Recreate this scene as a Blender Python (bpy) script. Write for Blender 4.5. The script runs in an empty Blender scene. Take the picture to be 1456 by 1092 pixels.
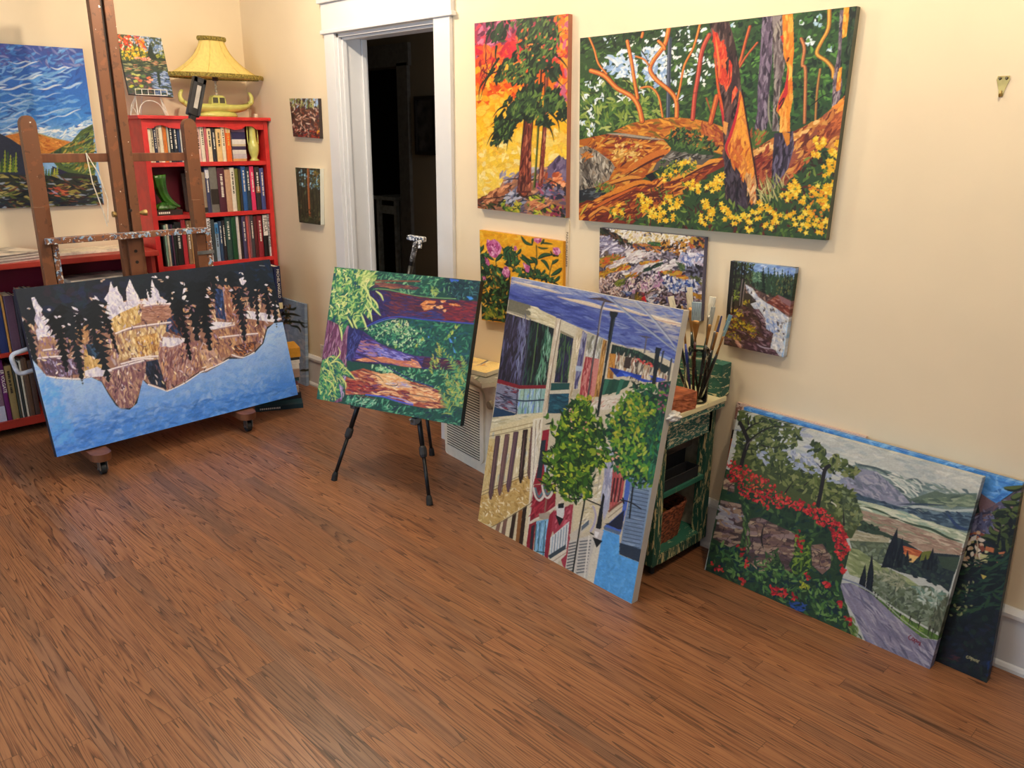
import bpy, bmesh, math, random
import numpy as np
from mathutils import Vector, Matrix
PI = math.pi
random.seed(7)
C = bpy.context.scene.collection
SC = bpy.context.scene

# ------------------------------------------------------------------ camera
CAM = (5.556, -2.829, 1.70)
FOC = 1150.0                                   # focal length for a 1456 px wide frame
def cam_axes(yaw, pitch, roll):
    a, b, c = math.radians(yaw), math.radians(pitch), math.radians(roll)
    fwd = np.array([math.sin(a)*math.cos(b), math.cos(a)*math.cos(b), -math.sin(b)])
    right = np.array([math.cos(a), -math.sin(a), 0.0])
    down = np.cross(fwd, right)
    return np.array([math.cos(c)*right + math.sin(c)*down, -math.sin(c)*right + math.cos(c)*down, fwd])
CM = cam_axes(-45.724, 17.056, -0.414)
cam_data = bpy.data.cameras.new('camera')
cam_data.sensor_width = 36.0
cam_data.lens = 36.0 * FOC / 1456.0
cam_data.clip_start = 0.05
cam = bpy.data.objects.new('camera', cam_data)
C.objects.link(cam)
mw = Matrix.Identity(4)
for i in range(3):
    mw[i][0] = CM[0][i]; mw[i][1] = -CM[1][i]; mw[i][2] = -CM[2][i]; mw[i][3] = CAM[i]
cam.matrix_world = mw
SC.camera = cam

# ------------------------------------------------------------------ light
SC.view_settings.view_transform = 'Standard'
SC.view_settings.look = 'None'
SC.view_settings.gamma = 1.0
SC.view_settings.exposure = 0.0
world = bpy.data.worlds.new('daylight')
SC.world = world
world.use_nodes = True
bg = world.node_tree.nodes['Background']
bg.inputs[0].default_value = (0.78, 0.88, 1.0, 1)
bg.inputs[1].default_value = 0.30

def ceiling_bulb(loc, power, col, size):
    l = bpy.data.lights.new('ceiling_bulb', 'POINT')
    l.energy = power; l.color = col; l.shadow_soft_size = size
    o = bpy.data.objects.new('ceiling_bulb', l)
    o.location = loc
    C.objects.link(o)
    return o
WARM = (1.0, 0.84, 0.63)
BULBS = [((1.75, -.92, 2.78), 62), ((3.6, -.85, 2.80), 35), ((5.05, -.95, 2.80), 47)]
for loc, pw in BULBS:
    ceiling_bulb(loc, pw, WARM, 0.022)
win = bpy.data.lights.new('window_daylight', 'AREA')
win.shape = 'RECTANGLE'; win.size = 2.6; win.size_y = 1.7; win.energy = 60; win.color = (0.68, 0.83, 1.0)
hl = bpy.data.lights.new('hall_fill', 'POINT'); hl.energy = 16; hl.shadow_soft_size = .3; hl.color = (.9, .95, 1)  # added fill lamp that brightens the dark hallway, no real source there
ho = bpy.data.objects.new('hall_fill', hl); ho.location = (2.7, .72, 2.0); C.objects.link(ho)
wo = bpy.data.objects.new('window_daylight', win)
wo.location = (2.6, -4.7, 1.6); wo.rotation_euler = (math.radians(90), 0, 0)
C.objects.link(wo)

def ray(x, y):
    d = np.array([(x-728)/FOC, (y-546)/FOC, 1.0])
    return CM.T @ d
def at(x, y, axis, val):                       # photo point -> point of a real plane
    d = ray(x, y); t = (val - CAM[axis]) / d[axis]
    return Vector([CAM[i] + t*d[i] for i in range(3)])

# ------------------------------------------------------------------ helpers
MATS = {}
def lin(c):
    if isinstance(c, str):
        c = c.lstrip('#'); c = [int(c[i:i+2], 16)/255 for i in (0, 2, 4)]
    return tuple((v/12.92 if v <= 0.04045 else ((v+0.055)/1.055)**2.4) for v in c)
def mat(name, col, rough=0.6, metal=0.0, var=0.12, scale=30.0, bump=0.0, coat=0.0, stretch=(1,1,1), col2=None, spec=0.5):
    if name in MATS: return MATS[name]
    m = bpy.data.materials.new(name); m.use_nodes = True
    nt = m.node_tree; N = nt.nodes; L = nt.links
    b = N['Principled BSDF']
    c = lin(col)
    tc = N.new('ShaderNodeTexCoord'); mp = N.new('ShaderNodeMapping'); mp.inputs['Scale'].default_value = stretch
    L.new(tc.outputs['Object'], mp.inputs[0])
    nz = N.new('ShaderNodeTexNoise'); nz.inputs['Scale'].default_value = scale; nz.inputs['Detail'].default_value = 4
    L.new(mp.outputs[0], nz.inputs['Vector'])
    mx = N.new('ShaderNodeMix'); mx.data_type = 'RGBA'
    c2 = lin(col2) if col2 else tuple(v*(1-2*var) for v in c)
    mx.inputs[6].default_value = (*c2, 1)
    mx.inputs[7].default_value = (*[min(1, v*(1+0.6*var)) for v in c], 1)
    rp = N.new('ShaderNodeMapRange'); rp.inputs[1].default_value = 0.35; rp.inputs[2].default_value = 0.6
    L.new(nz.outputs[0], rp.inputs[0]); L.new(rp.outputs[0], mx.inputs[0])
    L.new(mx.outputs[2], b.inputs['Base Color'])
    b.inputs['Roughness'].default_value = rough; b.inputs['Metallic'].default_value = metal
    b.inputs['Specular IOR Level'].default_value = spec
    if coat: b.inputs['Coat Weight'].default_value = coat; b.inputs['Coat Roughness'].default_value = 0.15
    if bump:
        bp = N.new('ShaderNodeBump'); bp.inputs['Strength'].default_value = bump; bp.inputs['Distance'].default_value = 0.003
        L.new(nz.outputs[0], bp.inputs['Height']); L.new(bp.outputs[0], b.inputs['Normal'])
    MATS[name] = m
    return m

def mesh_obj(name, bm, m, parent=None, smooth=False):
    me = bpy.data.meshes.new(name)
    bm.normal_update()
    bm.to_mesh(me); bm.free()
    if smooth:
        for p in me.polygons: p.use_smooth = True
    for k in (m if isinstance(m, (list, tuple)) else [m]): me.materials.append(k)
    o = bpy.data.objects.new(name, me); C.objects.link(o)
    if parent: o.parent = parent
    return o
def tag(o, label=None, cat=None, group=None, kind=None):
    if label: o['label'] = label
    if cat: o['category'] = cat
    if group: o['group'] = group
    if kind: o['kind'] = kind
    return o
def thing(name, label, cat, loc=(0, 0, 0), rot=(0, 0, 0), group=None):
    o = bpy.data.objects.new(name, None); C.objects.link(o)
    o.empty_display_size = 0.05
    o.location = loc; o.rotation_euler = rot
    return tag(o, label, cat, group)
def bx(bm, x0, x1, y0, y1, z0, z1, mi=0, M=None, bev=0.0):
    vs = [bm.verts.new((x, y, z)) for x in (x0, x1) for y in (y0, y1) for z in (z0, z1)]
    fs = []
    for f in ((0,1,3,2), (4,6,7,5), (0,4,5,1), (2,3,7,6), (0,2,6,4), (1,5,7,3)):
        fc = bm.faces.new([vs[i] for i in f]); fc.material_index = mi; fs.append(fc)
    if bev:
        es = list({e for f in fs for e in f.edges})
        r = bmesh.ops.bevel(bm, geom=es, offset=bev, segments=2, affect='EDGES', profile=0.5)
        vs = list({v for f in r['faces'] for v in f.verts} | {v for v in vs if v.is_valid})
    if M is not None: bmesh.ops.transform(bm, matrix=M, verts=[v for v in vs if v.is_valid])
    return vs
def box(name, d, m, parent=None, bev=0.0, M=None):
    bm = bmesh.new(); bx(bm, *d, bev=bev, M=M)
    return mesh_obj(name, bm, m, parent)
def bar(bm, p, q, w, h, mi=0, bev=0.0, up=(0, 0, 1)):       # box-section bar from p to q
    p, q = Vector(p), Vector(q); d = q-p; L = d.length; z = d.normalized()
    u = Vector(up)
    if abs(z.dot(u)) > 0.95: u = Vector((0, 1, 0))
    x = u.cross(z).normalized(); y = z.cross(x)
    M = Matrix(((x.x, y.x, z.x, p.x), (x.y, y.y, z.y, p.y), (x.z, y.z, z.z, p.z), (0, 0, 0, 1)))
    return bx(bm, -w/2, w/2, -h/2, h/2, 0, L, mi, M, bev)
def tube(bm, pts, rad, n=10, cap=True):
    pts = [Vector(p) for p in pts]
    rs = rad if isinstance(rad, (list, tuple)) else [rad]*len(pts)
    rings = []; ref = None
    for i, p in enumerate(pts):
        d = (pts[min(i+1, len(pts)-1)] - pts[max(i-1, 0)]).normalized()
        if ref is None:
            ref = Vector((0, 0, 1)) if abs(d.z) < 0.9 else Vector((1, 0, 0))
        x = (ref - d*ref.dot(d)).normalized(); y = d.cross(x); ref = x
        rings.append([bm.verts.new(p + (x*math.cos(2*PI*k/n) + y*math.sin(2*PI*k/n))*rs[i]) for k in range(n)])
    for a, b in zip(rings, rings[1:]):
        for k in range(n): bm.faces.new((a[k], a[(k+1) % n], b[(k+1) % n], b[k]))
    if cap:
        bm.faces.new(rings[0][::-1]); bm.faces.new(rings[-1])
def lathe(bm, prof, n=32, M=None, sx=1.0, sy=1.0, wave=None):
    rings = []; vs = []
    for r, z in prof:
        ring = []
        for k in range(n):
            a = 2*PI*k/n; rr = r*(wave(a, z) if wave else 1)
            ring.append(bm.verts.new((rr*math.cos(a)*sx, rr*math.sin(a)*sy, z)))
        rings.append(ring); vs += ring
    for a, b in zip(rings, rings[1:]):
        for k in range(n): bm.faces.new((a[k], a[(k+1) % n], b[(k+1) % n], b[k]))
    bm.faces.new(rings[0][::-1]); bm.faces.new(rings[-1])
    if M is not None: bmesh.ops.transform(bm, matrix=M, verts=vs)
def prism(bm, pts, t, M=None, mi=0):                       # outline in xy, thickness t in z
    a = [bm.verts.new((x, y, 0)) for x, y in pts]; b = [bm.verts.new((x, y, t)) for x, y in pts]
    fs = [bm.faces.new(a[::-1]), bm.faces.new(b)]
    n = len(pts)
    for i in range(n): fs.append(bm.faces.new((a[i], a[(i+1) % n], b[(i+1) % n], b[i])))
    for f in fs: f.material_index = mi
    if M is not None: bmesh.ops.transform(bm, matrix=M, verts=a+b)
def basis(o, x, y, z):
    o, x, y, z = map(Vector, (o, x, y, z))
    return Matrix(((x.x, y.x, z.x, o.x), (x.y, y.y, z.y, o.y), (x.z, y.z, z.z, o.z), (0, 0, 0, 1)))
def text(name, s, size, M, m, parent, ext=0.0004, align='CENTER'):
    cu = bpy.data.curves.new(name, 'FONT'); cu.body = s; cu.size = size; cu.extrude = ext
    cu.align_x = align; cu.align_y = 'CENTER'; cu.resolution_u = 3
    t = bpy.data.objects.new(name+'_src', cu); C.objects.link(t)
    bpy.context.view_layer.update()
    me = bpy.data.meshes.new_from_object(t.evaluated_get(bpy.context.evaluated_depsgraph_get()))
    bpy.data.objects.remove(t); bpy.data.curves.remove(cu)
    me.materials.clear(); me.materials.append(m); me.transform(M)
    o = bpy.data.objects.new(name, me); C.objects.link(o); o.parent = parent
    return o
# ------------------------------------------------------------------ setting
def wood_floor():
    m = bpy.data.materials.new('oak_floor'); m.use_nodes = True
    nt = m.node_tree; N = nt.nodes; L = nt.links; b = N['Principled BSDF']
    def nd(t, **k):
        n = N.new(t)
        for a, v in k.items(): setattr(n, a, v)
        return n
    def math_(op, a, bb=None, cc=None):
        n = nd('ShaderNodeMath', operation=op)
        for i, v in enumerate((a, bb, cc)):
            if v is None: continue
            if isinstance(v, (int, float)): n.inputs[i].default_value = v
            else: L.new(v, n.inputs[i])
        return n.outputs[0]
    tc = nd('ShaderNodeTexCoord'); sp = nd('ShaderNodeSeparateXYZ'); L.new(tc.outputs['Object'], sp.inputs[0])
    X, Y = sp.outputs[0], sp.outputs[1]
    W = 0.057
    yr = math_('DIVIDE', Y, W); row = math_('FLOOR', yr); fy = math_('SUBTRACT', yr, row)
    wn = nd('ShaderNodeTexWhiteNoise', noise_dimensions='1D'); L.new(row, wn.inputs['W'])
    r1 = wn.outputs['Value']
    xs = math_('ADD', math_('DIVIDE', X, 0.95), math_('MULTIPLY', r1, 17.3))
    col_ = math_('FLOOR', xs); fx = math_('SUBTRACT', xs, col_)
    pid = math_('ADD', math_('MULTIPLY', row, 7.31), math_('MULTIPLY', col_, 3.77))
    wn2 = nd('ShaderNodeTexWhiteNoise', noise_dimensions='1D'); L.new(pid, wn2.inputs['W'])
    sc = nd('ShaderNodeSeparateColor'); L.new(wn2.outputs['Color'], sc.inputs[0])
    # cathedral grain: contour lines of a stretched noise, different for each board
    cv = nd('ShaderNodeCombineXYZ')
    L.new(math_('ADD', math_('MULTIPLY', X, 0.65), math_('MULTIPLY', sc.outputs[0], 50)), cv.inputs[0])
    L.new(math_('MULTIPLY', Y, 17.0), cv.inputs[1]); L.new(math_('MULTIPLY', sc.outputs[1], 40), cv.inputs[2])
    n1 = nd('ShaderNodeTexNoise'); n1.inputs['Scale'].default_value = 1.0; n1.inputs['Detail'].default_value = 1.6; n1.inputs['Roughness'].default_value = 0.45
    L.new(cv.outputs[0], n1.inputs['Vector'])
    ph = math_('MULTIPLY', n1.outputs[0], 125.0)
    saw = math_('FRACT', math_('DIVIDE', ph, 6.283))
    ring = math_('POWER', saw, 3.2)
    # fine pores
    cp = nd('ShaderNodeCombineXYZ')
    L.new(math_('MULTIPLY', X, 14.0), cp.inputs[0]); L.new(math_('MULTIPLY', Y, 520.0), cp.inputs[1]); L.new(math_('MULTIPLY', pid, 1.3), cp.inputs[2])
    n2 = nd('ShaderNodeTexNoise'); n2.inputs['Scale'].default_value = 1.0; n2.inputs['Detail'].default_value = 3.0
    L.new(cp.outputs[0], n2.inputs['Vector'])
    pores = nd('ShaderNodeMapRange'); pores.inputs[1].default_value = 0.42; pores.inputs[2].default_value = 0.62
    L.new(n2.outputs[0], pores.inputs[0])
    g = math_('MULTIPLY', math_('ADD', math_('MULTIPLY', ring, 0.95), 0.06), math_('ADD', math_('MULTIPLY', pores.outputs[0], 0.55), 0.62))
    g = math_('ADD', g, math_('MULTIPLY', pores.outputs[0], 0.10))
    cr = nd('ShaderNodeValToRGB')
    e = cr.color_ramp.elements
    e[0].position = 0.0; e[0].color = (*lin('#986946'), 1)
    e[1].position = 0.95; e[1].color = (*lin('#452a1b'), 1)
    k = e.new(0.35); k.color = (*lin('#7c4f33'), 1)
    L.new(g, cr.inputs[0])
    hs = nd('ShaderNodeHueSaturation'); L.new(cr.outputs[0], hs.inputs['Color'])
    # each board its own tone, a few clearly darker
    dk = math_('POWER', sc.outputs[2], 5.0)
    L.new(math_('SUBTRACT', math_('ADD', math_('MULTIPLY', sc.outputs[0], 0.20), 0.85), math_('MULTIPLY', dk, 0.26)), hs.inputs['Value'])
    L.new(math_('SUBTRACT', 0.98, math_('MULTIPLY', dk, 0.12)), hs.inputs['Saturation'])
    # seams
    ey = math_('MINIMUM', fy, math_('SUBTRACT', 1.0, fy)); ex = math_('MINIMUM', fx, math_('SUBTRACT', 1.0, fx))
    seam = math_('MAXIMUM', math_('LESS_THAN', ey, 0.014), math_('LESS_THAN', ex, 0.0012))
    mx = nd('ShaderNodeMix', data_type='RGBA'); L.new(math_('MULTIPLY', seam, 0.55), mx.inputs[0]); L.new(hs.outputs[0], mx.inputs[6]); mx.inputs[7].default_value = (*lin('#2a140a'), 1)
    L.new(mx.outputs[2], b.inputs['Base Color'])
    rr = math_('ADD', math_('MULTIPLY', g, 0.14), 0.29); L.new(rr, b.inputs['Roughness'])
    b.inputs['Specular IOR Level'].default_value = 0.42
    bp = nd('ShaderNodeBump'); bp.inputs['Strength'].default_value = 0.25; bp.inputs['Distance'].default_value = 0.0008
    L.new(math_('SUBTRACT', 1.0, math_('MAXIMUM', g, seam)), bp.inputs['Height']); L.new(bp.outputs[0], b.inputs['Normal'])
    return m

WALL = mat('wall_paint', '#e8d6b7', 0.75, var=0.012, scale=3.0)
CEIL = mat('ceiling_paint', '#f2ede2', 0.85, var=0.01)
TRIM = mat('trim_paint', '#d9d9da', 0.45, var=0.01, scale=8)
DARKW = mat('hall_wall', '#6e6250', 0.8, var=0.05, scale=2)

def struct(o): o['kind'] = 'structure'; return o
HC = 2.95                                       # ceiling height
floor = struct(box('floor', (-2.7, 8.2, -5.6, 3.4, -0.06, 0), wood_floor()))
struct(box('ceiling', (-2.7, 8.2, -5.6, 3.4, HC, HC+0.1), CEIL))
struct(box('wall_left', (-0.15, 0, -5.6, 0.0, 0, HC), WALL))
DX0, DX1, DZ, WT = 1.16, 2.09, 2.262, 0.20      # door opening, wall thickness
bm = bmesh.new()
bx(bm, -2.7, DX0, 0, WT, 0, HC); bx(bm, DX1, 8.2, 0, WT, 0, HC); bx(bm, DX0, DX1, 0, WT, DZ, HC)
struct(mesh_obj('wall_back', bm, WALL))
# door casing, jambs, header
bm = bmesh.new()
bx(bm, 1.06, DX0+.004, -0.022, 0, 0, 2.268, bev=.002); bx(bm, 2.09-.004, 2.215, -0.022, 0, 0, 2.268, bev=.002)
bx(bm, 1.045, 2.23, -0.026, 0, 2.285, 2.43, bev=.002)
bx(bm, 1.035, 2.245, -0.034, 0, 2.265, 2.287, bev=.004)
bx(bm, 1.03, 2.25, -0.045, 0, 2.43, 2.455, bev=.004)
bx(bm, DX0-.001, DX0+0.018, 0, WT, 0, DZ); bx(bm, DX1-0.018, DX1+.001, 0, WT, 0, DZ); bx(bm, DX0, DX1, 0, WT, DZ-0.018, DZ)
bx(bm, DX0+.018, DX0+0.030, 0.02, 0.05, 0, DZ-.018, bev=.003)        # stops
bx(bm, DX0+.018, DX0+0.032, 0.155, 0.185, 0, DZ-.018, bev=.003)
bx(bm, DX1-.030, DX1-0.018, 0.02, 0.05, 0, DZ-.018, bev=.003)
bx(bm, DX0+.018, DX1-.018, 0.02, 0.05, DZ-.032, DZ-.018, bev=.003)
struct(mesh_obj('trim_1', bm, TRIM))
def baseboard(name, x0, x1):
    bm = bmesh.new()
    prof = [(0, 0), (-0.030, 0), (-0.030, 0.012), (-0.024, 0.022), (-0.018, 0.026), (-0.018, 0.185), (-0.026, 0.192), (-0.026, 0.205), (-0.012, 0.222), (0, 0.222)]
    a = [bm.verts.new((x0, y, z)) for y, z in prof]; b = [bm.verts.new((x1, y, z)) for y, z in prof]
    n = len(prof)
    for i in range(n): bm.faces.new((a[i], b[i], b[(i+1) % n], a[(i+1) % n]))
    bm.faces.new(a); bm.faces.new(b[::-1])
    return struct(mesh_obj(name, bm, TRIM))
baseboard('baseboard_back', 0.02, 1.059)
baseboard('baseboard_back_right', 2.216, 8.2)
# hallway behind the door
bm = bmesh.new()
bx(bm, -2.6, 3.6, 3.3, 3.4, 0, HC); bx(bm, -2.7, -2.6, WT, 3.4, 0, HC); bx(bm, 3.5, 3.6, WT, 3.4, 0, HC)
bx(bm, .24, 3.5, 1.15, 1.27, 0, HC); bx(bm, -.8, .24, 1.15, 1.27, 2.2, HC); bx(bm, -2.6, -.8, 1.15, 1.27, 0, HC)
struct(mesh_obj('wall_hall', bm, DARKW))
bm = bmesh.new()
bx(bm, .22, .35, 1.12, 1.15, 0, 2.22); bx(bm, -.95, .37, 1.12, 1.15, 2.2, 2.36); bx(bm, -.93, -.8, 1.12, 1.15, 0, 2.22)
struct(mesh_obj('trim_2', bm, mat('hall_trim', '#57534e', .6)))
# far room stand and a dark framed picture
t = thing('plant_stand', 'white slatted stand in the dark room beyond the doorway', 'stand', (-0.47, 1.62, 0))
HW = mat('dim_white_paint', '#b9c2c4', .5)
for sx in (-.13, .13):
    for sy in (-.13, .13): box('leg', (sx-.018, sx+.018, sy-.018, sy+.018, 0, 1.15), HW, t)
box('top', (-.17, .17, -.17, .17, 1.15, 1.18), HW, t); box('apron', (-.13, .13, -.14, -.12, 1.03, 1.10), HW, t)
t = thing('framed_picture', 'dark framed picture hanging on the hallway wall seen through the doorway', 'picture', (.545, 1.149, 1.768))
bm = bmesh.new(); bx(bm, -.12, .12, -.03, 0, -.21, -.185); bx(bm, -.12, .12, -.03, 0, .185, .21); bx(bm, -.12, -.1, -.03, 0, -.185, .185); bx(bm, .1, .12, -.03, 0, -.185, .185)
mesh_obj('frame', bm, mat('dark_frame', '#1b1512', .4), t)
box('print', (-.1, .1, -.015, 0, -.185, .185), mat('dark_print', '#3a3634', .5, var=.5, scale=12), t)
# wall outlet near the corner, hook on the right
t = thing('wall_outlet', 'white outlet plate low on the wall beside the corner', 'outlet', (0.80, -0.0, 0.26))
box('cover_plate', (-.036, .036, -.006, 0, -.058, .058), mat('outlet_white', '#e8e4dc', .4), t, bev=.002)
for dz in (-.02, .02):
    box('socket', (-.017, .017, -.009, -.006, dz-.014, dz+.014), mat('outlet_white', '#e8e4dc', .4), t, bev=.001)
t = thing('picture_hook', 'small brass double picture hook nailed to the empty right wall', 'hook', (4.735, 0, 1.852))
BR = mat('hook_brass', '#b49a5c', .35, .8)
bm = bmesh.new()
prism(bm, [(-.016, .028), (.016, .028), (.018, .018), (.008, -.012), (.006, -.03), (-.006, -.03), (-.008, -.012), (-.018, .018)], .0015, basis((0, -.0015, 0), (1, 0, 0), (0, 0, 1), (0, -1, 0)))
mesh_obj('plate', bm, BR, t)
for sx in (-.009, .009):
    bm = bmesh.new(); tube(bm, [(sx, -.002, .02), (sx, -.009, .022)], .004, 8); mesh_obj('nail', bm, mat('nail_steel', '#76705f', .3, .9), t)
bm = bmesh.new(); tube(bm, [(0, -.002, -.014), (0, -.004, -.026), (0, -.010, -.03), (0, -.014, -.022)], .003, 8); mesh_obj('hook_arm', bm, BR, t)
# ------------------------------------------------------------------ books
RED = mat('red_cabinet_paint', '#cf2f2e', 0.42, var=0.08, scale=14)
RED2 = mat('maroon_back_panel', '#7d1733', 0.5, var=0.08, scale=6)
PAGE = mat('book_pages', '#e6dcc4', 0.8, var=0.1, scale=200, stretch=(1, 8, 8))
PEN_W = mat('title_white', '#efe9dc', .5, var=0); PEN_K = mat('title_black', '#26221f', .5, var=0); PEN_Y = mat('title_gold', '#e0bd5a', .5, var=0)
def cmat(c, rough=.45): return mat('cover_'+c.strip('#'), c, rough, var=.05, scale=60)
PENS = {'w': PEN_W, 'k': PEN_K, 'y': PEN_Y}
rb = random.Random(3)
def book(label, group, x, y0, y1, z0, z1, col, depth=.17, pen=None, title=None, band=None, rot=0.0, bright=True):
    """upright book, spine facing +x at plane x"""
    t = thing('book', label, 'book', (x, (y0+y1)/2, z0), (0, 0, rot), group)
    w = (y1-y0)/2 - .0006; h = z1-z0; m = cmat(col)
    bm = bmesh.new(); c = .0022 if w > .006 else .0012
    bx(bm, -depth, 0, -w, -w+c, 0, h); bx(bm, -depth, 0, w-c, w, 0, h)
    rr = min(.004, w*.5)
    vs = []
    n = 5
    ring0, ring1 = [], []
    for i in range(n+1):                       # rounded spine
        a = -PI/2 + PI*i/n
        px, py = rr*math.cos(a), w*math.sin(a)
        ring0.append(bm.verts.new((px, py, 0))); ring1.append(bm.verts.new((px, py, h)))
    for i in range(n): bm.faces.new((ring0[i], ring0[i+1], ring1[i+1], ring1[i]))
    bm.faces.new(ring0[::-1]); bm.faces.new(ring1); bm.faces.new((ring0[-1], ring0[0], ring1[0], ring1[-1]))
    mesh_obj('cover', bm, m, t)
    box('page_block', (-depth+.004, -.0005, -w+c, w-c, .003, h-.004), PAGE, t)
    if band:
        f0, f1, bc = band
        box('spine_label', (rr-.001, rr+.0008, -w*.93, w*.93, h*f0, h*f1), cmat(bc), t)
    if title:
        s, sz, f = title
        text('spine_title', s, sz, basis((rr+.0012, 0, h*f), (0, 0, -1), (0, 1, 0), (1, 0, 0)), PENS[pen or 'w'], t)
    elif pen and w > .007:
        bm = bmesh.new(); z = h*rb.uniform(.86, .92); ze = h*rb.uniform(.35, .5)
        while z > ze:
            l = rb.uniform(.004, .010); bx(bm, rr, rr+.0009, -w*rb.uniform(.28, .34), w*rb.uniform(.28, .34), z-l, z)
            z -= l + rb.choice((.002, .002, .007))
        mesh_obj('spine_title', bm, PENS[pen], t)
    return t
def slab(label, group, c, size, rz, z0, col, pages=True, pen=None, title=None, name='book', cat='book', spine='x'):
    """flat lying book; spine to local +x"""
    t = thing(name, label, cat, (c[0], c[1], z0), (0, 0, rz), group)
    a, b, h = size[0]/2, size[1]/2, size[2]
    k = .0025 if h > .012 else .0012
    bm = bmesh.new(); bx(bm, -a, a, -b, b, 0, k); bx(bm, -a, a, -b, b, h-k, h); bx(bm, a-k, a, -b, b, k, h-k)
    mesh_obj('cover', bm, cmat(col), t)
    box('page_block', (-a+.004, a-k, -b+.004, b-.004, k, h-k), PAGE, t)
    if pen and not title:
        bm = bmesh.new(); y = -b*.8
        while y < b*.05:
            l = rb.uniform(.006, .012); bx(bm, a, a+.0008, y, y+l, h*.3, h*.68); y += l+.003
        mesh_obj('spine_title', bm, PENS[pen], t)
    if title: text('spine_title', title[0], title[1], basis((a+.0006, 0, h/2), (0, 1, 0), (0, 0, 1), (1, 0, 0)), PENS[pen], t)
    return t
COLN = {}
def cname(c):
    r, g, b = [int(c[i:i+2], 16) for i in (1, 3, 5)]
    mx, mn = max(r, g, b), min(r, g, b)
    if mx-mn < 28: return 'black' if mx < 60 else 'grey' if mx < 170 else 'white'
    if mn > 150: return 'cream' if r >= b else 'pale blue'
    if mx < 75: return 'very dark ' + ('red' if mx == r else 'green' if mx == g else 'blue')
    d = 'dark ' if mx < 130 else ''
    if mx == r: return d + ('pink' if b > g+25 and mx > 180 else 'red' if g < r*.45 else 'orange' if g < r*.72 and mx > 190 else 'brown' if mx < 200 else 'tan')
    if mx == g: return d + 'green'
    return d + ('purple' if r > g*1.12 else 'blue')
ORD = ['first','second','third','fourth','fifth','sixth','seventh','eighth','ninth','tenth','eleventh','twelfth','thirteenth','fourteenth','fifteenth','sixteenth','seventeenth','eighteenth','nineteenth','twentieth','twenty-first','twenty-second','twenty-third','twenty-fourth','twenty-fifth','twenty-sixth']
# ------------------------------------------------------------------ tall red bookcase
BXF, BY0, BY1, BZT = .28, -.848, -.018, 1.805
bc = thing('bookcase', 'tall bright red bookcase with scalloped top rail in the room corner', 'bookcase', (.0, 0, 0))
for a_, b_ in ((BY0, BY0+.025), (BY1-.025, BY1)): box('side_panel', (.002, BXF-.02, a_, b_, 0, BZT-.022), RED, bc)
for a_, b_ in ((BY0-.002, BY0+.030), (BY1-.026, BY1+.002)): box('front_stile', (BXF-.02, BXF+.002, a_, b_, 0, BZT-.022), RED, bc, bev=.001)
box('back_panel', (.001, .010, BY0+.02, BY1-.02, .05, BZT-.02), RED2, bc)
box('top_board', (0.0, BXF+.03, BY0-.028, BY1+.017, BZT-.022, BZT), RED, bc, bev=.004)
SH = [1.525, 1.199, .876, .52, .12]
for z in SH: box('shelf', (.01, BXF-.002, BY0+.024, BY1-.024, z-.026, z), RED, bc, bev=.001)
pts = [(BY0+.025, 0), (BY0+.025, -.045)]
def scal(y):                                    # scalloped lower edge, hanging below the top board
    u = (y-BY0-.025)/(BY1-BY0-.05)
    return .030 + .022*abs(math.sin(PI*3*u))**.6 if .0 < u < 1 else .045
pr = [(BY0+.025, 0.0)]
NS = 60
def vedge(u):
    # tongue at both ends, long shallow middle, two cusps near each end as in the photo
    cps = [(0, .052), (.05, .055), (.085, .038), (.12, .034), (.20, .052), (.26, .055), (.36, .042), (.5, .042), (.64, .042), (.74, .058), (.79, .054), (.84, .034), (.89, .034), (.94, .055), (1, .056)]
    for (a, va), (b, vb) in zip(cps, cps[1:]):
        if a <= u <= b:
            t = (u-a)/(b-a); t = t*t*(3-2*t); return va+(vb-va)*t
    return .05
low = [(BY0+.025+(BY1-BY0-.05)*i/NS, -vedge(i/NS)) for i in range(NS+1)]
bm = bmesh.new()
prism(bm, [(BY1-.025, 0), (BY0+.025, 0)] + low, .014, basis((BXF-.016, 0, BZT-.022), (0, 1, 0), (0, 0, 1), (1, 0, 0)))
mesh_obj('scalloped_rail', bm, RED, bc)
box('plinth', (BXF-.02, BXF, BY0+.025, BY1-.025, 0, .11), RED, bc)
bm = bmesh.new(); tube(bm, [(.22, BY1, 1.735), (.22, BY1+.015, 1.735)], [.008, .012], 12)
mesh_obj('side_knob', bm, mat('knob_dark', '#5b2a20', .4), bc)

FR = .262
def row(zx, s, ox, oy, yb, zbase, items, group, shelf, side='left'):
    for i, it in enumerate(items):
        x0, x1, yt, col = it[:4]; kw = it[4] if len(it) > 4 else {}
        a = at(ox+x0/s, oy+yb(x0)/s, 0, FR).y; b = at(ox+x1/s, oy+yb(x1)/s, 0, FR).y
        a = max(a, BY0+.031); b = min(b, BY1-.0265)
        if b-a < .006: continue
        xt = (x0+x1)/2 - (yb(x0)-yt)*.10
        zt = at(ox+xt/s, oy+yt/s, 0, FR).z
        zt = min(zt, zbase+{'top': .245, 'second': .292, 'third': .290}[shelf])
        kw = dict(kw)
        lab = kw.pop('label', None) or '%s book on %s shelf of the tall bookcase, %s from %s' % (cname(col), shelf, ORD[i], side)
        book(lab, group, FR-rb.uniform(0, .012), a, b, zbase, zt, col, **kw)
g1 = 'books standing on the top shelf of the red bookcase'
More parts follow.
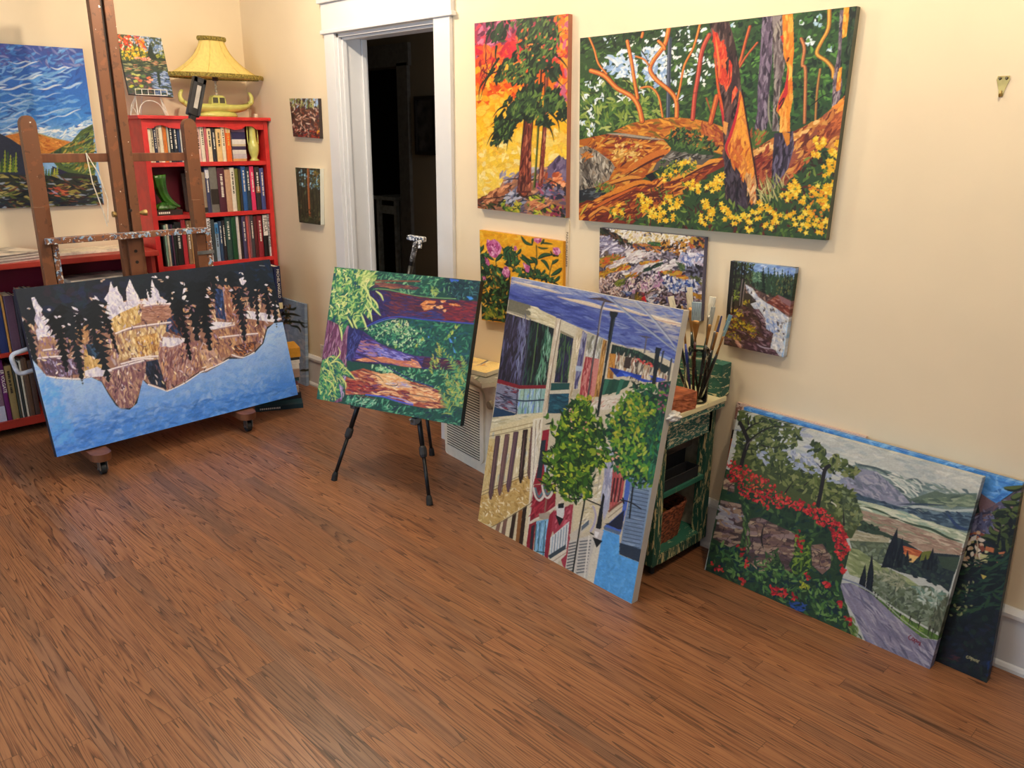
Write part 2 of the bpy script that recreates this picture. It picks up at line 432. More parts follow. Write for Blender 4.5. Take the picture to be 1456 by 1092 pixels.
top_shelf = [(118,148,176,'#f0e7d0'),(148,180,176,'#ded4b8',dict(pen='k')),(180,212,180,'#2d3450',dict(pen='w')),(212,244,168,'#c8b29c',dict(pen='k')),(244,284,150,'#efe5cc'),(284,303,150,'#d97f3f'),(303,327,155,'#e17d2e'),(327,350,180,'#b9bdae',dict(pen='k')),(350,394,150,'#1d2029',dict(pen='w')),(394,438,150,'#1c222e',dict(pen='w')),(438,470,150,'#2b3c60'),(470,500,180,'#d9d2c2'),(500,530,170,'#3c2f2c'),(530,558,190,'#d5c3a0'),
 (560,598,262,'#c8283f'),(600,634,225,'#2b2d36',dict(pen='w')),(634,680,178,'#ebc4be',dict(pen='k')),(682,722,168,'#e6dcc6',dict(pen='k')),(724,750,165,'#c5646c'),(752,796,200,'#f2e0ba',dict(pen='k')),(800,838,200,'#26272f',dict(pen='w')),(840,894,205,'#efcb8c',dict(pen='k')),(897,936,170,'#f1e5c6',dict(pen='k')),(938,990,172,'#ec681c',dict(band=(.80, .985, '#ecc7a2'), pen='y'))]
row(0, 7.28, 195, 155, lambda x: 572-(x-118)*.033, SH[0]+.0003, [(a+(560-a)*.06, b+(560-b)*.06, *e) if a < 540 else (a, b, *e) for a, b, *e in top_shelf], g1, 'top')
g2 = 'books standing on the second shelf of the red bookcase'
sec = [(622,668,630,'#ecebea'),(668,706,655,'#93816c',dict(band=(.02,.14,'#222222'))),(706,748,612,'#3c4064',dict(pen='w',band=(.78,.96,'#d9d6e0'))),(748,830,598,'#74726c',dict(band=(.18,.52,'#2c2420'),label='wide grey art book with a dark picture panel on its spine, second shelf')),(830,905,610,'#4f1d30',dict(pen='w',label='wide maroon art book on the second shelf beside the face book')),(905,965,628,'#c59d80',dict(label='book with a portrait wrapped round its spine, second shelf')),(965,1012,607,'#efe9dc',dict(pen='k')),(1014,1048,618,'#6e6f2c'),(1048,1072,622,'#343028'),(1074,1120,592,'#2a5b9e',dict(pen='w')),(1122,1162,600,'#26384c',dict(pen='w')),(1164,1208,590,'#e6356c',dict(pen='w')),(1214,1262,600,'#36292d',dict(pen='w',band=(.40,.55,'#b0694c'))),(1264,1306,612,'#46508c',dict(pen='w'))]
row(0, 7.28, 195, 155, lambda x: 1062-(x-690)*.075+(0), SH[1]+.0003, [(a+33, b+33, c, d, *e) for a, b, c, d, *e in sec], g2, 'second')
g3 = 'books standing on the third shelf of the red bookcase'
third = [(160,182,232,'#26302b'),(182,206,232,'#a4cdbd'),(206,232,222,'#e4dcbe'),(232,256,225,'#27344c'),(256,276,222,'#5b3650'),(276,300,228,'#24322e',dict(pen='w')),(300,368,200,'#1b1b1e',dict(pen='w')),(372,420,172,'#b22732'),(424,464,180,'#8a6a4c',dict(pen='w')),(466,510,180,'#b98d54'),(512,560,170,'#5c4a42'),(562,600,160,'#3a4a52')]
row(0, 7.637, 215, 290, lambda x: 668-(x-160)*.105, SH[2]+.0003, third, g3, 'third')
third2 = [(636,682,146,'#e9e3e4',dict(pen='k',title=('WATERCOLOR',.034,.55),label='white book with black capitals reading WATERCOLOR on the third shelf')),(684,722,170,'#394246'),(724,766,205,'#9db6d2',dict(band=(.72,.97,'#3f86c4'),pen='k')),(767,800,190,'#2d4668',dict(pen='w')),(802,836,180,'#29222a',dict(pen='w')),(838,900,135,'#2b4846',dict(pen='w',label='dark green-grey book with a long white title, middle of the third shelf')),(902,954,140,'#144b2c'),(956,986,110,'#d9cfca'),(988,1014,130,'#261e24'),(1016,1056,120,'#493f64',dict(pen='w')),(1060,1084,108,'#c05855'),(1084,1102,112,'#8f5a62'),(1103,1142,118,'#45464e',dict(pen='w')),(1143,1180,132,'#5d1b20'),(1182,1236,126,'#8c2030',dict(pen='w')),(1242,1292,108,'#17171b',dict(pen='k',band=(.50,.985,'#f0ece6'),title=('FRIDA',.036,.76),label='black book with white label reading FRIDA on the third shelf')),(1298,1360,88,'#f1eeec',dict(pen='k',title=('The Turning Point',.030,.60),label='tall white book titled The Turning Point at the right end of third shelf'))]
row(0, 7.637, 215, 290, lambda x: 612-(x-640)*.115, SH[2]+.0003, third2, g3, 'third', 'the easel post')
# portrait spine picture on the face book and panels
# ------------------------------------------------------------------ things on the shelves
CER = mat('chartreuse_glaze', '#cfcd70', .22, var=.06, scale=20, coat=.5)
v = thing('vase', 'slim chartreuse two-handled vase at the right end of the top shelf', 'vase', (.238, -.108, SH[0]))
bm = bmesh.new()
lathe(bm, [(.0, 0), (.032, 0), (.034, .006), (.022, .014), (.020, .022), (.030, .045), (.036, .075), (.036, .105), (.027, .125), (.023, .15), (.022, .19), (.027, .225), (.034, .236), (.030, .236), (.022, .225), (.0, .222)], 28)
mesh_obj('body', bm, CER, v, True)
for s in (-1, 1):
    bm = bmesh.new(); tube(bm, [(0, s*.026, .230), (0, s*.036, .228), (0, s*.037, .17), (0, s*.037, .12), (0, s*.034, .10)], .0045, 8); mesh_obj('handle', bm, CER, v, True)
GREEN = mat('dark_green_glaze', '#35691f', .18, var=.25, scale=12, coat=.6, col2='#1c4012')
v = thing('horn_vase', 'dark green glazed ribbed horn-shaped vase on the second shelf', 'vase', (.215, -.755, SH[1]+.034))
def sweep(bm, path, rads, n=24, ribs=0, flat=1.0):
    path = [Vector(p) for p in path]; rings = []
    for i, p in enumerate(path):
        d = (path[min(i+1, len(path)-1)]-path[max(i-1, 0)]).normalized()
        x = Vector((1, 0, 0)); y = d.cross(x).normalized()
        rings.append([bm.verts.new(p + (x*math.cos(2*PI*k/n)*flat + y*math.sin(2*PI*k/n))*rads[i]*(1+.10*math.cos(ribs*2*PI*k/n))) for k in range(n)])
    for a, b in zip(rings, rings[1:]):
        for k in range(n): bm.faces.new((a[k], a[(k+1) % n], b[(k+1) % n], b[k]))
    bm.faces.new(rings[0][::-1]); bm.faces.new(rings[-1])
bm = bmesh.new()
pp = [(-.0, -.005, .215), (0, -.003, .19), (0, -.0, .15), (0, .008, .11), (0, .025, .07), (0, .055, .04), (0, .085, .022), (0, .115, .014)]
sweep(bm, pp, [.048, .042, .038, .034, .03, .024, .016, .006], 40, 8, .8)
mesh_obj('horn', bm, GREEN, v, True)
bm = bmesh.new(); lathe(bm, [(0, 0), (.07, 0), (.075, .012), (.05, .03), (.02, .045), (0, .05)], 40, sx=.7, sy=1.0, wave=lambda a, z: 1+.08*math.cos(9*a), M=Matrix.Translation((0, .01, 0)))
mesh_obj('base', bm, GREEN, v, True)
slab('dark brown flat book under the green horn vase', None, (.155, -.73), (.20, .17, .033), 0, SH[1], '#3a2a26', pen='w')
t = thing('leaning_frame', 'dark grey-brown picture frame leaning inside the second shelf behind the easel post', 'frame', (.09, -.50, SH[1]), (0, math.radians(-4), 0))
bm = bmesh.new()
for d in ((0,.018,-.06,-.035,0,.25),(0,.018,.07,.095,0,.25),(0,.018,-.035,.07,0,.025),(0,.018,-.035,.07,.225,.25)): bx(bm, *d, bev=.003)
mesh_obj('moulding', bm, mat('frame_grey_brown', '#4a3a38', .5), t); box('backing', (.004, .008, -.035, .07, .025, .225), mat('backing_dark', '#2a2224', .6), t)
cols = [('#d8a66a',.016),('#c9c0c8',.030),('#e2ddd8',.026),('#3b2f52',.022),('#d9c9a8',.014),('#e8e4e0',.030),('#2f2c58',.046),('#8c6a8a',.022)]
z = SH[0]+.0003
for i, (c, h) in enumerate(cols):
    n = ['bottom', 'second from bottom', 'third from bottom', 'fourth from bottom', 'fourth from top', 'third from top', 'second from top', 'topmost'][i]
    slab('%s paperback in flat pile beside the chartreuse vase, %s' % (cname(c), n), 'paperbacks in a flat pile on the top shelf', (.175, -.216+rb.uniform(-.002, .002)), (.15, .096, h), 0, z, c); z += h+.0004
# blue MICHELANGELO book jutting out beside the bookcase
b = book('navy book standing upright with MICHELANGELO down its spine, right of mountain canvas', None, .47, -.150, -.105, .52, .835, '#17224f', depth=.21, pen='w', title=('MICHELANGELO', .027, .62), band=(.06, .20, '#e3d9b0'))
b2 = book('dark blue book tucked behind the MICHELANGELO book', None, .462, -.205, -.152, .52, .82, '#1f2740', depth=.2)
# stack of flat books by the corner
g = 'books stacked flat by the room corner'
st = [(.30, .26, .030, '#0f3440', None, 'w'), (.26, .21, .040, '#1a1a1e', None, None), (.24, .20, .045, '#b7a29c', None, None), (.23, .18, .024, '#5e3440', None, None), (.23, .18, .026, '#3b5a5e', None, None), (.25, .19, .055, '#a58c80', None, None), (.24, .18, .034, '#dcd8d2', None, None), (.24, .19, .020, '#d8d5d0', None, None), (.23, .18, .018, '#2c2a2a', None, None), (.24, .19, .062, '#c98f2c', None, None)]
z = 0.0
nm = ['widest at the bottom', 'black and second from bottom', 'pale pinkish brown and third from bottom', 'maroon and fourth from bottom', 'teal and middle', 'tan and fifth from top', 'white and fourth from top', 'white and third from top', 'thin black second from top', 'orange edged topmost']
for i, (l, w, h, c, ti, pn) in enumerate(st):
    cx_, cy_ = (.86, -.40) if i == 0 else (.80-.004*i, -.37+.006*i)
    slab('flat book in the corner stack behind mountain canvas, ' + nm[i], g, (cx_, cy_), (w, l, h), math.radians(-26 if i == 0 else -20+rb.uniform(-4, 4)), z, c, title=(ti, .020) if ti else None, pen=pn); z += h+.0006

# ------------------------------------------------------------------ low red case on the left
lc = thing('low_bookcase', 'low dark red bookcase under the blue sky painting, left of the tall one', 'bookcase', (0, 0, 0))
LX, LY0, LY1 = .33, -2.35, -.885
LRED = mat('low_case_red', '#a93326', .45, var=.08, scale=12)
box('top_board', (.002, LX+.03, LY0-.02, LY1+.02, .965, .998), LRED, lc, bev=.003)
for y in (LY0, -1.45, LY1-.022): box('side_panel', (.002, LX if y != -1.45 else .2, y, y+.022, .05, .966), LRED, lc)
box('back_panel', (.001, .01, LY0, LY1, .05, .966), RED2, lc)
box('shelf', (.01, LX-.003, LY0+.02, LY1-.02, .465, .487), LRED, lc); box('shelf', (.01, LX-.003, LY0+.02, LY1-.02, .052, .078), LRED, lc)
bm = bmesh.new()
pr = [(LY0, .09), (LY0, 0), (LY0+.12, 0)] + [(LY0+.12+(LY1-LY0-.24)*i/30, .045*min(1, 6*min(i/30, 1-i/30))**.5) for i in range(1, 30)] + [(LY1-.12, 0), (LY1, 0), (LY1, .09)]
prism(bm, pr[::-1], .02, basis((LX-.01, 0, 0), (0, 1, 0), (0, 0, 1), (1, 0, 0))); mesh_obj('plinth', bm, LRED, lc)
g = 'books in the low bookcase at the left edge'
def lrow(z0, spec, words, xf=.31):
    y = spec[0]
    for i, (w, h, c, kw) in enumerate(spec[1]):
        kw = dict(kw); lab = kw.pop('label', None) or '%s book on the %s shelf of the low red bookcase, %s from left' % (cname(c), words, ORD[i])
        book(lab, g, xf-rb.uniform(0, .015), y, y+w-.001, z0, z0+h, c, **kw); y += w
lrow(.0785, (-1.99, [(.05,.33,'#1d1d20',{}),(.03,.30,'#ac1f3c',dict(pen='w')),(.028,.31,'#d1aa3c',dict(pen='k',label='yellow spined book on the bottom shelf at the photo left edge')),(.052,.36,'#7b6478',dict(band=(.02,.28,'#b9bcd0'),pen='w')),(.028,.37,'#5d1c5c',dict(pen='w',title=('ER VOLGATE',.024,.66),label='purple book with white title on the bottom shelf behind white handle')),(.04,.33,'#8a7a52',dict(pen='k')),(.012,.34,'#3c4038',{}),(.012,.34,'#d9d6cc',{}),(.012,.34,'#2c3030',{}),(.014,.35,'#c9c4b4',{}),(.03,.36,'#5a4538',{}),(.03,.34,'#463632',{})]), 'bottom')
lrow(.4875, (-1.96, [(.04,.27,'#b6b2aa',{}),(.05,.30,'#20201f',{}),(.045,.29,'#562a2c',dict(pen='y')),(.022,.30,'#23262c',dict(pen='w')),(.045,.335,'#24366c',{}),(.014,.33,'#b7894c',{}),(.05,.325,'#4d3a52',{}),(.02,.32,'#2a2c3c',{}),(.03,.31,'#1c1e28',{}),(.03,.34,'#a39a8a',{}),(.025,.345,'#2b2b2f',{}),(.03,.34,'#8a1f22',{}),(.035,.33,'#cbbf9c',{})]), 'upper')
def sheets(label, name, cat, c, size, rz, z0, n, colr, group=None, top=None):
    t = thing(name, label, cat, (c[0], c[1], z0), (0, 0, rz), group)
    z = 0
    for i in range(n):
        w, l = size[0]*(1-rb.uniform(0, .06)), size[1]*(1-rb.uniform(0, .06)); h = size[2]/n
        bm = bmesh.new(); bx(bm, -w/2, w/2, -l/2, l/2, z, z+h*.93, M=Matrix.Rotation(rb.uniform(-.07, .07), 4, 'Z')); z += h
        mesh_obj('magazine' if cat != 'paper' else 'sheet', bm, top if (top and i == n-1) else cmat(colr[i % len(colr)]), t)
    return t
PRN = mat('printed_page', '#cfc3b2', .5, var=.55, scale=9, col2='#6d6a66')
sheets('fanned pile of newspapers and magazines on top of the low red case', 'magazine_pile', 'magazines', (.19, -1.70), (.30, .33, .05), .3, .998, 7, ['#cfc6bb', '#9a8f8a', '#d8cfc6', '#b1a29c'], top=PRN)
sheets('flat magazines lying under the shelf top behind the easel mast', 'magazine_pile', 'magazines', (.16, -1.22), (.25, .34, .035), .05, .82, 4, ['#bfb29a', '#96888a', '#d0c5b0'], top=PRN)
sheets('loose prints lying by the red bookcase left side', 'paper_pile', 'papers', (.17, -.99), (.22, .13, .02), .1, .835, 4, ['#cfc8b8', '#8e8a80'], top=PRN)
t = thing('canvas_board', 'blank cream board lying on the low red case behind the easel', 'board', (.14, -1.17, .998)); box('board', (-.10, .10, -.26, .26, 0, .018), mat('blank_board', '#e8dcc2', .7), t, bev=.002)
# support books so that nothing floats under the flat magazines
yy = -1.40
for i, (w, c) in enumerate([(.04,'#20242c'),(.05,'#6b2b2c'),(.045,'#2d3a44'),(.05,'#3d342c'),(.045,'#22262a'),(.05,'#50302c'),(.05,'#2c2c30'),(.045,'#4a4438'),(.04,'#33302c')]):
    book('%s book under flat magazines in low bookcase, %s along' % (cname(c), ORD[i]), g, .30, yy, yy+w-.001, .4875, .8195 if yy < -1.06 else .8345, c); yy += w
# ------------------------------------------------------------------ boat lamp
lm = thing('table_lamp', 'gondola-shaped chartreuse ceramic lamp with flared yellow shade on the red bookcase', 'lamp', (.20, -.315, BZT))
bm = bmesh.new()
sec_ = []
NB = 24
for i in range(NB+1):                            # hull stations
    u = -1+2*i/NB; y = u*.235
    w = .052*(1-abs(u)**3.0)**.8+.006
    zt = .078+.022*abs(u)**5; zb = .024+.052*abs(u)**4
    ring = []
    for k in range(9):
        a = PI*k/8
        ring.append(bm.verts.new((w*math.cos(a), y, zt-(zt-zb)*math.sin(a)**.7)))
    ring.append(bm.verts.new((-w*.8, y, zt-.006))); ring.append(bm.verts.new((w*.8, y, zt-.006)))
    sec_.append(ring)
for a, b in zip(sec_, sec_[1:]):
    n = len(a)
    for k in range(n): bm.faces.new((a[k], a[(k+1) % n], b[(k+1) % n], b[k]))
bm.faces.new(sec_[0][::-1]); bm.faces.new(sec_[-1])
for s in (-1, 1):
    tube(bm, [(0, s*.222, .085), (0, s*.240, .100), (0, s*.244, .125), (0, s*.236, .145), (0, s*.226, .160), (0, s*.236, .158)], [.017, .016, .013, .012, .009, .005], 10)
mesh_obj('hull', bm, CER, lm, True)
bm = bmesh.new(); lathe(bm, [(0, 0), (.125, 0), (.13, .01), (.12, .024), (.10, .034), (0, .036)], 48, sx=.42, wave=lambda a, z: 1+.03*math.sin(17*a+60*z)); mesh_obj('wave_base', bm, CER, lm, True)
bm = bmesh.new(); prism(bm, [(-.052, 0), (.052, 0), (.044, .045), (.030, .058), (-.030, .058), (-.044, .045)], .05, basis((-.025, 0, .075), (0, 1, 0), (0, 0, 1), (1, 0, 0)))
cabin = mesh_obj('cabin', bm, CER, lm)
for yy in (-.023, .023): box('cabin_window', (.0245, .0265, yy-.017, yy+.017, .086, .120), mat('cabin_dark', '#4a4636', .4), cabin)
bm = bmesh.new()
zs = .13
for k in range(5): lathe(bm, [(0, zs), (.007, zs+.002), (.009, zs+.010), (.006, zs+.018), (0, zs+.02)], 12); zs += .019
mesh_obj('stem', bm, mat('stem_glass', '#cfc7b4', .15, coat=.5), lm, True)
bm = bmesh.new(); lathe(bm, [(0, .222), (.018, .222), (.018, .25), (.012, .265), (0, .265)], 16); mesh_obj('socket', bm, mat('socket_brown', '#4a2418', .35), lm)
SHD = mat('lampshade_silk', '#e6cc7a', .75, var=.05, scale=90, stretch=(1, 1, .2))
SY = .315
def shade_prof(t):       # t 0 bottom .. 1 top
    return (1-t)**2.2*(.315-.125)+.125-.045*t, .245+.225*t
bm = bmesh.new(); rings = []
NT, NP = 18, 96
for inner in (0, 1):
    for i in (range(NT+1) if not inner else range(NT, -1, -1)):
        t = i/NT; r, z = shade_prof(t); r -= inner*.003
        ring = []
        for k in range(NP):
            a = 2*PI*k/NP; rr = r*(1-.016*abs(math.sin(4*a))**.7*1.0+.010*(abs(math.cos(4*a))**40))
            ring.append(bm.verts.new((rr*math.cos(a)*.52, rr*math.sin(a), z)))
        rings.append(ring)
for a, b in zip(rings, rings[1:]+rings[:1]):
    for k in range(NP): bm.faces.new((a[k], a[(k+1) % NP], b[(k+1) % NP], b[k]))
mesh_obj('lamp_shade', bm, SHD, lm, True)
BRD = mat('braid_trim', '#8c7a34', .8, var=.5, scale=130, col2='#4f441c', bump=.5)
for zz, r, hh in ((.236, .317, .026), (.462, .083, .026)):
    bm = bmesh.new(); ra = []
    for pz, pr_ in ((0, 0), (0, .006), (.3, .009), (.7, .009), (1, .006), (1, 0)):
        ra.append([bm.verts.new(((r+pr_*(1+.5*math.sin(k*1.9+pz*3)))*math.cos(2*PI*k/120)*.52, (r+pr_*(1+.5*math.sin(k*1.9+pz*3)))*math.sin(2*PI*k/120), zz+pz*hh)) for k in range(120)])
    for a, b in zip(ra, ra[1:]+ra[:1]):
        for k in range(120): bm.faces.new((a[k], a[(k+1) % 120], b[(k+1) % 120], b[k]))
    mesh_obj('braid', bm, BRD, lm)
bm = bmesh.new()
for k in range(8):
    a = 2*PI*k/8+PI/8
    pts = []
    for i in range(13):
        r, z = shade_prof(i/12); pts.append(((r*1.004)*math.cos(a)*.52, (r*1.004)*math.sin(a), z))
    tube(bm, pts, .0018, 6)
mesh_obj('shade_seam', bm, mat('seam_silk', '#d9bb64', .7), lm)
box('trinket', (-.01, .01, -.012, .012, 0, .026), mat('trinket_cream', '#e3d8bc', .5), None, bev=.004)
o = bpy.data.objects['trinket']; o.location = (.21, -.058, BZT); tag(o, 'tiny cream trinket box beside the gondola lamp on the bookcase top', 'trinket')
POND_Y = (at(184, 134, 0, .27).y+at(247, 138, 0, .27).y)/2
# small wire display easel (holds the pond canvas)
we = thing('wire_easel', 'small white wire display easel holding the pond canvas on the bookcase', 'easel', (.15, POND_Y, BZT))
WW = mat('white_wire', '#e9e4d8', .4)
bm = bmesh.new()
for s in (-1, 1):
    tube(bm, [(.09, s*.085, 0), (.055, s*.075, .11), (0, s*.05, .2)], .003, 6); tube(bm, [(.09, s*.085, 0), (.05, s*.115, 0), (.045, s*.10, .06), (.055, s*.075, .11)], .003, 6)
    tube(bm, [(.09, s*.085, 0), (.045, s*.10, .06), (.05, s*.115, 0), (.06, s*.078, .10)], .002, 6)
tube(bm, [(.078+.012*abs(math.cos(a)), .075*math.cos(a), .012+.075*math.sin(a)) for a in [PI*i/14 for i in range(15)]], .003, 6)
tube(bm, [(0, 0, .2), (-.09, 0, 0)], .003, 6); tube(bm, [(0, -.05, .2), (0, .05, .2)], .003, 6)
mesh_obj('wire_frame', bm, WW, we)
bm = bmesh.new()
x0 = .118
for (a, b) in (((-.095, .118), (.095, .118)), ((-.095, .150), (.095, .150))): tube(bm, [(x0, a[0], a[1]), (x0, b[0], b[1])], .0022, 6)
for k in range(6): y = -.095+.038*k; tube(bm, [(x0, y, .118), (x0, y, .150)], .0022, 6)
for y in (-.075, .075): tube(bm, [(x0, y, .118), (.06, y, .112)], .0022, 6)
mesh_obj('front_rail', bm, WW, we)

# ------------------------------------------------------------------ big H-frame easel
WOOD = mat('easel_wood', '#6c4229', .5, var=.22, scale=7, stretch=(3, 3, .35), bump=.15, col2='#5a3220')
PNT = bpy.data.materials.new('paint_spattered_wood'); PNT.use_nodes = True
def spatter(m, base, c1, c2, sc, th=.58):
    nt = m.node_tree; N = nt.nodes; L = nt.links; b = N['Principled BSDF']; tc = N.new('ShaderNodeTexCoord')
    prev = None
    for i, (c, off, thr, s) in enumerate(((c1, 0, th, sc), (c2, 13, th+.03, sc*1.3), ('#e8e4dc', 31, th+(.06 if th < .6 else .10), sc*1.6))):
        mp = N.new('ShaderNodeMapping'); mp.inputs['Location'].default_value = (off, off, off); L.new(tc.outputs['Object'], mp.inputs[0])
        nz = N.new('ShaderNodeTexNoise'); nz.inputs['Scale'].default_value = s; nz.inputs['Detail'].default_value = 3; L.new(mp.outputs[0], nz.inputs[0])
        gt = N.new('ShaderNodeMath'); gt.operation = 'GREATER_THAN'; gt.inputs[1].default_value = thr; L.new(nz.outputs[0], gt.inputs[0])
        mx = N.new('ShaderNodeMix'); mx.data_type = 'RGBA'; L.new(gt.outputs[0], mx.inputs[0])
        if prev is None: mx.inputs[6].default_value = (*lin(base), 1)
        else: L.new(prev, mx.inputs[6])
        mx.inputs[7].default_value = (*lin(c), 1); prev = mx.outputs[2]
    L.new(prev, b.inputs['Base Color']); b.inputs['Roughness'].default_value = .5
spatter(PNT, '#84563a', '#8fb0cf', '#4a4a5c', 38, .56)
WSP = bpy.data.materials.new('wood_few_spatters'); WSP.use_nodes = True; spatter(WSP, '#6f452b', '#7d4c2e', '#5c3824', 22, .62)
ez = thing('studio_easel', 'large brown wooden H-frame studio easel on casters behind the mountain canvas', 'easel', (.87, -1.2, 0))
MX = .0
bm = bmesh.new(); bx(bm, -.025, .020, -.062, -.008, .10, 2.52, bev=.003); mesh_obj('mast', bm, WSP, ez)
bm = bmesh.new(); bx(bm, -.025, .020, .010, .058, .10, 2.52, bev=.003); mesh_obj('mast', bm, WSP, ez)
box('mast_insert', (-.02, .0, -.010, .012, .9, 2.50), mat('mast_slot_dark', '#2a1710', .6), ez)
def post(y):
    bm = bmesh.new(); w = .036
    pts = [(-w, .10), (w, .10), (w, 1.70)] + [(w*math.cos(a), 1.735+.045*math.sin(a)) for a in [PI*i/10 for i in range(0, 11)]] + [(-w, 1.70)]
    prism(bm, pts, .05, basis((-.02, y, 0), (0, 1, 0), (0, 0, 1), (1, 0, 0)))
    mesh_obj('upright', bm, WSP, ez)
PY = (-.425, .385)
for y in PY: post(y)
box('cross_bar', (-.03, -.004, PY[0], PY[1], 1.553, 1.597), WOOD, ez, bev=.002)
box('cross_bar', (-.03, -.004, PY[0], PY[1], .45, .50), WOOD, ez, bev=.002)
box('canvas_tray', (.035, .095, PY[0]-.02, PY[1]+.01, 1.155, 1.185), PNT, ez, bev=.003)
for y in PY:
    box('tray_arm', (.031, .055, y+.012, y+.042, .78, 1.156), PNT, ez, bev=.002)
    box('strut', (.031, .060, y-.045, y+.008, .72, 1.34), WSP, ez, bev=.002)
box('lower_mast', (.021, .045, -.036, .036, .60, 1.154), WOOD, ez, bev=.002)
for z in (1.02, 1.08, 1.30):
    bm = bmesh.new(); tube(bm, [(.044, 0, z), (.047, 0, z)], .009, 12); mesh_obj('peg_hole', bm, mat('hole_dark', '#1c120d', .8), ez)
bm = bmesh.new(); tube(bm, [(.0, .058, 1.28), (.0, .085, 1.28), (0, .10, 1.28)], [.006, .016, .018], 12); tube(bm, [(0, -.062, 1.28), (0, -.08, 1.28)], [.014, .016], 12); mesh_obj('wing_knob', bm, mat('brass_knob', '#a98f5a', .35, .6), ez)
box('metal_clasp', (.060, .064, PY[1]-.05, PY[1]+.05, 1.03, 1.05), mat('clasp_steel', '#8f9498', .35, .8), ez)
bm = bmesh.new()
tube(bm, [(.0, -.17, 1.60), (.02, -.165, 1.45), (.015, -.13, 1.30), (.02, -.12, 1.22)], .003, 6); tube(bm, [(.0, -.17, 1.60), (.02, -.13, 1.50), (.02, -.10, 1.36), (.02, -.115, 1.24)], .003, 6)
mesh_obj('hanging_string', bm, mat('string_white', '#ded6c4', .8), ez)
for y, xe, xs in ((-.435, .465, -.30), (.415, .385, -.35)):
    bm = bmesh.new(); pts = [(xs, -.05), (xe-.05, -.05)] + [(xe-.05+.05*math.cos(a), .05*math.sin(a)) for a in [-PI/2+PI*i/10 for i in range(11)]] + [(xs, .05)]
    prism(bm, pts, .038, Matrix.Translation((0, y, .083))); ft = mesh_obj('foot', bm, WOOD, ez)
    for cx0 in (xe-.055, xs+.06):
        bm = bmesh.new(); tube(bm, [(cx0, y-.013, .031), (cx0, y+.013, .031)], .031, 24); wh = mesh_obj('caster', bm, mat('caster_rubber', '#1d2226', .5), ft)
        bm = bmesh.new(); bx(bm, cx0-.012, cx0+.03, y-.02, y-.016, .028, .08); bx(bm, cx0-.012, cx0+.03, y+.016, y+.02, .028, .08); bx(bm, cx0-.015, cx0+.035, y-.022, y+.022, .079, .083); tube(bm, [(cx0, y-.024, .031), (cx0, y+.024, .031)], .006, 8)
        mesh_obj('caster_fork', bm, mat('caster_steel', '#9aa0a4', .3, .9), ft)
box('base_beam', (-.05, .0, -.435, .415, .09, .15), WOOD, ez, bev=.003)
# clip light on the right upright
cl = thing('clip_light', 'black rectangular clip light standing tilted on top of the right easel post', 'lamp', (.875, -.795, 1.765), (math.radians(-17), 0, 0))
BLK = mat('black_plastic', '#17171a', .35, var=.1)
BLK2 = mat('black_plastic_dull', '#222226', .6, var=.1)
bm = bmesh.new(); bx(bm, -.02, .018, -.034, .034, .03, .245, bev=.006); mesh_obj('housing', bm, BLK, cl)
bm = bmesh.new(); bx(bm, .016, .022, -.034, -.016, .04, .24); bx(bm, .016, .022, .018, .034, .04, .24); bx(bm, .016, .022, -.034, .034, .215, .24); mesh_obj('rim', bm, BLK2, cl)
box('reflector', (.0165, .0185, -.010, .013, .075, .20), mat('reflector_grey', '#b9b4ae', .3, .3), cl)
bm = bmesh.new(); bx(bm, -.016, .016, -.016, .018, -.05, .035, bev=.004); mesh_obj('clamp', bm, BLK, cl)
# white handle behind the canvas
h = thing('cabinet_handle', 'white rounded U-shaped metal handle poking out left of the mountain canvas', 'handle', (.0, 0, 0))
bm = bmesh.new()
PT = [at(62, 488, 0, 1.02), at(30, 500, 0, 1.02), at(18, 507, 0, 1.02), at(17, 515, 0, 1.02), at(24, 528, 0, 1.02), at(32, 533, 0, 1.02), at(64, 523, 0, 1.02)]
HX = 1.02
a, b, c_, d = [at(*p, 0, HX) for p in ((66, 487), (14, 505), (26, 533), (68, 520))]
def arc_corner(p, q, r, k=5, f=.22):
    s = q+(p-q).normalized()*.03; e = q+(r-q).normalized()*.03
    return [s.lerp(q, t/k).lerp(q.lerp(e, t/k), t/k) for t in range(k+1)]
tube(bm, [a] + arc_corner(a, b, c_) + arc_corner(b, c_, d) + [d], .0115, 12)
mesh_obj('grip', bm, mat('white_enamel', '#c9d2e2', .3), h, True)

# ------------------------------------------------------------------ black tripod easel
te = thing('tripod_easel', 'black folding metal tripod easel holding the redwood canvas', 'easel', (0, 0, 0))
ALU = mat('black_aluminium', '#1b1e23', .32, .5, var=.05)
RUB = mat('black_rubber', '#15171a', .7)
GR = mat('grey_metal', '#6d737b', .35, .7)
apex = at(575, 425, 1, -.40)
feet = [Vector((2.178, -.808, .012)), Vector((2.743, -.633, .012)), Vector((2.252, -.226, .012))]
hubs = [apex+Vector((-.03, -.045, 0)), apex+Vector((.035, -.03, 0)), apex+Vector((0, .04, 0))]
for f_, hb in zip(feet, hubs):
    d = hb-f_; L_ = d.length; u = d/L_
    bm = bmesh.new()
    tube(bm, [f_+u*.01, f_+u*.24], .0095, 12); tube(bm, [f_+u*.24, f_+u*.50], .0125, 12); tube(bm, [f_+u*.50, hb], .0155, 12)
    lg = mesh_obj('leg', bm, ALU, te, True)
    bm = bmesh.new(); tube(bm, [f_-Vector((0, 0, .012)), f_+u*.02, f_+u*.035], [.016, .015, .011], 12); mesh_obj('rubber_foot', bm, RUB, lg)
    for s in (.22, .49):
        bm = bmesh.new(); tube(bm, [f_+u*s, f_+u*(s+.012), f_+u*(s+.045), f_+u*(s+.055)], [.014, .019, .019, .015], 12); mesh_obj('leg_lock', bm, BLK2, lg)
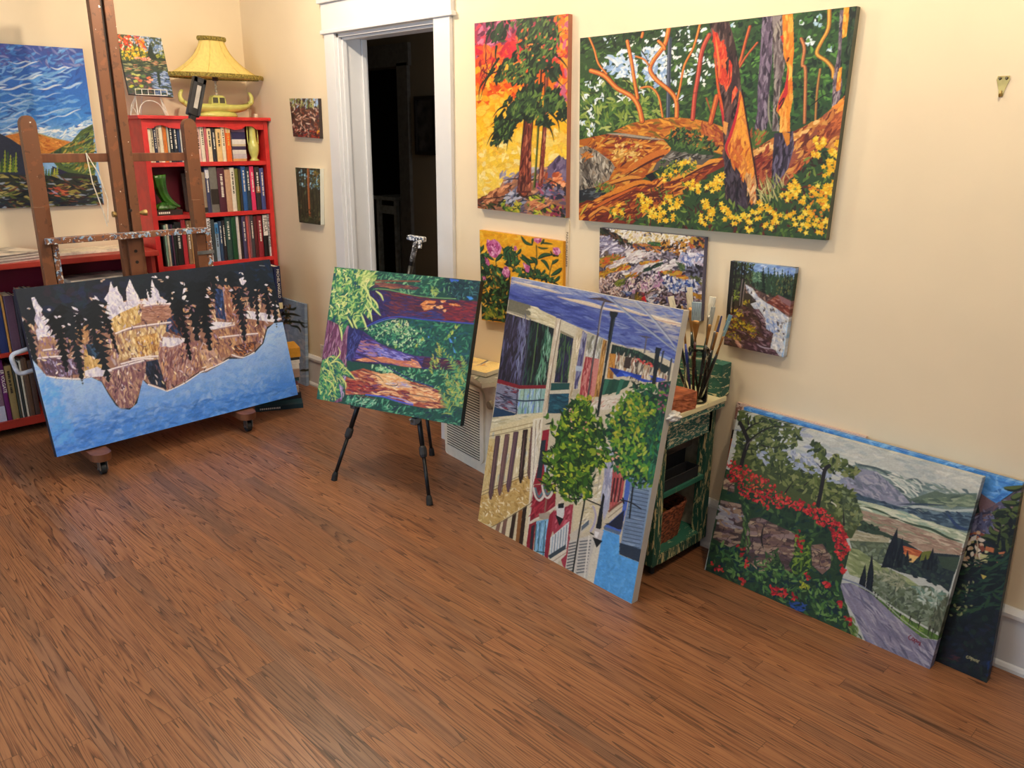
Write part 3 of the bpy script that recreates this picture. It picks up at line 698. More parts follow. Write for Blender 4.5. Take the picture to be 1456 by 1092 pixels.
for f_, hb in zip(feet[:2], hubs):
    u = (hb-f_).normalized(); p = f_+u*.41+Vector((0,.0,0))
    bm = bmesh.new(); bar(bm, p+Vector((0, .0, -.0)), p+Vector((.012, -.05, .0)), .03, .035, bev=.004); tube(bm, [p+Vector((.012, -.05, .0)), p+Vector((.016, -.065, .018))], .007, 8)
    mesh_obj('canvas_hook', bm, GR, te)
bm = bmesh.new(); bar(bm, apex+Vector((-.05, -.04, -.03)), apex+Vector((.05, -.01, -.03)), .07, .06, bev=.008); mesh_obj('hub', bm, BLK, te)
mt = at(592, 340, 1, -.30)
bm = bmesh.new(); tube(bm, [apex, apex.lerp(mt, .55)], .013, 12); tube(bm, [apex.lerp(mt, .5), mt], .0095, 12)
ml = mesh_obj('mast', bm, PNT if False else ALU, te, True)
SPK = bpy.data.materials.new('spattered_black_metal'); SPK.use_nodes = True; spatter(SPK, '#1a1b1e', '#6d6f78', '#2b2a3a', 70, .56)
SPW = bpy.data.materials.new('spattered_white_metal'); SPW.use_nodes = True; spatter(SPW, '#cfd4da', '#56617a', '#22262c', 60, .52)
bm = bmesh.new(); tube(bm, [apex.lerp(mt, .62), mt-Vector((0, 0, .01))], .0135, 12); mesh_obj('ratchet', bm, SPK, te)
bm = bmesh.new(); bar(bm, mt+Vector((-.055, -.01, .005)), mt+Vector((.05, .015, .0)), .03, .026, bev=.005); bar(bm, mt+Vector((.045, -.01, -.0)), mt+Vector((.052, -.02, -.04)), .02, .012, bev=.003); mesh_obj('top_clamp', bm, SPW, te)

# ------------------------------------------------------------------ louvred heater
CRM = mat('cream_plastic', '#e4dfd0', .45, var=.03)
PUR = 1
hx = thing('air_purifier', 'white louvred air purifier standing on the floor between two paintings', 'appliance', (2.60, -.105, 0), (0, 0, math.radians(-7)))
def rrect(w, z0, z1, r, n=6):
    pts = []
    for cx_, cz, a0 in ((w/2-r, z0+r, -PI/2), (w/2-r, z1-r, 0), (-w/2+r, z1-r, PI/2), (-w/2+r, z0+r, PI)):
        pts += [(cx_+r*math.cos(a0+PI/2*i/n), cz+r*math.sin(a0+PI/2*i/n)) for i in range(n+1)]
    return pts
PWD, PHT = .66, .50
bm = bmesh.new(); prism(bm, rrect(PWD, .015, PHT, .045), .15, basis((0, .075, 0), (1, 0, 0), (0, 0, 1), (0, -1, 0))); mesh_obj('housing', bm, CRM, hx)
bm = bmesh.new(); prism(bm, rrect(PWD-.02, .0, .06, .02), .16, basis((0, .08, 0), (1, 0, 0), (0, 0, 1), (0, -1, 0))); mesh_obj('base', bm, CRM, hx)
GX0, GX1 = -.315, .06
gf = [(x*(GX1-GX0)/.4+(GX0+GX1)/2, z) for x, z in rrect(.4, .045, .465, .05)]
bm = bmesh.new(); prism(bm, gf, .012, basis((0, -.075, 0), (1, 0, 0), (0, 0, 1), (0, -1, 0))); gr = mesh_obj('grille', bm, CRM, hx)
bm = bmesh.new(); bm2 = bmesh.new()
SL = mat('slot_dark', '#2c2620', .7)
for k in range(27):
    z = .065+k*.0143
    bx(bm, GX0+.03, GX1-.035, -.0885, -.0868, z, z+.006)
    bx(bm2, GX0+.03, GX1-.035, -.091, -.087, z+.007, z+.0135)
mesh_obj('slot', bm, SL, gr); mesh_obj('slat', bm2, CRM, gr)
bm = bmesh.new(); bx(bm, .09, .25, -.079, -.075, .10, .46, bev=.0015); pn = mesh_obj('control_panel', bm, CRM, hx)
bm = bmesh.new(); tube(bm, [(.12, -.078, .40), (.12, -.095, .40)], [.024, .021], 20); mesh_obj('knob', bm, mat('knob_grey', '#a39a86', .4), pn)
box('plug_box', (.0, .05, -.05, 0, 0, .10), mat('outlet_white', '#e8e4dc', .4), None, bev=.004)
o = bpy.data.objects['plug_box']; o.location = (2.235, .0, 0); tag(o, 'small white adapter box on the floor left of the purifier', 'adapter')

# ------------------------------------------------------------------ green distressed table
GT = bpy.data.materials.new('crackled_green_paint'); GT.use_nodes = True
def crackle(m, c1, c2, sx, thr=.5, st=(1, 1, 1), rot=(0, 0, 0), c3=None):
    nt = m.node_tree; N = nt.nodes; L = nt.links; b = N['Principled BSDF']; tc = N.new('ShaderNodeTexCoord')
    mp = N.new('ShaderNodeMapping'); mp.inputs['Scale'].default_value = st; mp.inputs['Rotation'].default_value = rot; L.new(tc.outputs['Object'], mp.inputs[0])
    nz = N.new('ShaderNodeTexNoise'); nz.inputs['Scale'].default_value = sx; nz.inputs['Detail'].default_value = 6; nz.inputs['Roughness'].default_value = .68; nz.inputs['Distortion'].default_value = .8; L.new(mp.outputs[0], nz.inputs[0])
    mr = N.new('ShaderNodeMapRange'); mr.inputs[1].default_value = thr-.015; mr.inputs[2].default_value = thr+.015; L.new(nz.outputs[0], mr.inputs[0])
    mx = N.new('ShaderNodeMix'); mx.data_type = 'RGBA'; L.new(mr.outputs[0], mx.inputs[0]); mx.inputs[6].default_value = (*lin(c1), 1); mx.inputs[7].default_value = (*lin(c2), 1)
    L.new(mx.outputs[2], b.inputs['Base Color']); b.inputs['Roughness'].default_value = .6
    bp = N.new('ShaderNodeBump'); bp.inputs['Strength'].default_value = .5; bp.inputs['Distance'].default_value = .002; L.new(mr.outputs[0], bp.inputs['Height']); L.new(bp.outputs[0], b.inputs['Normal'])
    return m
crackle(GT, '#1f5a4c', '#d9cda2', 16, .58, (1, 1.0, 4.5))
GTX = crackle(bpy.data.materials.new('crackled_apron'), '#2c6a60', '#e0d6b0', 22, .47, (1, 1.2, 3.5), ) if False else None
GA = bpy.data.materials.new('crackled_apron'); GA.use_nodes = True; crackle(GA, '#2b6a62', '#d4cba8', 34, .53, (1, 1.0, 3.0))
GP = bpy.data.materials.new('crackled_post'); GP.use_nodes = True; crackle(GP, '#1f5242', '#cfc08c', 24, .55, (3.2, 3.2, .5))
GS = bpy.data.materials.new('green_shelf_paint'); GS.use_nodes = True; crackle(GS, '#2a6b57', '#c9c79c', 26, .62, (2.5, .6, 1))
CT = bpy.data.materials.new('cream_worn_top'); CT.use_nodes = True; crackle(CT, '#eadfb2', '#c2bd90', 14, .66, (1, 1, 1))
tb = thing('side_table', 'distressed green and cream painted table with open shelves behind the street canvas', 'table', (3.89, -.03, 0))
TX0, TY0, TT = -.82, -.385, .70
box('table_top', (TX0-.02, .042, TY0-.03, .0, TT-.022, TT), CT, tb, bev=.003)
bm = bmesh.new(); bx(bm, -.022, 0, TY0+.04, -.03, TT-.155, TT-.023); mesh_obj('apron', bm, GA, tb)
bm = bmesh.new(); bx(bm, TX0, 0, TY0, TY0+.02, TT-.155, TT-.023); mesh_obj('apron', bm, GA, tb)
box('table_edge', (-.016, .036, TY0-.025, .0, TT-.045, TT-.0225), GA, tb)
for x in (-.045, TX0):
    for y in (TY0, -.05): box('leg', (x, x+.045, y, y+.05, .0 if x < -.5 else .05, TT-.023), GP, tb, bev=.003)
box('shelf', (TX0+.01, -.004, TY0+.01, -.012, .065, .09), GS, tb, bev=.002)
box('shelf_lip', (-.006, .002, TY0+.045, -.045, .05, .092), GP, tb)
box('shelf', (TX0+.01, -.004, TY0+.01, -.012, .335, .355), GS, tb, bev=.002)
box('rear_board', (TX0+.02, -.045, -.012, -.004, .09, TT-.03), mat('table_back_beige', '#b3a488', .7), tb)
for x in (-.045, TX0): 
    for y in (TY0+.025, -.03):
        bm = bmesh.new(); tube(bm, [(x+.012, y+.02, 0), (x+.012, y+.02, .05)], .012, 12); mesh_obj('caster', bm, RUB, tb)
# under the table: black box with wooden lid, wire tray, wicker basket
bxh = thing('storage_box', 'black box with rustic wooden lid on the table middle shelf', 'box', (3.735, -.24, .355))
box('body', (-.10, .075, -.125, .13, .0, .115), mat('matte_black', '#16171a', .6), bxh, bev=.003); box('lid', (-.12, .09, -.135, .15, .116, .160), mat('rustic_wood', '#54463a', .7, var=.35, scale=9, stretch=(4, 1, 4)), bxh, bev=.004)
box('paper_label', (.0755, .0765, -.10, -.035, .03, .085), mat('label_paper', '#ddd9cf', .7), bxh)
wt = thing('wire_tray', 'black mesh tray in front of the black box on the middle shelf', 'tray', (3.845, -.24, .355))
bm = bmesh.new(); bx(bm, -.028, .03, -.125, .13, 0, .004)
for s in (-.028, .03): bx(bm, s-.001, s+.001, -.125, .13, 0, .045)
for s in (-.125, .13): bx(bm, -.028, .03, s-.001, s+.001, 0, .045)
tube(bm, [(-.03, -.125, .046), (.032, -.125, .046), (.032, .13, .046), (-.03, .13, .046), (-.03, -.125, .046)], .003, 6)
mesh_obj('tray_body', bm, BLK2, wt)
WK = mat('wicker', '#8a4a2c', .7, var=.5, scale=60, col2='#3f1c10', stretch=(1, 1, 3), bump=.8)
bk = thing('wicker_basket', 'brown wicker basket of supplies on the table bottom shelf', 'basket', (3.76, -.24, .09))
bm = bmesh.new(); rings = []
for i in range(13):
    z = .15*i/12; g_ = .8+.2*i/12
    rings.append([])
    for k in range(64):
        a = 2*PI*k/64; ca, sa = math.cos(a), math.sin(a)
        q = (abs(ca)**4+abs(sa)**4)**-.25
        r = 1+.02*(1 if (k//2+i) % 2 else -1)
        rings[-1].append(bm.verts.new((.10*g_*q*ca*r, .125*g_*q*sa*r, z)))
ri = [[bm.verts.new((v.co.x*.93, v.co.y*.95, v.co.z)) for v in r] for r in rings[::-1]]
al = rings+ri[:-1]
for a, b in zip(al, al[1:]):
    for k in range(64): bm.faces.new((a[k], a[(k+1) % 64], b[(k+1) % 64], b[k]))
bm.faces.new(rings[0][::-1]); bm.faces.new(al[-1])
mesh_obj('basket_body', bm, WK, bk)
bm = bmesh.new(); pts = []
for k in range(65):
    a = 2*PI*k/64; ca, sa = math.cos(a), math.sin(a); q = (abs(ca)**4+abs(sa)**4)**-.25; pts.append((.098*q*ca, .123*q*sa, .152+.003*math.sin(k*1.6)))
tube(bm, pts, .007, 8); mesh_obj('rim', bm, WK, bk)
sb = thing('snack_bag', 'crumpled yellow and black bag inside the wicker basket', 'bag', (3.75, -.23, .115))
def crumple(bm, rx, ry, rz, seed, amp=.25, n=3):
    bmesh.ops.create_icosphere(bm, subdivisions=n, radius=1)
    r_ = random.Random(seed); fr = [(Vector((r_.uniform(-4, 4), r_.uniform(-4, 4), r_.uniform(-4, 4))), r_.uniform(0, 6)) for _ in range(6)]
    for v in bm.verts:
        d = v.co.copy(); s = 1+amp*sum(abs(math.sin(f.dot(d)+p))-.5 for f, p in fr)/3
        v.co = Vector((d.x*rx*s, d.y*ry*s, d.z*rz*s+rz))
bm = bmesh.new(); crumple(bm, .05, .065, .05, 3); mesh_obj('bag_body', bm, mat('bag_yellow', '#b89a1c', .35, var=.6, scale=9, col2='#23241c'), sb)
for i, (x, y, c, nme) in enumerate(((3.81, -.32, '#c9c8c2', 'white plastic'), (3.81, -.165, '#7f8a3c', 'olive'))):
    o = None
    bm = bmesh.new(); crumple(bm, .025, .03, .03, 9+i); o = mesh_obj('supply_pouch', bm, mat('pouch%d' % i, c, .4), None); o.location = (x, y, .135); tag(o, nme+' pouch tucked in the wicker basket', 'pouch')
# ------------------------------------------------------------------ on the table
def on_z(px, py, z=TT): return at(px, py, 2, z)
bt = thing('book', 'green distressed wooden block standing against the wall on the table', 'block', (3.80, -.032, TT))
bt.name = 'painted_wood_block'
bm = bmesh.new(); bx(bm, -.32, .125, -.04, .028, 0, .135, bev=.002); mesh_obj('block', bm, GT, bt)
# brick coloured easel base with canvas boards
rb_ = thing('brick_block', 'rough terracotta paint-chipped block on the table by the brush jar', 'block', (3.85, -.33, TT), (0, 0, math.radians(-3)))
bm = bmesh.new()
bmesh.ops.create_cube(bm, size=1); bmesh.ops.subdivide_edges(bm, edges=bm.edges[:], cuts=10, use_grid_fill=True)
r_ = random.Random(5)
for v in bm.verts: v.co = Vector((v.co.x*.16+r_.uniform(-.0022, .0022), v.co.y*.16+r_.uniform(-.0022, .0022), (v.co.z+.5)*.068+(r_.uniform(-.002, .002) if v.co.z > -.49 else 0)))
mesh_obj('block', bm, mat('terracotta', '#a8603c', .8, var=.35, scale=25, col2='#8a4a30', bump=.6), rb_)
tr = thing('mini_easel', 'small black mini easel with pale landscape print standing on the terracotta block', 'easel', (3.85, -.33, TT+.072))
bm = bmesh.new()
for d in ((.03, -.035, 0), (-.03, -.02, 0), (0, .05, 0)): tube(bm, [d, (0, 0, .10)], .0035, 6)
mesh_obj('legs', bm, BLK, tr)
box('print', (-.035, .045, -.022, -.019, .03, .085), mat('pale_print', '#c9a78c', .6, var=.5, scale=20, col2='#5c5148'), tr)
# rag
o = None
bm = bmesh.new(); crumple(bm, .022, .028, .017, 21, .5, 4); o = mesh_obj('paper_towel', bm, mat('tissue', '#dcd9d2', .8), None); p = on_z(957, 603); o.location = (p.x-.02, p.y+.03, TT); tag(o, 'crumpled white paper towel on the front corner of the table', 'paper towel')
# jar of brushes
GLS = bpy.data.materials.new('clear_glass'); GLS.use_nodes = True
b_ = GLS.node_tree.nodes['Principled BSDF']; b_.inputs['Transmission Weight'].default_value = 1; b_.inputs['Roughness'].default_value = .03; b_.inputs['IOR'].default_value = 1.25; b_.inputs['Base Color'].default_value = (.88, .9, .88, 1)
JC = Vector((3.882, -.185, TT))
jr = thing('glass_jar', 'clear glass jar full of paint brushes on the green table', 'jar', JC)
bm = bmesh.new()
out = [(0, 0), (.038, 0), (.043, .006), (.043, .105), (.040, .118), (.034, .128), (.033, .136), (.037, .139), (.037, .146), (.034, .149), (.036, .153), (.036, .160), (.033, .163)]
inn = [(.030, .163), (.030, .128), (.036, .116), (.040, .104), (.040, .008), (0, .006)]
lathe(bm, [(r*1.12, z*1.35) for r, z in out+inn], 40); mesh_obj('glass', bm, GLS, jr, True)
HK = mat('brush_handle_black', '#141a1c', .25, coat=.4); HG = mat('brush_handle_green', '#143028', .25, coat=.4); HRD = mat('brush_handle_maroon', '#4a1a1e', .25, coat=.4); HBL = mat('brush_handle_blue', '#2a3a8c', .25, coat=.4)
FER = mat('brush_ferrule', '#b98a50', .35, .7); FER2 = mat('brush_ferrule_steel', '#a9a49a', .3, .85)
brs = [  # dx, dy, lean x, lean y, length, flat w, bristle colour, handle, name
 (-.018,.0,-.045,-.01,.235,.022,'#e4dcc2',HK,'flat brush with cream bristles, leftmost in the jar'),
 (-.012,.012,-.020,.02,.250,.020,'#ddd2b4',HG,'flat brush with cream bristles, second from the left in the jar'),
 (-.005,-.01,.0,-.02,.260,.034,'#9fb4be',HRD,'wide flat brush with grey-blue bristles in the jar'),
 (.004,.01,.018,.02,.272,.024,'#ece4cc',HG,'tall flat brush with clean cream bristles in the jar'),
 (.012,-.008,.040,-.01,.255,.016,'#b9bcb2',HK,'narrow brush with pale grey bristles in the jar'),
 (.016,.004,.058,.0,.235,.010,'#5a5a86',HK,'small brush with violet paint on its bristles in the jar'),
 (.02,.012,.072,.02,.240,.014,'#6f9ab0',HG,'brush with sky blue bristles near the right of the jar'),
 (.022,-.004,.090,-.01,.235,.008,'#8fb3b8',HK,'thin brush with pale teal bristles, rightmost in the jar'),
 (-.008,-.018,-.01,-.03,.215,.010,'#c79a5c',HBL,'short blue handled brush at the jar front'),
 (.008,.018,.03,.035,.225,.012,'#cfa766',HRD,'small brush with tan bristles at the back of the jar'),
 (-.02,-.012,-.07,-.02,.225,.020,'#dcae9c',HK,'flat brush with pink stained bristles leaning left in the jar'),
 (.0,.02,-.035,.03,.24,.016,'#c9c0a2',HG,'brush with beige bristles leaning back left in the jar')]
for i, (dx, dy, lx, ly, ln, fw, bc_, hm, nm_) in enumerate(brs):
    lx, ln = (lx*2-.03 if lx < -.005 else lx*1.2), ln*(1.74 if lx < -.005 else 1.5); base = JC+Vector((dx, dy, .012)); tip = base+Vector((lx, ly, math.sqrt(max(.01, ln*ln-lx*lx-ly*ly)))); u = (tip-base).normalized()
    t = thing('paint_brush', nm_, 'brush', base, group='paint brushes in the glass jar')
    q = Vector((0, 0, 1)).rotation_difference(u); t.rotation_mode = 'QUATERNION'
    wq = Matrix.Rotation(math.radians(32+rb.uniform(-22, 22)), 4, 'Z').to_quaternion(); t.rotation_quaternion = q @ wq
    bm = bmesh.new(); hl = ln*.60
    tube(bm, [(0, 0, 0), (0, 0, hl*.35), (0, 0, hl*.8), (0, 0, hl)], [.003, .0055, .0068, .0042], 10); mesh_obj('handle', bm, hm, t, True)
    bm = bmesh.new(); lathe(bm, [(0, hl-.004), (.0042, hl-.004), (.0042, hl+.012), (fw*.42, ln*.78), (fw*.45, ln*.82), (0, ln*.82)], 16, sy=1 if fw < .01 else .45); mesh_obj('ferrule', bm, FER if i % 3 else FER2, t, True)
    bm = bmesh.new()
    w_ = fw/2; th_ = max(.0025, fw*.16)
    vs = bx(bm, -w_, w_, -th_, th_, ln*.815, ln, bev=.001)
    for v in bm.verts:
        if v.co.z > ln*.9: v.co.x *= 1.06 if fw > .012 else .6
    mesh_obj('bristles', bm, mat('bristle'+bc_.strip('#'), bc_, .8, var=.25, scale=300, stretch=(3, 3, .1)), t)
# paint stirrer hanging on the wall
rl = thing('paint_stir_stick', 'pale wooden stick printed PAINT WALLPAPER hanging between two wall paintings', 'stick', (3.018, 0, 1.0))
STK = mat('stick_wood', '#e2cfae', .6, var=.08, scale=6, stretch=(4, 1, .3))
bm = bmesh.new(); prism(bm, [(-.013, 0), (.013, 0), (.013, .322)]+[(.013*math.cos(a), .322+.012*math.sin(a)) for a in [PI*i/8 for i in range(1, 8)]]+[(-.013, .322)], .005, basis((0, 0, 0), (1, 0, 0), (0, 0, 1), (0, -1, 0)))
mesh_obj('stick', bm, STK, rl)
text('lettering', 'PAINT-WALLPAPER', .019, basis((0, -.0056, .195), (0, 0, -1), (1, 0, 0), (0, -1, 0)), mat('stick_ink', '#6a5542', .6), rl)
# ------------------------------------------------------------------ painted canvases
def hom(src, dst):
    A, B = [], []
    for (x, y), (u, v) in zip(src, dst):
        A.append([x, y, 1, 0, 0, 0, -u*x, -u*y]); B.append(u)
        A.append([0, 0, 0, x, y, 1, -v*x, -v*y]); B.append(v)
    return np.append(np.linalg.solve(np.array(A, float), np.array(B, float)), 1).reshape(3, 3)
def project(p):
    q = CM @ (np.array(p, float)-np.array(CAM)); return FOC*q[0]/q[2]+728, FOC*q[1]/q[2]+546
class Art:
    """a painting: colour strokes laid on a pixel grid of the canvas itself.
    Strokes are typed in sketch coordinates (a zoomed sketch of the canvas) and carried to the canvas by a homography."""
    def __init__(s, corners, W, H, bg, seed=1):   # corners BL BR TR TL in world, W H in cells
        src = [project(c) for c in corners]
        s.Hm = hom(src, [(0, 0), (W, 0), (W, H), (0, H)]); s.W, s.H = W, H
        s.im = np.zeros((H, W, 3)); s.im[:] = lin(bg); s.rnd = random.Random(seed); s.f = (0, 0, 1)
        e = [math.dist(src[i], src[(i+1) % 4]) for i in range(4)]
        s.k = .5*(W/((e[0]+e[2])/2)+H/((e[1]+e[3])/2))
    def z(s, ox, oy, sc): s.f = (ox, oy, sc)
    def T(s, pts):
        ox, oy, sc = s.f; P = np.array(pts, float).reshape(-1, 2)/sc+np.array([ox, oy])
        q = np.c_[P, np.ones(len(P))] @ s.Hm.T; return q[:, :2]/q[:, 2:]
    def _put(s, x0, y0, a, c):
        h, w = a.shape; s.im[y0:y0+h, x0:x0+w] = s.im[y0:y0+h, x0:x0+w]*(1-a[..., None])+np.asarray(c)*a[..., None]
    def mask(s, pts):
        P = s.T(pts); x0 = max(0, int(P[:, 0].min())-1); x1 = min(s.W, int(P[:, 0].max())+2); y0 = max(0, int(P[:, 1].min())-1); y1 = min(s.H, int(P[:, 1].max())+2)
        if x1 <= x0 or y1 <= y0: return None
        a = np.zeros((y1-y0, x1-x0))
        for sx, sy in ((.25, .25), (.75, .25), (.25, .75), (.75, .75)):
            X, Y = np.meshgrid(np.arange(x0, x1)+sx, np.arange(y0, y1)+sy); ins = np.zeros(X.shape, bool)
            for (ax, ay), (bx_, by) in zip(P, np.roll(P, -1, 0)):
                if ay == by: continue
                cnd = ((ay > Y) != (by > Y)); ins ^= cnd & (X < (bx_-ax)*(Y-ay)/(by-ay)+ax)
            a += ins*.25
        return x0, y0, a
    def poly(s, pts, col, a=1.0):
        m = s.mask(pts)
        if m: s._put(m[0], m[1], m[2]*a, lin(col))
    def _stroke(s, P, w, col, tip=0, a=1.0):
        P = np.asarray(P); pad = w/2+1
        x0 = max(0, int(P[:, 0].min()-pad)); x1 = min(s.W, int(P[:, 0].max()+pad)+1); y0 = max(0, int(P[:, 1].min()-pad)); y1 = min(s.H, int(P[:, 1].max()+pad)+1)
        if x1 <= x0 or y1 <= y0: return
        X, Y = np.meshgrid(np.arange(x0, x1)+.5, np.arange(y0, y1)+.5); al = np.zeros(X.shape); n = len(P)-1
        for i in range(n):
            ax, ay = P[i]; dx, dy = P[i+1]-P[i]; L2 = dx*dx+dy*dy+1e-9
            t = np.clip(((X-ax)*dx+(Y-ay)*dy)/L2, 0, 1); d = np.hypot(X-ax-t*dx, Y-ay-t*dy)
            ww = w/2
            if tip: g = (i+t)/n; ww = w/2*np.clip(1-np.abs(2*g-1)**2.2 if tip == 1 else 1-g*.95, 0, 1)
            al = np.maximum(al, np.clip(ww-d+.5, 0, 1))
        s._put(x0, y0, al*a, col)
    def line(s, pts, col, w, tip=0, a=1.0, smooth=True):
        P = s.T(pts)
        if smooth and len(P) > 2:
            Q = []
            for i in range(len(P)-1):
                p0, p1, p2, p3 = P[max(i-1, 0)], P[i], P[i+1], P[min(i+2, len(P)-1)]
                for t in (0, .25, .5, .75): Q.append(.5*((2*p1)+(-p0+p2)*t+(2*p0-5*p1+4*p2-p3)*t*t+(-p0+3*p1-3*p2+p3)*t**3))
            Q.append(P[-1]); P = np.array(Q)
        s._stroke(P, w/s.f[2]*s.k, lin(col), tip, a)
    def strokes(s, region, n, cols, ln, w, ang=0, var=20, tip=1, jit=.12, a=1.0, curve=.15, clip=False):
        """n strokes starting inside region; ang in degrees on the sketch, y down"""
        R = np.array(region, float).reshape(-1, 2); x0, y0 = R.min(0); x1, y1 = R.max(0); r = s.rnd
        cols = [lin(c) for c in (cols if isinstance(cols, list) else [cols])]; k = 0; tries = 0
        keep = s.im.copy() if clip else None
        while k < n and tries < n*30:
            tries += 1; x, y = r.uniform(x0, x1), r.uniform(y0, y1); ins = False
            for (ax, ay), (bx_, by) in zip(R, np.roll(R, -1, 0)):
                if (ay > y) != (by > y) and x < (bx_-ax)*(y-ay)/(by-ay)+ax: ins = not ins
            if not ins: continue
            k += 1; th = math.radians((ang(x, y) if callable(ang) else ang)+r.gauss(0, var)); L = ln*r.uniform(.6, 1.35); ww = w*r.uniform(.6, 1.35)
            dx, dy = math.cos(th)*L/2, math.sin(th)*L/2; b = curve*L*r.uniform(-1, 1)
            P = s.T([(x-dx, y-dy), (x-dy/L*b*2, y+dx/L*b*2), (x+dx, y+dy)])
            j = 1+r.uniform(-jit, jit); c = [min(1, v*j) for v in r.choice(cols)]
            s._stroke(P, ww/s.f[2]*s.k, c, tip, a)
        if clip:
            m = s.mask(region); fm = np.zeros((s.H, s.W, 1))
            if m: fm[m[1]:m[1]+m[2].shape[0], m[0]:m[0]+m[2].shape[1], 0] = m[2]
            s.im = s.im*fm+keep*(1-fm)
    def grad(s, region, cols, p, q):
        """blend of paints mixed from p to q (sketch coordinates)"""
        m = s.mask(region)
        if not m: return
        x0, y0, al = m; h, w = al.shape; X, Y = np.meshgrid(np.arange(x0, x0+w)+.5, np.arange(y0, y0+h)+.5)
        a, b = s.T([p, q]); d = b-a; t = np.clip(((X-a[0])*d[0]+(Y-a[1])*d[1])/(d@d), 0, 1)*(len(cols)-1)
        C_ = np.array([lin(c) for c in cols]); i = np.minimum(t.astype(int), len(cols)-2); f = (t-i)[..., None]
        s.im[y0:y0+h, x0:x0+w] = s.im[y0:y0+h, x0:x0+w]*(1-al[..., None])+(C_[i]*(1-f)+C_[i+1]*f)*al[..., None]
    def canopy(s, region, n, dark, light, ln, w, ang=90, var=40):
        s.strokes(region, n, dark, ln, w, ang, var); s.strokes(region, int(n*.6), light, ln*.8, w*.75, ang, var)
CV = bpy.data.materials.new('oil_paint_on_canvas'); CV.use_nodes = True
def canvas_mat():
    nt = CV.node_tree; N = nt.nodes; L = nt.links; b = N['Principled BSDF']
    at_ = N.new('ShaderNodeAttribute'); at_.attribute_name = 'paint'
    L.new(at_.outputs['Color'], b.inputs['Base Color']); b.inputs['Roughness'].default_value = .5; b.inputs['Specular IOR Level'].default_value = .3
    tc = N.new('ShaderNodeTexCoord'); nz = N.new('ShaderNodeTexNoise'); nz.inputs['Scale'].default_value = 70; nz.inputs['Detail'].default_value = 3; L.new(tc.outputs['Object'], nz.inputs[0])
    bw = N.new('ShaderNodeRGBToBW'); L.new(at_.outputs['Color'], bw.inputs[0])
    ad = N.new('ShaderNodeMath'); ad.operation = 'ADD'; L.new(nz.outputs[0], ad.inputs[0]); L.new(bw.outputs[0], ad.inputs[1])
    bp = N.new('ShaderNodeBump'); bp.inputs['Strength'].default_value = .35; bp.inputs['Distance'].default_value = .0015
    L.new(ad.outputs[0], bp.inputs['Height']); L.new(bp.outputs[0], b.inputs['Normal'])
canvas_mat()
def canvas(art, corners, thick, edge, label, gain=1.0, name='painting', group=None, back='#cbbb98', noise=.05):
    """stretched canvas: front grid, four side strips and a back, all one mesh"""
    BL, BR_, TR, TL = [Vector(c) for c in corners]; W, H = art.W, art.H
    rs = np.random.RandomState(len(label)); im = art.im
    nz = rs.randn(H, W); nz = (nz+np.roll(nz, 1, 0)+np.roll(nz, 1, 1)+np.roll(nz, -1, 1))/2
    im = np.clip(im*(1+noise*nz[..., None])*np.array(gain), 0, .95)
    org = (BL+BR_)/2
    u = np.linspace(0, 1, W); v = np.linspace(0, 1, H); U, V = np.meshgrid(u, v)
    co = [(np.array(BL-org)[i]*(1-U)*(1-V)+np.array(BR_-org)[i]*U*(1-V)+np.array(TR-org)[i]*U*V+np.array(TL-org)[i]*(1-U)*V).ravel() for i in range(3)]
    co = np.stack(co, 1); nrm = np.array((BR_-BL).cross(TL-BL).normalized())
    idx = np.arange(W*H).reshape(H, W)
    F = [np.stack([idx[:-1, :-1].ravel(), idx[:-1, 1:].ravel(), idx[1:, 1:].ravel(), idx[1:, :-1].ravel()], 1)]
    cols = [im.reshape(-1, 3)]; vs = [co]; nb = W*H
    per = np.concatenate([idx[0, :], idx[1:, -1], idx[-1, -2::-1], idx[-2:0:-1, 0]]); n = len(per)
    ec = np.clip(im.reshape(-1, 3)[per]*.85, 0, 1) if edge == 'wrap' else np.tile(np.array(lin(edge))*gain, (n, 1))
    r0 = nb+np.arange(n); r1 = r0+n; vs += [co[per], co[per]-nrm*thick]; cols += [ec, ec]
    nx = np.roll(np.arange(n), -1); F.append(np.stack([r0[nx], r0, r1, r1[nx]], 1))
    b0 = nb+2*n; cc = co[[idx[0, 0], idx[0, -1], idx[-1, -1], idx[-1, 0]]]-nrm*thick; vs.append(cc); cols.append(np.tile(lin(back), (4, 1))); F.append(np.array([[b0+3, b0+2, b0+1, b0]]))
    co = np.concatenate(vs); F = np.concatenate(F); cl = np.concatenate(cols)
    me = bpy.data.meshes.new(name); me.vertices.add(len(co)); me.vertices.foreach_set('co', co.ravel().astype(np.float32))
    me.loops.add(F.size); me.loops.foreach_set('vertex_index', F.ravel().astype(np.int32)); me.polygons.add(len(F)); me.polygons.foreach_set('loop_start', (np.arange(len(F))*4).astype(np.int32))
    me.update(calc_edges=True)
    at_ = me.color_attributes.new('paint', 'FLOAT_COLOR', 'POINT'); at_.data.foreach_set('color', np.c_[cl, np.ones(len(cl))].ravel().astype(np.float32))
    me.materials.append(CV); o = bpy.data.objects.new(name, me); o.location = org; C.objects.link(o)
    return tag(o, label, 'painting', group)
def lean(x, y, th, W, tilt, H, z0=0.0):
    th, tilt = math.radians(th), math.radians(tilt); u = Vector((math.cos(th), math.sin(th), 0)); n = Vector((math.sin(th), -math.cos(th), 0)); up = Vector((0, 0, 1))*math.cos(tilt)-n*math.sin(tilt); p = Vector((x, y, z0))
    return [p, p+u*W, p+u*W+up*H, p+up*H]
def wallq(x0, x1, z0, z1, d=.038): return [Vector((x0, -d, z0)), Vector((x1, -d, z0)), Vector((x1, -d, z1)), Vector((x0, -d, z1))]
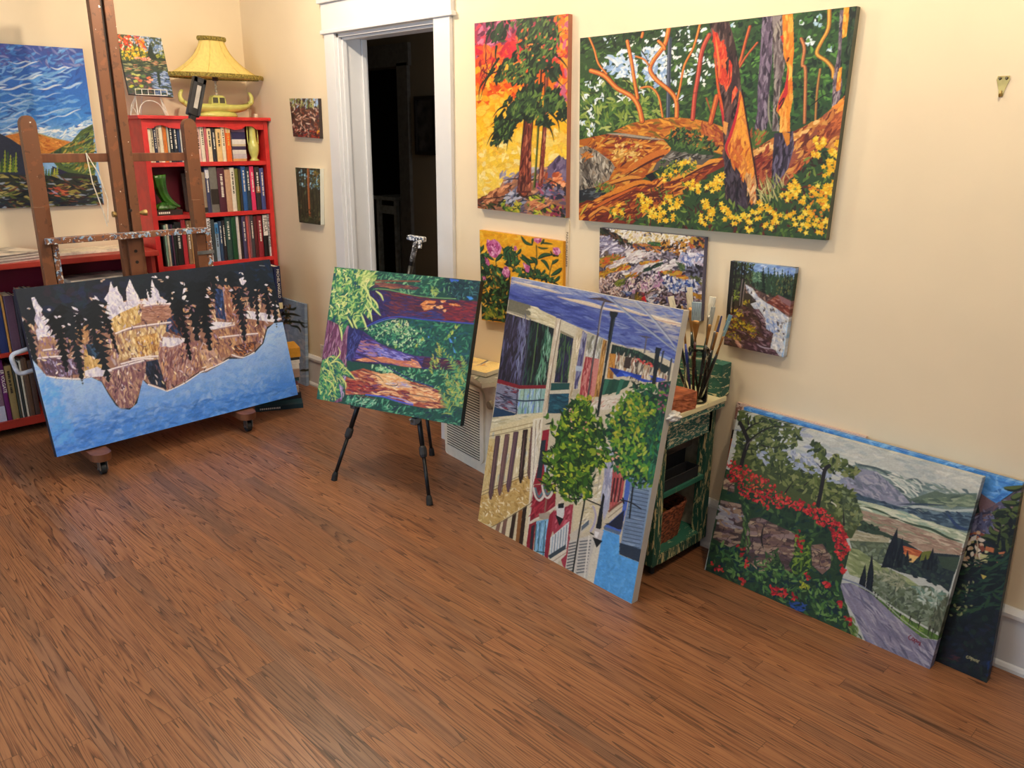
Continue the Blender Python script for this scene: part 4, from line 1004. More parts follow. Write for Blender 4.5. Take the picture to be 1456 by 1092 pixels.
def wallpx(bl, br, tr, tl, d=.038):              # hung slightly crooked: corners where the wall shows them
    return [at(*p, 1, -d) for p in (bl, br, tr, tl)]
RES = 1.15
def cells(c):
    s = [project(p) for p in c]; w = max(math.dist(s[0], s[1]), math.dist(s[3], s[2])); h = max(math.dist(s[1], s[2]), math.dist(s[0], s[3])); return int(w*RES), int(h*RES)
CLIFF = lean(1.230, -1.823, 93.8, 1.421, 13.6, .856, .13)
REDW = lean(2.025, -.789, 18.6, .857, 17.1, .683, .40)
STREET = lean(3.024, -.574, -2.6, .923, 10.1, 1.129)
V_ = Vector
TUSC = [V_((3.995, -.194, 0)), V_((4.881, -.206, 0)), V_((4.900, -.090, .668)), V_((4.022, -.090, .674))]
DARK = [V_((4.03, -.130, 0)), V_((5.037, -.146, 0)), V_((5.002, -.045, .667)), V_((4.020, -.045, .678))]
PEACH = [V_((3.950, -.075, 0)), V_((4.47, -.08, 0)), V_((4.494, -.014, .676)), V_((3.970, -.014, .679))]
TALL = wallpx((679.2, 296), (804.4, 310), (808, 19.6), (674.6, 33.2), .028)
BIG = wallpx((823, 313), (1174, 341.7), (1218.5, 8.6), (824.8, 54.3), .028)
PEONY = wallpx((685, 455), (800, 470), (800.5, 343.3), (681.8, 326.8), .024)
RIVER = wallpx((851, 440), (996, 457), (1002, 337.5), (852.9, 323.7), .026)
WATER = wallpx((1029, 490), (1114, 508), (1131.5, 381), (1039, 371), .026)
CORNER = [V_((.30, -.062, 0)), V_((.637, -.062, 0)), V_((.634, -.030, .583)), V_((.297, -.030, .583))]
BARK = wallpx((417, 194), (455, 197), (452, 140), (411.5, 140), .025)
WOODS = wallpx((425.5, 316), (456, 320), (455, 240), (420, 238), .03)
SKY = [V_((.03, y, z)) for y, z in ((-1.78, 1.277), (-1.045, 1.267), (-1.045, 2.18), (-1.78, 2.175))]
POND = [at(184, 134, 0, .262), at(247, 138, 0, .262), at(229, 54, 0, .19), at(165, 48, 0, .19)]
G = dict(cliff=1.08, redw=.95, street=.9, tusc=.9, dark=.9, peach=.9, tall=.85, big=.85, peony=.85, river=.85, water=.9, bark=.95, woods=1., sky=1., pond=.95)
# ---- strokes shared by the paintings
def spruce(a, base, tip, w, cols, n=14, lw=5, up=0.5, seed=0):
    """hanging or standing conifer: branches shorten towards the tip"""
    r = random.Random(seed+int(base[0])); bx_, by = base; tx, ty = tip
    dx, dy = tx-bx_, ty-by; L = math.hypot(dx, dy); ux, uy = dx/L, dy/L; px, py = -uy, ux
    a.line([base, tip], cols[0], lw*.9, 2)
    for i in range(n):
        t = (i+.3)/n; c = (bx_+dx*t, by+dy*t); wd = w*(1-t)**.75*r.uniform(.65, 1.15)+lw*.4
        for s in (-1, 1):
            e = (c[0]+px*s*wd-ux*wd*up*r.uniform(.6, 1.3)*-1*-1, c[1]+py*s*wd-uy*wd*up*r.uniform(.6, 1.3)*-1*-1)
            m = ((c[0]+e[0])/2+ux*wd*.12, (c[1]+e[1])/2+uy*wd*.12)
            a.line([c, m, e], r.choice(cols), lw*r.uniform(.8, 1.3), 2)
def spots(a, pts, cols, ln, w, k=3, ang=0, var=90, rad=8, **kw):
    for x, y in pts: a.strokes([(x-rad, y-rad), (x+rad, y-rad), (x+rad, y+rad), (x-rad, y+rad)], k, cols, ln, w, ang, var, **kw)
def fir(a, base, tip, w, col, n=9, seed=0, back=.35):
    """solid ragged conifer silhouette from base to tip"""
    r = random.Random(seed+int(base[0]*7+tip[1])); bx_, by = base; dx, dy = tip[0]-bx_, tip[1]-by; L = math.hypot(dx, dy); ux, uy = dx/L, dy/L; px, py = -uy, ux
    sides = []
    for s in (-1, 1):
        pts = []
        for i in range(n):
            t = i/n; wd = w*(1-t)**.8*r.uniform(.75, 1.25)+2; wi = wd*r.uniform(.18, .42)
            ta = (t+.6/n*r.uniform(.5, 1.2))*L; tb = (t+1/n)*L-wd*0
            pts.append((bx_+ux*(ta+wd*back)+px*s*wd, by+uy*(ta+wd*back)+py*s*wd)); pts.append((bx_+ux*tb+px*s*wi, by+uy*tb+py*s*wi))
        sides.append(pts)
    a.poly([base]+sides[0]+[tip]+sides[1][::-1], col)
FULL = [(-400, -400), (2400, -400), (2400, 2400), (-400, 2400)]

def paint_cliff():
    a = Art(CLIFF, *cells(CLIFF), '#1b2533', 11); a.z(0, 300, 3.033)
    a.strokes(FULL, 500, ['#1b2636', '#1f2c3c', '#18202f', '#222c44', '#1c2a35'], 60, 26, 20, 60, a=.7)
    a.strokes([(180, 330), (560, 300), (560, 430), (180, 460)], 60, ['#1e2a52', '#222b4a', '#1b3040', '#2a2436'], 50, 24, 0, 60, a=.6)
    a.strokes([(1000, 225), (1190, 205), (1230, 420), (1050, 420)], 40, ['#15294a', '#1a3352', '#18243e'], 40, 16, 60, 50, a=.6)
    # cliffs
    CLF = [(95, 455), (150, 500), (170, 420), (230, 520), (330, 440), (385, 520), (415, 440), (470, 400), (560, 385), (620, 380), (700, 370), (740, 430), (820, 400), (830, 500), (880, 430), (900, 330), (925, 300), (960, 330), (1000, 320), (1040, 350), (1060, 330), (1100, 350), (1130, 330), (1190, 390), (1215, 470), (1150, 500), (1130, 570), (1095, 605), (1040, 632), (985, 630), (940, 660), (890, 692), (860, 690), (790, 740), (722, 775), (640, 745), (612, 720), (600, 790), (575, 845), (520, 852), (480, 800), (440, 735), (395, 715), (340, 728), (250, 722), (205, 712), (150, 650)]
    a.poly(CLF, '#9a7566')
    a.strokes(CLF, 900, ['#b0968a', '#8a6a74', '#d4bea0', '#b89c88', '#7a5c68', '#a994b0', '#6b5060', '#e2d0b0', '#c0b0b8', '#54404e'], 34, 8, 82, 16, clip=True)
    def slab_(p, cols, ang=82, n=130, ln=30, w=7): a.poly(p, cols[0]); a.strokes(p, n, cols, ln, w, ang, 12, clip=True)
    slab_([(490, 445), (600, 400), (608, 480), (500, 525), (470, 500)], ['#c4a468', '#d9c08a', '#b08a4c', '#e4d2a0', '#c09a6a'], 78)
    slab_([(608, 405), (735, 395), (735, 470), (612, 480)], ['#9a6f62', '#b08878', '#7e5652', '#b58e84'], 5, 120, 40, 6)
    slab_([(500, 528), (715, 485), (725, 500), (690, 560), (680, 640), (640, 640), (570, 630), (520, 650), (505, 600)], ['#c6a87c', '#dcc89c', '#a8815e', '#e9dcb8', '#a98a80', '#8f6a5a'], 82, 300)
    slab_([(580, 545), (680, 525), (684, 600), (600, 640)], ['#b68656', '#d6b070', '#8f6440', '#e0c890'], 75, 140, 24, 6)
    slab_([(680, 590), (850, 560), (860, 690), (790, 735), (725, 770), (700, 700)], ['#8d6468', '#a37a74', '#c9a07e', '#6f4a56', '#b49a9c'], 100, 300)
    slab_([(630, 650), (680, 640), (720, 768), (650, 745), (628, 700)], ['#1f2a3e', '#2a3a58', '#1a2232'], 70, 60)
    slab_([(395, 715), (450, 690), (630, 650), (620, 730), (590, 790), (575, 845), (520, 852), (470, 770), (440, 730)], ['#8f6a70', '#b08c80', '#6c4a5c', '#c0a08c', '#7d5a64'], 78, 320)
    slab_([(470, 680), (540, 668), (560, 800), (530, 840), (500, 760)], ['#7b5566', '#a88888', '#c3a690', '#5c3e50'], 80, 120, 36, 5)
    slab_([(170, 560), (240, 520), (245, 600), (230, 640), (165, 640)], ['#a68068', '#8e72a0', '#c0a080', '#7e5e66'], 80, 80)
    slab_([(170, 640), (260, 630), (335, 640), (360, 700), (250, 718), (200, 705)], ['#5e4a62', '#8a7aa8', '#6a4c52', '#a9a4cc', '#4c3c50'], 60, 160, 22, 6)
    slab_([(315, 490), (380, 470), (385, 560), (330, 590)], ['#b78e68', '#a07a58', '#cfae84', '#8c6250'], 85, 90)
    slab_([(365, 600), (400, 570), (440, 660), (440, 690), (365, 700)], ['#c6a46c', '#dcc28c', '#a8844c'], 80, 80)
    slab_([(370, 575), (415, 572), (435, 620), (425, 640), (380, 620)], ['#27384f', '#3b5c80', '#1d2a3c'], 50, 40)
    slab_([(720, 470), (760, 440), (790, 500), (790, 545), (715, 520)], ['#1e3050', '#2c4674', '#6a4030', '#1a2438'], 50, 60)
    slab_([(925, 330), (960, 340), (970, 440), (975, 470), (930, 460)], ['#26365c', '#34508a', '#1c2743'], 80, 60)
    slab_([(965, 320), (1040, 330), (1040, 470), (980, 470)], ['#8e5f52', '#b08264', '#5e3a3a', '#a97a70'], 60, 120, 24, 7)
    slab_([(910, 500), (1140, 470), (1130, 540), (1090, 600), (1000, 620), (940, 640), (860, 690), (860, 610)], ['#9c7262', '#b98e6e', '#6e4a48', '#c8a27c', '#84606a'], 72, 420)
    slab_([(1010, 580), (1110, 560), (1085, 605), (1040, 625), (1005, 610)], ['#4c3440', '#8c5a40', '#2c2a3c', '#b2764a'], 40, 90, 18, 5)
    slab_([(860, 600), (930, 590), (960, 650), (890, 690)], ['#b99a94', '#d2b09a', '#8f6c72', '#c7a47e'], 60, 90)
    SNOW = ['#e3e2f2', '#d4d3ea', '#f0eef6', '#c4c2de']
    def snow(p, n=20, w=7): a.poly(p, SNOW[0]); a.strokes(p, n, SNOW+['#b3afcf'], 26, w, 70, 25, clip=True)
    snow([(455, 440), (465, 395), (450, 380), (470, 350), (478, 305), (490, 335), (505, 325), (512, 350), (528, 372), (535, 405), (548, 400), (545, 340), (560, 296), (580, 340), (595, 365), (610, 400), (560, 410), (515, 440), (480, 465), (470, 480)], 90)
    snow([(610, 400), (622, 378), (640, 392), (632, 340), (648, 360), (655, 296), (668, 330), (682, 345), (690, 370), (705, 380), (735, 395), (735, 405), (690, 395), (640, 408)], 50)
    snow([(455, 440), (475, 470), (520, 440), (600, 405), (560, 390), (490, 400)], 60)
    snow([(138, 375), (150, 372), (165, 400), (185, 425), (178, 440), (195, 460), (215, 470), (205, 490), (232, 520), (240, 548), (215, 540), (175, 545), (168, 560), (155, 520), (165, 500), (150, 470), (158, 440), (145, 410)], 60)
    snow([(305, 470), (318, 440), (345, 445), (350, 470), (372, 480), (360, 500), (330, 490), (312, 520), (318, 490)], 16)
    snow([(310, 412), (332, 420), (340, 432), (318, 424)], 3)
    snow([(408, 365), (418, 372), (432, 392), (450, 410), (440, 420), (415, 405)], 6)
    snow([(410, 470), (470, 470), (440, 490), (420, 485)], 6)
    snow([(785, 380), (795, 310), (806, 345), (800, 365), (820, 380), (810, 392)], 6)
    snow([(95, 460), (110, 480), (125, 560), (140, 620), (160, 660), (140, 655), (118, 580), (100, 500)], 16)
    snow([(930, 290), (940, 285), (942, 305)], 3); snow([(1030, 295), (1050, 285), (1065, 310), (1062, 325), (1040, 318)], 8)
    # snow ledges
    for p in ([(500, 528), (560, 505), (640, 492), (735, 480)], [(165, 635), (230, 628), (290, 625)], [(190, 600), (240, 595), (255, 605)], [(570, 637), (640, 628), (680, 625)], [(520, 660), (600, 640), (660, 636)], [(450, 690), (560, 660), (620, 645)], [(620, 410), (690, 400), (740, 402)], [(205, 714), (260, 720), (340, 724), (395, 712)], [(395, 700), (440, 690), (480, 688)], [(640, 748), (700, 768), (722, 776), (790, 745), (860, 700)], [(690, 560), (730, 585), (775, 570)], [(890, 500), (930, 505), (1010, 490)], [(945, 545), (1030, 535), (1110, 528)], [(862, 696), (930, 668), (985, 640)], [(1000, 620), (1050, 632), (1095, 610)], [(700, 545), (740, 550), (800, 552)]):
        a.line(p, '#ece6ee', 6); a.line([(x+3, y+6) for x, y in p], '#8f7f96', 3)
    a.strokes(CLF, 260, ['#ece2e0', '#5c4458', '#d0c4d4', '#3c3044', '#ecdcbc', '#9c8ab0'], 20, 5, 75, 40, clip=True)
    snow([(365, 690), (420, 672), (460, 690), (450, 712), (400, 716), (370, 712)], 30)
    snow([(700, 545), (780, 548), (800, 560), (760, 580), (700, 585)], 30)
    snow([(890, 490), (930, 478), (1010, 482), (930, 510), (905, 512)], 14); snow([(1040, 460), (1060, 430), (1140, 440), (1215, 465), (1180, 480), (1110, 470)], 40)
    # dark hanging trees
    D = ['#161f2a', '#1a2430', '#131a24']
    for b, t, w, n in (((105, 470), (162, 700), 24, 9), ((130, 520), (160, 665), 22, 6), ((240, 430), (292, 695), 52, 11), ((262, 400), (300, 600), 44, 8), ((300, 430), (360, 752), 44, 13), ((340, 440), (350, 560), 26, 5), ((390, 400), (470, 738), 66, 13), ((410, 380), (420, 600), 60, 9), ((450, 440), (512, 620), 20, 8), ((725, 290), (775, 520), 36, 9), ((770, 380), (822, 645), 34, 11), ((830, 300), (850, 560), 56, 9), ((862, 300), (905, 603), 60, 12), ((895, 300), (880, 500), 50, 8), ((1030, 330), (1055, 562), 36, 10), ((1100, 300), (1112, 492), 22, 9), ((1145, 300), (1160, 468), 34, 8), ((1175, 330), (1193, 508), 26, 9), ((990, 260), (1010, 400), 34, 6), ((640, 320), (650, 376), 16, 4), ((610, 320), (618, 380), 16, 4), ((1075, 250), (1085, 420), 40, 7), ((1125, 250), (1135, 400), 34, 7), ((925, 250), (915, 380), 44, 6), ((690, 300), (700, 345), 20, 3)):
        fir(a, b, t, w, D[n % 3], n)
    a.poly([(60, 330), (1170, 200), (1215, 380), (1150, 330), (1080, 310), (1040, 280), (980, 300), (930, 285), (880, 420), (850, 440), (820, 360), (790, 300), (760, 420), (720, 290), (690, 330), (655, 290), (630, 340), (605, 350), (560, 290), (540, 350), (500, 300), (478, 300), (450, 330), (440, 400), (405, 360), (385, 450), (330, 405), (300, 440), (280, 520), (240, 520), (200, 440), (145, 365), (130, 450), (100, 460)], '#18212e', .0)
    for x, y in ((440, 300), (720, 285), (790, 308), (930, 290), (250, 460), (270, 500), (300, 490), (400, 380), (370, 470), (1040, 270), (905, 340), (890, 370), (980, 300), (995, 340), (1150, 320), (165, 415), (130, 425), (180, 460), (215, 425), (740, 380), (745, 350), (690, 300), (665, 290), (800, 340), (1165, 360), (1170, 400), (1190, 410), (1100, 340), (1110, 380)):
        a.strokes([(x-8, y-6), (x+8, y-6), (x+8, y+6), (x-8, y+6)], 2, ['#d9d6e8', '#c8b0a0', '#e8e4f0'], 15, 6, 20, 30)
    for x, y in ((900, 350), (905, 400), (985, 330), (1000, 370), (1045, 380), (1060, 420), (1165, 340), (1130, 370), (830, 420), (800, 430), (420, 520), (430, 560), (300, 560), (330, 570), (240, 600)):
        a.strokes([(x-10, y-10), (x+10, y-10), (x+10, y+10), (x-10, y+10)], 4, ['#a87c64', '#8c5e50', '#c7a078', '#95748a'], 16, 6, 20, 40)
    # sky
    S = [(140, 640), (205, 714), (250, 724), (340, 729), (395, 717), (438, 737), (468, 790), (500, 838), (522, 854), (560, 856), (592, 828), (602, 786), (616, 728), (640, 752), (722, 779), (800, 744), (862, 699), (890, 696), (945, 666), (990, 638), (1042, 637), (1098, 612), (1136, 570), (1152, 510), (1180, 484), (1300, 470), (1300, 1100), (100, 1100)]
    T_ = a.im.copy()
    a.grad(S, ['#aac8f6', '#94b8f2', '#70a2ee', '#4c8ae6', '#5294f0'], (640, 650), (720, 960))
    a.strokes(S, 900, ['#7caaf0', '#6ea0ee', '#8cb6f4', '#5890e6', '#96bef4'], 46, 14, -12, 40, a=.30, clip=True)
    a.strokes([(180, 730), (560, 870), (1230, 600), (1240, 700), (500, 960), (230, 900)], 260, ['#8db4ec', '#7ba6e6', '#9fc0f0'], 40, 16, -20, 50, a=.30)
    a.strokes([(230, 900), (1270, 760), (1283, 793), (248, 1060)], 220, ['#3470cf', '#3f7edd', '#2f69c4', '#4a8ae6'], 60, 12, -14, 14, a=.45)
    a.strokes([(160, 700), (240, 1000), (330, 1000), (260, 760)], 120, ['#58a2f6', '#4f98ee', '#6aaef8'], 40, 16, -30, 40, a=.4)
    for b, t, w, n, s in (((345, 690), (360, 752), 10, 5, 5), ((1188, 440), (1193, 508), 12, 6, 4)): spruce(a, b, t, w, D, n, s, .45)
    a.strokes(CLF, 100, ['#5a3c48', '#3c2c3c', '#71525c'], 26, 3.2, 84, 22)
    a.line([(60, 337), (1163, 204)], '#1b2a3c', 8)
    a.line([(1118, 236), (1140, 238)], '#8a8f98', 3)
    canvas(a, CLIFF, .035, '#1a2638', 'large upside-down mountain cliff canvas with blue sky leaning on the studio easel', gain=G['cliff'])

def paint_redwood():
    a = Art(REDW, *cells(REDW), '#1c4a40', 5); a.z(430, 360, 5.2)
    GR_ = ['#1a4a44', '#1f5c4a', '#163c40', '#2c6e56', '#183448']
    a.strokes(FULL, 900, GR_, 60, 20, 150, 35)
    a.strokes([(540, 130), (1310, 200), (1280, 345), (700, 290), (540, 250)], 240, ['#2d7058', '#1a4a48', '#4d9068', '#173a44', '#7ab080'], 46, 10, 150, 40)
    a.strokes([(1050, 180), (1310, 210), (1290, 350), (1080, 330)], 140, ['#16343f', '#1b4048', '#142a38'], 50, 14, 60, 50)
    # upper trunks
    a.poly([(420, 215), (560, 200), (880, 205), (860, 215), (560, 212)], '#7c4a3a')
    a.poly([(530, 220), (700, 228), (860, 250), (840, 275), (720, 262), (530, 250)], '#5a3440'); a.strokes([(530, 222), (700, 230), (855, 255), (720, 262), (530, 245)], 50, ['#8a5444', '#6d3c3c', '#3c2c50', '#a0654a'], 70, 7, 6, 5)
    a.line([(540, 265), (640, 272), (760, 300), (900, 325), (1130, 338)], '#7fae6a', 5)
    T1 = [(430, 300), (560, 268), (700, 290), (860, 322), (1040, 345), (1290, 355), (1262, 525), (1100, 512), (900, 492), (760, 478), (640, 488), (560, 510), (480, 550), (420, 560)]
    a.poly(T1, '#4d2236'); a.strokes(T1, 360, ['#5e2430', '#6e2a30', '#3a1f44', '#7a3036', '#45223c', '#2c2050'], 80, 9, 6, 8, clip=True)
    a.poly([(430, 300), (560, 268), (660, 300), (640, 420), (640, 488), (560, 510), (480, 550), (420, 560)], '#2a2456', .85)
    a.strokes([(430, 300), (640, 290), (600, 490), (430, 560)], 120, ['#2a2458', '#1e1c48', '#3c2a66', '#243080'], 50, 9, 60, 40)
    a.strokes([(620, 300), (820, 330), (800, 470), (620, 470)], 80, ['#5a2a44', '#422650', '#6e3440', '#2e2a66'], 70, 8, 12, 14)
    a.strokes([(1040, 350), (1290, 360), (1270, 500), (1040, 490)], 90, ['#7e1f2c', '#8e2830', '#571c34', '#6a2038'], 60, 9, 5, 8)
    a.strokes([(700, 430), (1040, 430), (1020, 490), (720, 475)], 60, ['#2a3a86', '#3a3070', '#22306e', '#4a2a50'], 70, 7, 4, 6)
    for p in ([(870, 380), (910, 350), (985, 355), (975, 375), (930, 372), (900, 385), (990, 385), (960, 400), (890, 395)], [(880, 400), (950, 395), (970, 412), (900, 425)], [(985, 395), (1035, 385), (1040, 405), (1010, 415)], [(1085, 372), (1135, 376), (1175, 395), (1140, 392), (1085, 386)], [(1025, 352), (1055, 352), (1055, 362), (1028, 362)], [(1040, 420), (1060, 415), (1050, 440)]): a.poly(p, '#d98a4e'); a.strokes(p, 8, ['#eeb078', '#c8703a', '#f2c490'], 20, 5, 5, 20)
    a.line([(470, 545), (560, 500), (640, 476), (740, 472), (880, 490), (1260, 522)], '#3348b0', 9); a.line([(480, 555), (560, 512), (640, 488), (700, 484)], '#5e86d8', 4)
    a.line([(1020, 512), (1050, 514)], '#c9b24a', 4)
    # green window between the trunks
    W1 = [(455, 575), (500, 540), (560, 515), (640, 492), (760, 483), (900, 497), (1080, 518), (1260, 530), (1215, 850), (1060, 770), (960, 770), (820, 755), (740, 735), (660, 700), (560, 655), (490, 610)]
    a.poly(W1, '#1a4f48'); a.strokes(W1, 420, ['#1c5a4c', '#17443f', '#2a7058', '#153644', '#3f8a64', '#1a4f60'], 40, 11, 150, 50, clip=True)
    a.strokes([(470, 560), (640, 500), (900, 560), (900, 700), (740, 720), (560, 650)], 200, ['#4f9a6e', '#7cbc86', '#a9d49a', '#2c7a60', '#c5dfb0'], 26, 8, 130, 60)
    a.strokes([(600, 500), (780, 500), (780, 600), (620, 600)], 50, ['#a8c890', '#d8dcae', '#6ea878'], 24, 8, 120, 60)
    spots(a, [(1130, 550), (1150, 540), (1100, 590), (1080, 610), (1060, 630), (840, 690), (880, 640), (720, 530), (690, 690)], ['#8fae4e', '#b8c45a', '#5e9a58'], 30, 9, 3, 110, 40)
    for p in ([(1080, 625), (1095, 635), (1112, 665), (1090, 660)], [(1118, 622), (1132, 620), (1130, 640)], [(925, 610), (940, 620), (930, 630)], [(1110, 690), (1135, 740), (1120, 735)]): a.poly(p, '#4f8fe0')
    # big violet/orange fallen-looking trunks
    T2 = [(330, 560), (455, 580), (560, 660), (700, 720), (830, 758), (1000, 770), (1210, 800), (1215, 870), (1080, 860), (900, 855), (700, 830), (520, 815), (360, 800)]
    a.poly(T2, '#3a2f72'); a.strokes(T2, 300, ['#2b2a70', '#4a3f98', '#5c3a6a', '#33245a', '#6a5cb8', '#3b2a50'], 70, 9, 18, 12, clip=True)
    a.strokes([(430, 640), (560, 680), (620, 740), (500, 760), (420, 720)], 60, ['#a06a80', '#8a7ac8', '#c08a7a', '#6a5ab0'], 60, 9, 15, 12)
    a.strokes([(540, 700), (660, 720), (800, 770), (700, 790), (560, 760)], 70, ['#8a86d6', '#6a70c8', '#a9a0e0', '#5248a0'], 60, 8, 18, 10)
    for p, c in (([(390, 790), (470, 770), (600, 765), (700, 790), (850, 800), (880, 850), (780, 850), (660, 815), (560, 805), (430, 800)], '#c97a5c'), ([(800, 780), (850, 800), (880, 845), (850, 850), (820, 820)], '#f0a466')): a.poly(p, c); a.strokes(p, 60, ['#d98a62', '#e8a878', '#b9605a', '#f0b884', '#a86a90'], 50, 7, 8, 10, clip=True)
    a.poly([(900, 770), (1210, 800), (1215, 860), (1000, 860), (880, 840)], '#3c1f3c'); a.strokes([(900, 775), (1200, 800), (1200, 850), (900, 840)], 60, ['#4a2040', '#2c1c44', '#5e2a3c'], 50, 8, 8, 8)
    a.line([(370, 795), (520, 815), (700, 838), (900, 855)], '#241c44', 10)
    W2 = [(515, 835), (560, 818), (700, 832), (900, 858), (1080, 865), (1215, 900), (1200, 1010), (900, 1000), (760, 950), (640, 905), (540, 870)]
    a.poly(W2, '#17503f'); a.strokes(W2, 220, ['#1c5a46', '#2f8060', '#15413f', '#5aa878', '#183a4c', '#8cc890'], 34, 9, 140, 50, clip=True)
    a.strokes([(515, 835), (640, 840), (700, 890), (560, 870)], 40, ['#9ad09a', '#b8dca8', '#6ab890'], 26, 8, 130, 50)
    # lower frame
    a.z(430, 530, 4.853)
    T3 = [(290, 40), (300, 0), (420, -30), (560, 10), (720, 50), (860, 90), (960, 130), (1000, 240), (860, 245), (700, 215), (560, 165), (420, 150), (300, 150)]
    a.poly(T3, '#a4503c'); a.strokes(T3, 420, ['#8c2e2e', '#c07048', '#e0a070', '#7a2a34', '#eec090', '#b05a40', '#6a3a64'], 70, 9, 14, 12, clip=True)
    for p, cs in (([(500, 10), (620, 0), (740, 60), (760, 110), (640, 120), (560, 90), (520, 50)], ['#f0c088', '#e8a868', '#f6dcb0', '#d88a58']), ([(740, 110), (860, 110), (960, 150), (930, 200), (800, 190), (740, 160)], ['#eeb27a', '#f4d4a4', '#d98a5a', '#c87858']), ([(560, 70), (700, 60), (760, 100), (640, 100)], ['#b0a0c8', '#f2e0c8', '#d8a888'])): a.poly(p, cs[0]); a.strokes(p, 70, cs, 50, 8, 12, 14, clip=True)
    a.strokes([(290, 40), (440, 60), (520, 120), (320, 130)], 70, ['#7a2430', '#9c3430', '#561e34', '#b04a38'], 60, 9, 15, 12)
    for p in ([(700, 60), (800, 90), (900, 110)], [(620, 120), (760, 150), (880, 170), (950, 200)], [(740, 190), (860, 200), (960, 215)], [(560, 80), (640, 90), (660, 70)], [(420, -10), (520, 20), (560, 60)]): a.line(p, '#3c2440', 6, 1)
    a.line([(400, -120), (520, -80), (620, -20), (760, 50), (900, 95)], '#2c2c70', 8); a.line([(440, 150), (560, 165), (640, 190), (760, 220)], '#4660d0', 10)
    a.line([(590, 160), (680, 180), (760, 210)], '#7f9af0', 6)
    W3 = [(285, 215), (300, 160), (370, 148), (460, 158), (560, 175), (640, 200), (760, 228), (900, 250), (1000, 250), (1110, 280), (1090, 370), (770, 310), (280, 230)]
    a.poly(W3, '#164a3f'); a.strokes(W3, 200, ['#1c5a4a', '#2f7a60', '#14383c', '#60a880', '#163048'], 40, 9, 160, 40, clip=True); a.strokes([(300, 165), (460, 175), (600, 230), (320, 220)], 60, ['#6ab090', '#a8d4b0', '#3f8a70'], 30, 7, 150, 40)
    a.line([(370, 165), (450, 165), (520, 185)], '#6a2c2c', 6, 1)
    # violet trunk on the left
    a.z(430, 360, 5.2)
    T0 = [(190, 490), (260, 480), (345, 540), (340, 640), (325, 760), (330, 840), (290, 1000), (295, 1092), (230, 1110), (110, 1070), (150, 760)]
    a.poly(T0, '#6c3a5c'); a.strokes(T0, 240, ['#7a4468', '#5c2c4a', '#8a5a80', '#9c6c94', '#4c2a44', '#a88098'], 70, 8, 98, 8, clip=True)
    a.poly([(345, 545), (455, 575), (430, 650), (370, 780), (330, 800), (330, 640)], '#2a2860'); a.strokes([(345, 550), (440, 580), (370, 780), (330, 790)], 60, ['#2c3070', '#1e1e50', '#48509a'], 60, 8, 100, 20)
    a.strokes([(270, 880), (320, 860), (300, 1090), (270, 1090)], 40, ['#b09ac8', '#8a7ab0', '#c8b4d8'], 50, 7, 95, 10)
    # foliage top left
    F1 = [(235, 100), (540, 130), (535, 240), (490, 250), (500, 330), (560, 400), (580, 460), (520, 400), (500, 500), (450, 440), (470, 550), (400, 555), (370, 480), (330, 540), (290, 640), (270, 530), (190, 490), (200, 300)]
    a.poly(F1, '#2f6e50'); a.strokes(F1, 420, ['#4f9a5e', '#8cba6a', '#2f6e50', '#c5d67e', '#1f5a50', '#a9cc74', '#1d4460'], 44, 11, 120, 40, clip=True)
    a.strokes([(400, 130), (540, 150), (520, 260), (420, 230)], 50, ['#c8d486', '#a6bc6c', '#e2e29c', '#7aa458'], 60, 12, 130, 15)
    for p in ([(410, 230), (460, 260), (500, 330), (515, 400)], [(540, 280), (580, 310), (598, 355)], [(470, 330), (520, 400), (580, 465)], [(460, 380), (500, 440), (515, 505)], [(430, 440), (455, 500), (480, 570)], [(370, 480), (390, 530), (405, 560)], [(330, 470), (360, 520), (375, 555)], [(440, 210), (480, 280), (500, 350)], [(500, 320), (545, 370), (560, 410)], [(270, 530), (290, 590), (292, 650)]):
        a.line(p, '#c9d982', 13, 1); a.line([(x+3, y-2) for x, y in p], '#e4e8a4', 4, 1)
    a.strokes([(240, 110), (380, 130), (360, 480), (210, 470)], 140, ['#9cc878', '#d0dc88', '#5fa868', '#e4e6a0', '#236a5c'], 40, 9, 60, 50)
    # foliage lower left
    F2 = [(150, 790), (230, 750), (290, 790), (330, 850), (390, 935), (300, 900), (320, 1005), (270, 960), (290, 1060), (230, 1100), (105, 1080), (125, 900)]
    a.poly(F2, '#256a5a'); a.strokes(F2, 300, ['#5fa868', '#b8d070', '#1f5a54', '#d8e08a', '#3c8a60', '#88bc68', '#1c4c60'], 50, 8, 60, 40, clip=True)
    for p in ([(265, 690), (280, 740), (240, 790), (200, 820)], [(300, 840), (350, 880), (395, 935)], [(280, 900), (320, 960), (320, 1005)], [(200, 820), (260, 800), (320, 850)], [(150, 850), (210, 880), (250, 960)], [(160, 930), (220, 960), (250, 1040)]): a.line(p, '#d6de84', 10, 1)
    # ferns on the right
    for b, t, w in (((1215, 1010), (1010, 670), 60), ((1180, 1090), (955, 760), 60), ((1215, 880), (1165, 750), 30), ((1100, 1190), (1000, 980), 50), ((1180, 930), (1090, 760), 50), ((1150, 1130), (1060, 930), 50), ((1215, 1160), (1130, 960), 46)):
        spruce(a, b, t, w, ['#4f9468', '#8aa84c', '#2c6e58', '#6aa060', '#a8b85a'], 16, 9, -.6)
    a.strokes([(1000, 660), (1030, 740), (960, 900), (930, 870), (960, 760)], 40, ['#8fa84a', '#b8b858', '#5e8c50'], 34, 8, 60, 20)
    a.strokes([(1060, 900), (1200, 900), (1180, 1120), (1020, 1100)], 70, ['#7ab070', '#b0b858', '#2f7a60', '#c8b860'], 36, 7, 60, 30)
    a.strokes([(1060, 200), (1290, 220), (1270, 350), (1120, 330)], 16, ['#3a6a74', '#4a8088'], 40, 4, 60, 50)
